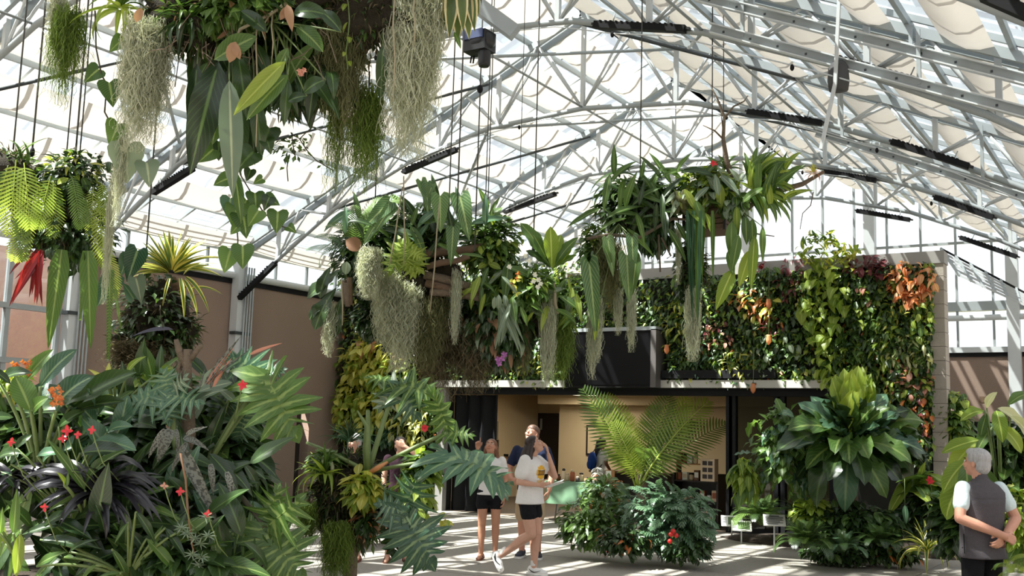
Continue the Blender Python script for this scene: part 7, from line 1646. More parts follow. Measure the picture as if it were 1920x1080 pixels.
def hand(mb, w, d, nrm, curl=(25, 25, 25, 25), tcurl=20, side=1, s=1.0):
    """palm, four fingers and a thumb leaving the side of the palm near its base"""
    w = Vector(w); d = Vector(d).normalized(); nrm = Vector(nrm); nrm = (nrm - d*nrm.dot(d)).normalized(); x = d.cross(nrm)*side
    for k, (off, ln) in enumerate(((-.030, .070), (-.010, .080), (.010, .076), (.029, .060))):
        b = w + d*0.015*s + x*off*0.75*s; kn = w + d*(0.088 - 0.006*abs(k-1))*s + x*off*s
        cap(mb, b, kn, .0135*s, .0115*s, 8)
        a = 0; p = kn
        for j, f in enumerate((.45, .32, .23)):
            a += math.radians(curl[k]*(0.8 if j == 0 else 1.0)); dv = d*math.cos(a) + nrm*math.sin(a)
            q = p + dv*ln*f*s; cap(mb, p, q, .0095*s*(1-.08*j), .009*s*(1-.1*j), 8); p = q
    b = w + d*.025*s - x*.022*s; t = math.radians(tcurl)
    m1 = b + (d*.62 - x*.62 + nrm*.45).normalized()*.038*s; m2 = m1 + (d*.85 - x*(.4*math.cos(t)) + nrm*math.sin(t)).normalized()*.03*s; m3 = m2 + (d*.95 - x*.1 + nrm*math.sin(t)).normalized()*.024*s
    cap(mb, b, m1, .014*s, .0115*s, 8); cap(mb, m1, m2, .0115*s, .0105*s, 8); cap(mb, m2, m3, .0105*s, .009*s, 8)
def skinmat(name, c):
    m = plain(name, c, 0.5, 0, 0.08, 20, spec=0.35); return m
def hairmat(name, a, b):
    m, nt, out = new_mat(name); p = nt.nodes.new('ShaderNodeBsdfPrincipled'); nt.links.new(p.outputs[0], out.inputs[0]); p.inputs['Roughness'].default_value = 0.45
    tcn = nt.nodes.new('ShaderNodeTexCoord'); mp_ = nt.nodes.new('ShaderNodeMapping'); mp_.inputs['Scale'].default_value = (90, 90, 6); nt.links.new(tcn.outputs['Object'], mp_.inputs[0])
    nz = nt.nodes.new('ShaderNodeTexNoise'); nz.inputs['Scale'].default_value = 1.0; nt.links.new(mp_.outputs[0], nz.inputs['Vector'])
    nt.links.new(mixc(nt, nz.outputs['Fac'], a, b), p.inputs['Base Color'])
    bn = nt.nodes.new('ShaderNodeBump'); bn.inputs['Strength'].default_value = .6; bn.inputs['Distance'].default_value = .01; nt.links.new(nz.outputs['Fac'], bn.inputs['Height']); nt.links.new(bn.outputs[0], p.inputs['Normal'])
    return m
def fabric(name, c, var=.06): return plain(name, c, 0.9, 0, var, 9, 0.35, 26, spec=0.2)
SK = {'a': skinmat('fair_skin', G(200, 156, 134)), 'b': skinmat('tan_skin', G(188, 138, 112)), 'c': skinmat('ruddy_skin', G(204, 150, 126)), 'd': skinmat('brown_skin', G(120, 78, 58))}
EYEW = plain('eye_white', G(225, 220, 214), 0.3); EYED = plain('dark_iris', G(40, 30, 24), 0.2); LIP = plain('lips', G(178, 98, 90), 0.5); BROW = plain('brow_hair', G(84, 60, 44), 0.8)
class Person:
    def __init__(s, label, loc, fwd, H=1.65, group=None):
        f = Vector(fwd); s.P = empty('person', loc, label, 'person', group, rz=math.atan2(-f.x, f.y)); s.P.scale = (H/1.7,)*3; s.body = MB(); s.bo = None
    def head(s, c, look, tilt=(0, 0, 1), skin='a', face=True):
        c = Vector(c); y = Vector(look).normalized(); z = Vector(tilt); z = (z - y*z.dot(y)).normalized(); x = y.cross(z)
        M = Matrix(((x.x, y.x, z.x, c.x), (x.y, y.y, z.y, c.y), (x.z, y.z, z.z, c.z), (0, 0, 0, 1))); s.HM = M; R3 = M.to_3x3()
        b = s.body
        b.ell(M @ Vector((0, -.012, .03)), (.076, .092, .085), 16, 10, R3); b.ell(M @ Vector((0, .018, -.03)), (.062, .068, .085), 16, 10, R3); b.ell(M @ Vector((0, .045, -.085)), (.034, .034, .028), 12, 8, R3)
        cap(b, M @ Vector((0, .082, .012)), M @ Vector((0, .099, -.026)), .010, .0145, 8)     # nose
        for sx_ in (-1, 1): b.ell(M @ Vector((sx_*.075, -.008, -.012)), (.010, .02, .031), 8, 6, R3); b.ell(M @ Vector((sx_*.032, .07, -.03)), (.025, .02, .025), 10, 6, R3)
        b.ell(M @ Vector((0, .078, -.062)), (.026, .013, .012), 10, 6, R3)
        s.face = face
    def neck(s, a, r=.052):
        cap(s.body, a, s.HM @ Vector((0, -.02, -.06)), r*1.1, r, 12)
    def arm(s, sh, el, wr, r=(.047, .040, .034, .024), hd=None, hn=(0, 0, -1), curl=(25,)*4, tcurl=20, side=1):
        limb(s.body, [sh, el], [r[0], r[1]]); e = Vector(el); w = Vector(wr); limb(s.body, [e, e.lerp(w, .35), w], [r[1], r[2]*1.08, r[3]])
        hand(s.body, wr, hd or (w-e), hn, curl, tcurl, side)
    def leg(s, hip, kn, an, r=(.085, .058, .055, .036), foot=None):
        h = Vector(hip); k = Vector(kn); a = Vector(an); limb(s.body, [h, h.lerp(k, .5), k], [r[0], r[0]*.84, r[1]])
        f = (a-k).normalized(); bk = Vector((0, -.012, 0)); limb(s.body, [k, k.lerp(a, .3) + bk, k.lerp(a, .7), a], [r[1]*.95, r[2], r[2]*.72, r[3]])
        if foot is not None:
            d = Vector(foot).normalized(); cap(s.body, a + Vector((0, 0, -.035)) - d*.03, a + d*.1 + Vector((0, 0, -.055)), .034, .026, 10); cap(s.body, a + d*.1 + Vector((0, 0, -.055)), a + d*.165 + Vector((0, 0, -.06)), .03, .018, 10)
    def finish(s, skin, voxel=.0065):
        s.bo = link('body', remesh(s.body, SK[skin], voxel, 3, 'body', .45), None, s.P); M = s.HM
        if s.face:
            for sx_ in (-1, 1):
                e = MB().ell((0, 0, 0), (.0145, .008, .0085), 10, 6, M.to_3x3()).build('eye', EYEW, s.P, Matrix.Translation(M @ Vector((sx_*.031, .0795, .008))))
                MB().ell((0, 0, 0), (.0065, .004, .0068), 8, 6, M.to_3x3()).build('iris', EYED, e, Matrix.Translation(M.to_3x3() @ Vector((0, .0065, .001))))
                MB().tube([M @ Vector((sx_*t, .083+.004*(1-abs(t-.032)*30), .028+.004*math.sin((t-.014)*90))) for t in (.014, .026, .038, .048)], [.004, .005, .0045, .002], 6).build('eyebrow', BROW, s.P)
            MB().tube([M @ Vector((t, .092-abs(t)*.35, -.062-abs(t)*.05)) for t in (-.024, -.012, 0, .012, .024)], [.003, .006, .0065, .006, .003], 6, squash=.8).build('mouth', LIP, s.P)
        return s.P
    def cloth(s, mb, name, mat, voxel=.011, smooth=5): o = link(name, remesh(mb, mat, voxel, smooth, name), None, s.P); return o
    def hair_cap(s, mb, back=.0, top=0):
        M = s.HM; R3 = M.to_3x3(); mb.ell(M @ Vector((0, -.022, .042+top)), (.088, .096, .088), 16, 10, R3); mb.ell(M @ Vector((0, -.05, -.01)), (.082, .068, .095), 16, 10, R3)
def torso(mb, pel, wst, chs, nk, k=1.0, inf=0.0, hemdrop=0.0, ax=(1, 0, 0), ax2=None, female=True, sw=1.0, flare=0.0):
    pel, wst, chs, nk = map(Vector, (pel, wst, chs, nk)); ax2 = ax2 or ax; i = inf
    hip = (.158 if female else .155)*k; wa = (.125 if female else .150)*k; ch = (.150 if female else .172)*k*sw; shd = (.168 if female else .195)*k*sw
    rings = []
    if hemdrop: rings.append((pel + Vector((0, 0, -hemdrop)), hip+i+flare, .108*k+i+flare, ax))
    rings += [(pel, hip+i, .108*k+i, ax), (pel.lerp(wst, .5), (hip+wa)/2+i*1.2, .102*k+i, ax), (wst, wa+i*1.3, .092*k+i*1.2, ax), (wst.lerp(chs, .55), (wa+ch)/2+i*1.1, .105*k+i, ax2), (chs, ch+i, .112*k+i, ax2), (chs.lerp(nk, .45), shd+i*.6, .098*k+i*.8, ax2), (chs.lerp(nk, .8), shd*.72+i*.4, .072*k+i*.6, ax2), (nk, .062*k+i*.3, .058*k+i*.3, ax2)]
    stack(mb, rings)
def on_mesh(me, origin, direction): 
    return BVH[me.name].ray_cast(Vector(origin), Vector(direction))
def patch_on(P, shirt, centre, u, v, n, mat, name, hw, hh, shape=None, parent=None, off=.004, nu=10, nv=10):
    """flat print that follows the cloth: rays cast onto the shirt from outside"""
    bv = BVHTree.FromPolygons([x.co.copy() for x in shirt.data.vertices], [tuple(p.vertices) for p in shirt.data.polygons])
    u = Vector(u).normalized(); v = Vector(v).normalized(); n = Vector(n).normalized(); vs, ids, fs = [], {}, []
    for i in range(nu+1):
        for j in range(nv+1):
            a = -1+2*i/nu; b = -1+2*j/nv
            h = bv.ray_cast(Vector(centre) + u*a*hw + v*b*hh + n*.4, -n)
            if h[0] is not None and h[3] < .7: ids[(i, j)] = len(vs); vs.append(tuple(h[0] + n*off))
    for i in range(nu):
        for j in range(nv):
            q = [(i, j), (i+1, j), (i+1, j+1), (i, j+1)]
            if all(t in ids for t in q):
                a = -1+2*(i+.5)/nu; b = -1+2*(j+.5)/nv
                if shape is None or shape(a, b): fs.append(tuple(ids[t] for t in q))
    if fs: link(name, mesh_from(vs, fs, True, None, mat), None, parent or shirt)
def shoe(P, a, d, mat, sole, z0=None, s=1.0, up=(0, 0, 1), swoosh=None, name='shoe'):
    """low shoe: upper and sole around an ankle position, pointing along d"""
    a = Vector(a); d = Vector(d).normalized(); x = d.cross(Vector(up)).normalized(); z = x.cross(d); M = Matrix(((x.x, d.x, z.x, a.x), (x.y, d.y, z.y, a.y), (x.z, d.z, z.z, a.z), (0, 0, 0, 1)))
    mb = MB(); R3 = M.to_3x3()
    mb.ell(M @ Vector((0, -.02, -.03)), (.043*s, .062*s, .055*s), 14, 8, R3); mb.ell(M @ Vector((0, .06, -.048)), (.046*s, .085*s, .042*s), 14, 8, R3); mb.ell(M @ Vector((0, .125, -.055)), (.045*s, .062*s, .03*s), 14, 8, R3)
    o = link(name, remesh(mb, mat, .009, 3, name), None, P)
    sm = MB(); pr = [(-.085, .030), (-.06, .041), (.0, .040), (.06, .046), (.12, .05), (.165, .04), (.188, .018)]
    vs = []
    for zz in (-.092, -.066):
        vs += [M @ Vector((-w*s, y*s, zz)) for y, w in pr] + [M @ Vector((w*s, y*s, zz)) for y, w in reversed(pr)]
    n_ = len(pr)*2; sm.add(vs, [tuple(reversed(range(n_))), tuple(range(n_, 2*n_))] + [(k, (k+1) % n_, n_+(k+1) % n_, n_+k) for k in range(n_)]); sm.build('sole', sole, o)
    if swoosh:
        for sd in (-1, 1):
            MB().tube([M @ Vector((sd*(.049+dx_), y, zz)) for y, zz, dx_ in ((-.045, -.022, -.006), (-.01, -.048, -.003), (.03, -.058, .0), (.075, -.045, -.002), (.11, -.03, -.010))], [.003, .010, .0085, .005, .002], 6, squash=.5).build('swoosh', swoosh, o)
    return o
def sandal(P, a, d, mat, name='sandal'):
    a = Vector(a); d = Vector(d).normalized(); x = Vector((d.y, -d.x, 0)); mb = MB(); pr = [(-.07, .03), (-.03, .036), (.05, .04), (.12, .043), (.17, .028)]
    vs = []
    for zz in (a.z-.10, a.z-.086): vs += [tuple(Vector((a.x, a.y, zz)) + d*y - x*w) for y, w in pr] + [tuple(Vector((a.x, a.y, zz)) + d*y + x*w) for y, w in reversed(pr)]
    n_ = len(pr)*2; mb.add(vs, [tuple(reversed(range(n_))), tuple(range(n_, 2*n_))] + [(k, (k+1) % n_, n_+(k+1) % n_, n_+k) for k in range(n_)]); o = mb.build(name, mat, P)
    for y, h in ((.03, .045), (.1, .022), (-.03, .075)):
        MB().tube([Vector((a.x, a.y, a.z-.085)) + d*y + x*math.cos(t)*.042 + Vector((0, 0, math.sin(t)*h)) for t in [i_*math.pi/8 for i_ in range(9)]], .006, 5, squash=1.6).build('strap', mat, o)
    return o
WHITE = fabric('white_cotton', G(226, 224, 222), .03); BLACK = fabric('black_cloth', G(24, 24, 28), .15); NAVY = fabric('navy_cotton', G(36, 44, 70)); KHAKI = fabric('khaki_cloth', G(188, 166, 136)); VEST = plain('grey_fleece', G(92, 88, 92), 0.95, 0, .14, 60, .5, 160, spec=.1); PALE = fabric('pale_aqua_cotton', G(212, 228, 230), .03); DENIM = fabric('denim', G(58, 68, 96), .15); MAROON = fabric('dark_maroon_cloth', G(46, 26, 36), .1); BLUE = fabric('blue_nylon', G(30, 62, 130))
SOLEW = plain('white_rubber', G(235, 235, 232), .6); SHOEW = plain('white_leather', G(236, 236, 234), .5); SHOED = plain('dark_shoe', G(48, 52, 64), .7); LEATH = plain('brown_leather', G(112, 64, 46), .6)
HAIR = {'brown': hairmat('light_brown_hair', G(84, 54, 38), G(142, 98, 70)), 'dark': hairmat('dark_brown_hair', G(20, 13, 12), G(54, 34, 27)), 'grey': hairmat('grey_hair', G(120, 118, 118), G(206, 204, 204)), 'man': hairmat('short_brown_hair', G(84, 60, 48), G(128, 98, 80)), 'black': hairmat('black_hair', G(16, 14, 14), G(44, 36, 34))}
def flat(v): return Vector((v.x, v.y, 0)).normalized()
RIGHT = flat(CR); AWAY = flat(CF)
def sleeve(mb, sh, el, f=.55, r=.062, r2=.066): limb(mb, [Vector(sh), Vector(sh).lerp(Vector(el), f)], [r, r2])
# --- girl pointing up
gB = onZ(914, 1049)
p = Person('person in white T-shirt and black shorts pointing upwards with one finger', (gB.x, gB.y, 0), -AWAY*1 + RIGHT*.05, 1.62)
p.head((0, .03, 1.575), (.22, .8, .42)); p.neck((0, 0, 1.42))
p.arm((.165, 0, 1.385), (.25, .09, 1.24), (.19, .14, 1.55), hd=(.0, .1, 1), hn=(0, 1, 0), curl=(2, 75, 80, 80), tcurl=50, side=-1)
p.arm((-.165, 0, 1.385), (-.225, -.02, 1.12), (-.21, .03, .87), side=1, hn=(1, 0, 0))
p.leg((.09, 0, .90), (.095, .02, .49), (.095, 0, .085), foot=(.25, 1, 0)); p.leg((-.09, 0, .90), (-.1, .02, .49), (-.105, 0, .085), foot=(-.2, 1, 0))
torso(p.body, (0, 0, .93), (0, 0, 1.07), (0, 0, 1.27), (0, 0, 1.44), .9); p.finish('b')
sh = MB(); torso(sh, (0, 0, .93), (0, 0, 1.07), (0, 0, 1.27), (0, 0, 1.435), 1, .012, .03, flare=.012); sleeve(sh, (.165, 0, 1.385), (.25, .09, 1.24)); sleeve(sh, (-.165, 0, 1.385), (-.225, -.02, 1.12)); p.cloth(sh, 'shirt', WHITE)
so = MB(); stack(so, [((0, 0, .83), .178, .118, (1, 0, 0)), ((0, 0, .95), .172, .118, (1, 0, 0)), ((0, 0, 1.0), .15, .11, (1, 0, 0))])
for s_ in (-1, 1): cap(so, (s_*.09, 0, .86), (s_*.096, .005, .76), .095, .098)
p.cloth(so, 'shorts', BLACK)
hr = MB(); p.hair_cap(hr); limb(hr, [p.HM @ Vector((.07, -.03, 0)), (.085, -.01, 1.42), (.10, .055, 1.26)], [.035, .035, .02]); limb(hr, [p.HM @ Vector((-.07, -.03, 0)), (-.09, -.01, 1.42), (-.10, .055, 1.2)], [.035, .038, .02]); limb(hr, [p.HM @ Vector((0, -.09, 0)), (0, -.07, 1.4)], [.06, .07]); p.cloth(hr, 'hair', HAIR['brown'], .009, 3)
sandal(p.P, (.095, 0, .1), (.25, 1, 0), LEATH); sandal(p.P, (-.105, 0, .1), (-.2, 1, 0), LEATH)
# --- man in navy shirt
mB_ = onZ(992, 1046)
p = Person('person in navy T-shirt and khaki shorts looking up behind the walking person', (mB_.x, mB_.y, 0), -AWAY*1 - RIGHT*.25, 1.80)
p.head((.0, .02, 1.59), (.25, .75, .5)); p.neck((0, 0, 1.43), .06)
p.arm((.20, 0, 1.385), (.30, .02, 1.12), (.22, .17, 1.0), r=(.056, .046, .042, .030), hd=(-.6, .6, -.2), hn=(-.4, -.6, -.3), curl=(45,)*4, side=-1); p.arm((-.20, 0, 1.385), (-.29, .0, 1.11), (-.26, .08, .87), r=(.056, .046, .042, .030), hn=(1, 0, 0))
p.leg((.09, 0, .92), (.1, .02, .5), (.1, 0, .09), r=(.09, .064, .06, .04)); p.leg((-.09, 0, .92), (-.11, .02, .5), (-.12, .02, .09), r=(.09, .064, .06, .04))
torso(p.body, (0, 0, .95), (0, 0, 1.08), (0, 0, 1.27), (0, 0, 1.45), .95, female=False); p.finish('c')
sh = MB(); torso(sh, (0, .01, .92), (0, .03, 1.08), (0, .01, 1.27), (0, 0, 1.44), 1.03, .016, .06, female=False, flare=.008); sleeve(sh, (.20, 0, 1.385), (.30, .02, 1.12), .62, .06, .066); sleeve(sh, (-.20, 0, 1.385), (-.29, 0, 1.11), .62, .06, .066); p.cloth(sh, 'shirt', NAVY)
so = MB(); stack(so, [((0, 0, .84), .185, .13, (1, 0, 0)), ((0, 0, .98), .178, .128, (1, 0, 0))])
for s_ in (-1, 1): cap(so, (s_*.095, 0, .86), (s_*.105, .015, .54), .1, .095)
p.cloth(so, 'shorts', KHAKI)
hr = MB(); M = p.HM; hr.ell(M @ Vector((0, -.012, .066)), (.088, .098, .072), 16, 10, M.to_3x3()); hr.ell(M @ Vector((0, -.05, .0)), (.085, .062, .085), 14, 8, M.to_3x3()); p.cloth(hr, 'hair', HAIR['man'], .009, 3)
shoe(p.P, (.1, 0, .095), (.1, 1, 0), SHOED, SOLEW, s=1.08); shoe(p.P, (-.12, .02, .095), (-.3, 1, 0), SHOED, SOLEW, s=1.08)
# --- walking girl with the leaflet
gA = onZ(990, 1078)
p = Person('person in printed white T-shirt and white trainers walking with a leaflet in hand', (gA.x, gA.y, 0), RIGHT*.9 - AWAY*.45, 1.68)
p.head((.0, .05, 1.585), (-.05, .8, .5)); p.neck((0, 0, 1.43))
p.arm((.165, .0, 1.39), (.24, -.04, 1.13), (.16, .20, 1.10), hd=(-.15, 1, .05), hn=(-.8, 0, .3), curl=(35,)*4, side=-1)
p.arm((-.165, .02, 1.39), (-.16, .26, 1.20), (-.08, .20, 1.47), hd=(.25, -.1, .9), hn=(.3, -.9, 0), curl=(20,)*4, side=1)
p.leg((.09, -.01, .91), (.085, .07, .50), (.10, -.33, .22), r=(.10, .064, .064, .038)); p.leg((-.085, .0, .91), (-.07, .07, .50), (-.05, .05, .09), r=(.10, .064, .064, .038))
torso(p.body, (0, 0, .94), (0, 0, 1.08), (0, .01, 1.28), (0, .01, 1.45), .9); p.finish('a')
sh = MB(); torso(sh, (0, 0, .96), (0, .01, 1.09), (0, .015, 1.28), (0, .01, 1.44), 1.1, .03, .10, flare=.016); sleeve(sh, (.165, 0, 1.39), (.24, -.04, 1.13), .62, .076, .086); sleeve(sh, (-.165, .02, 1.39), (-.16, .26, 1.20), .5, .068, .075); shirt = p.cloth(sh, 'shirt', WHITE)
YEL = plain('yellow_print', G(226, 172, 48), .8, 0, .15, 30); PRD = plain('dark_print', G(96, 66, 36), .8)
patch_on(p.P, shirt, (.02, .13, 1.25), (1, 0, 0), (0, 0, 1), (0, 1, 0), YEL, 'print', .10, .085, lambda a, b: a*a + b*b < 1 and not (abs(b-.35) < .1 and abs(a) < .5))
patch_on(p.P, shirt, (.02, .13, 1.135), (1, 0, 0), (0, 0, 1), (0, 1, 0), YEL, 'print', .09, .02, lambda a, b: int((a+1)*9) % 2 == 0, nu=18, nv=3)
patch_on(p.P, shirt, (.02, .13, 1.245), (1, 0, 0), (0, 0, 1), (0, 1, 0), PRD, 'lettering', .085, .03, lambda a, b: int((a+1)*8) % 2 == 0 or abs(b) > .8, off=.006, nu=16, nv=6)
so = MB(); stack(so, [((0, 0, .84), .175, .125, (1, 0, 0)), ((0, 0, .95), .172, .122, (1, 0, 0)), ((0, 0, 1.02), .145, .11, (1, 0, 0))])
cap(so, (.09, .0, .87), (.09, .03, .74), .1, .104); cap(so, (-.085, .005, .87), (-.08, .03, .74), .1, .104); p.cloth(so, 'shorts', BLACK)
hr = MB(); p.hair_cap(hr); limb(hr, [p.HM @ Vector((.02, -.085, 0)), (.03, -.06, 1.42), (.05, -.085, 1.28), (.06, -.07, 1.06)], [.068, .075, .068, .04]); limb(hr, [p.HM @ Vector((.07, -.02, .0)), (.11, .03, 1.43), (.11, .07, 1.28), (.10, .09, 1.18)], [.035, .042, .036, .015]); p.cloth(hr, 'hair', HAIR['dark'], .009, 2)
shoe(p.P, (.10, -.345, .215), (0.05, .55, -.85), SHOEW, SOLEW, up=(0, .8, .6), swoosh=BLACK); shoe(p.P, (-.05, .05, .095), (-.05, 1, 0), SHOEW, SOLEW, swoosh=BLACK)
for a, b, c in ((.10, -.31, .24), (-.05, .05, .12)): mb = MB(); cap(mb, (a, b, c), (a, b+(.03 if c > .2 else 0), c+.05), .042, .04); p.cloth(mb, 'sock', WHITE, .01, 2)
lf = p.P.matrix_basis
wpt = Vector((gA.x, gA.y, 0)) + Matrix.Rotation(p.P.rotation_euler.z, 3, 'Z') @ (Vector((.15, .33, 1.115))*p.P.scale.x)
le = empty('leaflet', wpt, 'white folded leaflet in the hand of the walking person', 'leaflet', rz=p.P.rotation_euler.z)
for k, t in enumerate((-8, 12)): MB().obox(Matrix.Translation((-.03, .05, .012*k)) @ Matrix.Rotation(math.radians(20), 4, 'X') @ Matrix.Rotation(math.radians(t), 4, 'Y'), .12, .22, .003).build('page', SOLEW, le)
# --- older visitor with hands behind the back
oP = at(1842, 1045, 8.8); 
p = Person('person in a grey vest and black trousers with hands clasped behind the back', (oP.x, oP.y, 0), AWAY*1 - RIGHT*.3, 1.69)
p.head((-.02, .02, 1.585), (-.45, .9, .08), skin='c'); p.neck((0, -.01, 1.42), .058)
p.arm((.19, -.01, 1.37), (.275, -.09, 1.13), (.06, -.20, .99), r=(.056, .044, .042, .029), hd=(-.75, -.1, -.55), hn=(-.2, 1, 0), curl=(30,)*4, side=1)
p.arm((-.19, -.01, 1.37), (-.275, -.07, 1.13), (.03, -.235, 1.0), r=(.056, .044, .042, .029), hd=(.85, -.1, -.35), hn=(.2, .9, -.2), curl=(45,)*4, side=-1)
p.leg((.09, 0, .9), (.09, .02, .49), (.09, 0, .085)); p.leg((-.09, 0, .9), (-.09, .02, .49), (-.09, 0, .085))
torso(p.body, (0, 0, .93), (0, 0, 1.06), (0, 0, 1.25), (0, -.01, 1.43), .95, female=False); p.finish('c', .006)
sh = MB(); torso(sh, (0, 0, .97), (0, 0, 1.07), (0, 0, 1.25), (0, -.01, 1.425), 1, .008, female=False); sleeve(sh, (.185, -.01, 1.37), (.275, -.09, 1.13), .55, .067, .068); sleeve(sh, (-.185, -.01, 1.37), (-.275, -.07, 1.13), .55, .067, .068); p.cloth(sh, 'shirt', PALE)
ve = MB(); torso(ve, (0, -.005, .89), (0, -.005, 1.07), (0, -.01, 1.26), (0, -.015, 1.44), 1.06, .026, .09, female=False, sw=.95, flare=.014); cap(ve, (0, -.015, 1.43), (-.005, -.005, 1.475), .068, .062); vest = p.cloth(ve, 'vest', VEST, .011, 3)
patch_on(p.P, vest, (0, -.15, 1.30), (1, 0, 0), (0, 0, 1), (0, -1, 0), plain('vest_seam', G(78, 74, 78), .95), 'seam', .17, .006, off=.003, nu=20, nv=2)
MB().tube([(-.205, -.03, 1.0), (-.208, -.035, .9), (-.206, -.035, .84)], .004, 5).build('pocket_zip', BLACK, p.P)
so = MB(); stack(so, [((0, 0, .82), .178, .125, (1, 0, 0)), ((0, 0, .99), .16, .115, (1, 0, 0))])
for s_ in (-1, 1): limb(so, [(s_*.092, 0, .88), (s_*.095, .02, .49), (s_*.095, 0, .09)], [.102, .078, .068])
p.cloth(so, 'trousers', BLACK)
hr = MB(); M = p.HM; hr.ell(M @ Vector((0, -.025, .045)), (.092, .10, .085), 18, 10, M.to_3x3()); hr.ell(M @ Vector((0, -.06, -.015)), (.084, .062, .085), 16, 8, M.to_3x3()); hr.ell(M @ Vector((.03, .05, .085)), (.055, .05, .035), 12, 8, M.to_3x3()); p.cloth(hr, 'hair', HAIR['grey'], .008, 2)
shoe(p.P, (.09, 0, .095), (.1, 1, 0), SHOED, SOLEW); shoe(p.P, (-.09, 0, .095), (-.1, 1, 0), SHOED, SOLEW)
MB().tube([Vector((.035, -.20, .935)) + Vector((math.cos(a)*.0, math.sin(a)*.03, math.cos(a)*.03)) for a in [i_*.45 for i_ in range(15)]], .005, 5).build('bracelet', LEATH, p.P)
# --- woman shading her face behind the philodendron
wB = onZ(742, 1054)
p = Person('person in a dark top with one hand over the face behind big cut leaves', (wB.x, wB.y, 0), -AWAY*1 + RIGHT*.2, 1.62)
p.head((0, .03, 1.57), (-.1, .9, .25)); p.neck((0, 0, 1.42))
p.arm((-.165, 0, 1.385), (-.24, .20, 1.42), (-.05, .16, 1.56), hd=(.9, -.1, .35), hn=(0, -1, 0), curl=(15,)*4, side=1)
p.arm((.165, 0, 1.385), (.21, -.01, 1.12), (.2, .08, .9), side=-1, hn=(-1, 0, 0))
p.leg((.09, 0, .90), (.1, .02, .49), (.12, 0, .085), foot=(.2, 1, 0)); p.leg((-.09, 0, .90), (-.11, .02, .49), (-.14, 0, .085), foot=(-.2, 1, 0))
torso(p.body, (0, 0, .93), (0, 0, 1.07), (0, 0, 1.27), (0, 0, 1.44), .9); p.finish('a', .008)
sh = MB(); torso(sh, (0, 0, .95), (0, 0, 1.07), (0, 0, 1.27), (0, 0, 1.43), 1, .01, .02); sleeve(sh, (.165, 0, 1.385), (.21, -.01, 1.12), .4); sleeve(sh, (-.165, 0, 1.385), (-.24, .20, 1.42), .35); p.cloth(sh, 'top', MAROON)
so = MB(); stack(so, [((0, 0, .83), .178, .12, (1, 0, 0)), ((0, 0, .99), .15, .112, (1, 0, 0))])
for s_ in (-1, 1): cap(so, (s_*.09, 0, .86), (s_*.1, .01, .66), .096, .092)
p.cloth(so, 'shorts', DENIM); hr = MB(); p.hair_cap(hr); p.cloth(hr, 'hair', HAIR['dark'], .01, 3)
sandal(p.P, (.12, 0, .1), (.2, 1, 0), LEATH); sandal(p.P, (-.14, 0, .1), (-.2, 1, 0), LEATH)
# --- person mostly hidden further left
hB = onZ(655, 1052)
p = Person('person almost hidden behind the mossy post, only head and foot showing', (hB.x, hB.y, 0), -AWAY*1 - RIGHT*.3, 1.64)
p.head((0, .03, 1.575), (.2, .9, .1)); p.neck((0, 0, 1.42)); p.arm((.165, 0, 1.385), (.22, -.02, 1.12), (.21, .03, .87), side=-1, hn=(-1, 0, 0)); p.arm((-.165, 0, 1.385), (-.22, -.02, 1.12), (-.21, .03, .87), hn=(1, 0, 0))
p.leg((.09, 0, .90), (.1, .02, .49), (.1, 0, .085), foot=(.2, 1, 0)); p.leg((-.09, 0, .90), (-.1, .02, .49), (-.12, 0, .085), foot=(-.2, 1, 0)); torso(p.body, (0, 0, .93), (0, 0, 1.07), (0, 0, 1.27), (0, 0, 1.44), .9); p.finish('a', .009)
sh = MB(); torso(sh, (0, 0, .93), (0, 0, 1.07), (0, 0, 1.27), (0, 0, 1.43), 1, .012, .04); sleeve(sh, (.165, 0, 1.385), (.22, -.02, 1.12)); sleeve(sh, (-.165, 0, 1.385), (-.22, -.02, 1.12)); p.cloth(sh, 'shirt', BLACK)
so = MB(); stack(so, [((0, 0, .83), .178, .12, (1, 0, 0)), ((0, 0, .99), .15, .112, (1, 0, 0))])
for s_ in (-1, 1): cap(so, (s_*.09, 0, .86), (s_*.1, .01, .6), .096, .092)
p.cloth(so, 'shorts', DENIM); hr = MB(); p.hair_cap(hr); p.cloth(hr, 'hair', HAIR['grey'], .01, 3); sandal(p.P, (.1, 0, .1), (.2, 1, 0), LEATH); sandal(p.P, (-.12, 0, .1), (-.2, 1, 0), LEATH)
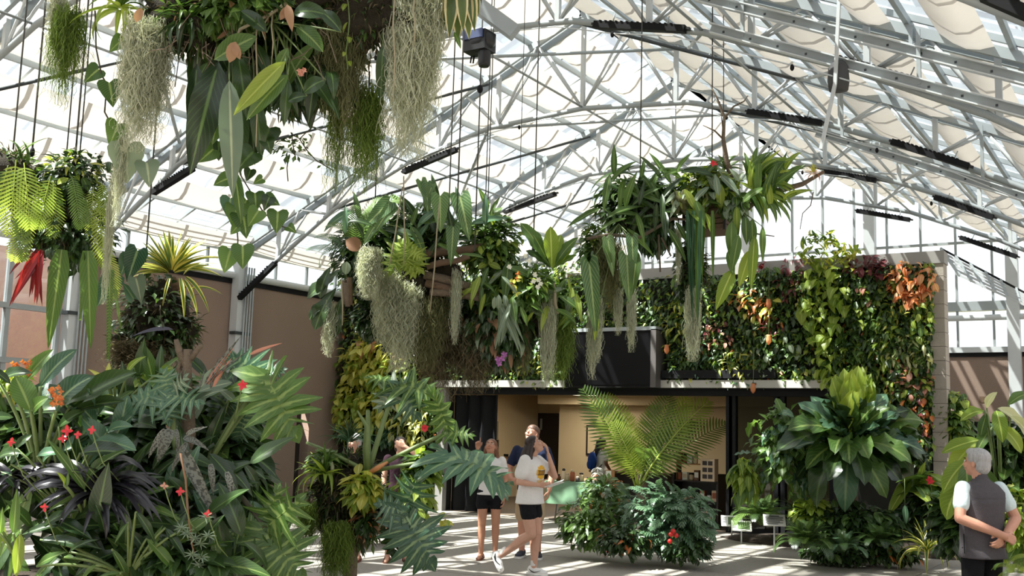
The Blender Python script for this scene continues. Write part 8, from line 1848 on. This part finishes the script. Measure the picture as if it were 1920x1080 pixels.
# --- shopper with blue backpack
sB = onY(1126, 900, YW+1.75)
p = Person('person in a pale T-shirt standing behind the green table', (sB.x, sB.y, 0), RIGHT*.9 + AWAY*.5, 1.62)
p.head((0, .03, 1.575), (.1, .9, -.25)); p.neck((0, 0, 1.42)); p.arm((.165, 0, 1.385), (.22, .0, 1.12), (.18, .16, .95), side=-1, hn=(-1, 0, 0)); p.arm((-.165, 0, 1.385), (-.22, .0, 1.12), (-.16, .18, .95), hn=(1, 0, 0))
p.leg((.09, 0, .90), (.1, .02, .49), (.1, 0, .085)); p.leg((-.09, 0, .90), (-.1, .02, .49), (-.12, 0, .085)); torso(p.body, (0, 0, .93), (0, 0, 1.07), (0, 0, 1.27), (0, 0, 1.44), .92); p.finish('d', .009)
sh = MB(); torso(sh, (0, 0, .93), (0, 0, 1.07), (0, 0, 1.27), (0, 0, 1.43), 1.02, .014, .05); sleeve(sh, (.165, 0, 1.385), (.22, 0, 1.12)); sleeve(sh, (-.165, 0, 1.385), (-.22, 0, 1.12)); p.cloth(sh, 'shirt', WHITE)
so = MB(); stack(so, [((0, 0, .83), .178, .12, (1, 0, 0)), ((0, 0, .99), .15, .112, (1, 0, 0))])
for s_ in (-1, 1): limb(so, [(s_*.09, 0, .86), (s_*.1, .01, .49), (s_*.11, 0, .1)], [.096, .08, .06])
p.cloth(so, 'trousers', KHAKI); hr = MB(); p.hair_cap(hr); limb(hr, [p.HM @ Vector((0, -.09, 0)), (0, -.1, 1.42), (0, -.12, 1.3)], [.06, .065, .03]); p.cloth(hr, 'hair', HAIR['black'], .01, 3); shoe(p.P, (.1, 0, .095), (.1, 1, 0), SHOED, SOLEW); shoe(p.P, (-.12, 0, .095), (-.1, 1, 0), SHOED, SOLEW)
bk = empty('backpack', Vector((sB.x, sB.y, 0)), 'blue backpack on the person behind the green table', 'backpack', rz=p.P.rotation_euler.z); bm = MB(); bm.ell((0, -.22, 1.12), (.13, .085, .2), 16, 10); link('bag', remesh(bm, BLUE, .012, 3, 'bag'), None, bk)
bm = MB(); bm.ell((0, -.29, 1.05), (.09, .035, .1), 14, 8); bm.build('pocket', BLUE, bk)
for s_ in (-1, 1): MB().tube([(s_*.09, -.17, 1.28), (s_*.1, -.05, 1.42), (s_*.1, .09, 1.36), (s_*.12, .1, 1.18), (s_*.12, -.12, 1.0)], .016, 6, squash=.5).build('shoulder_strap', MT['black_plastic'], bk)
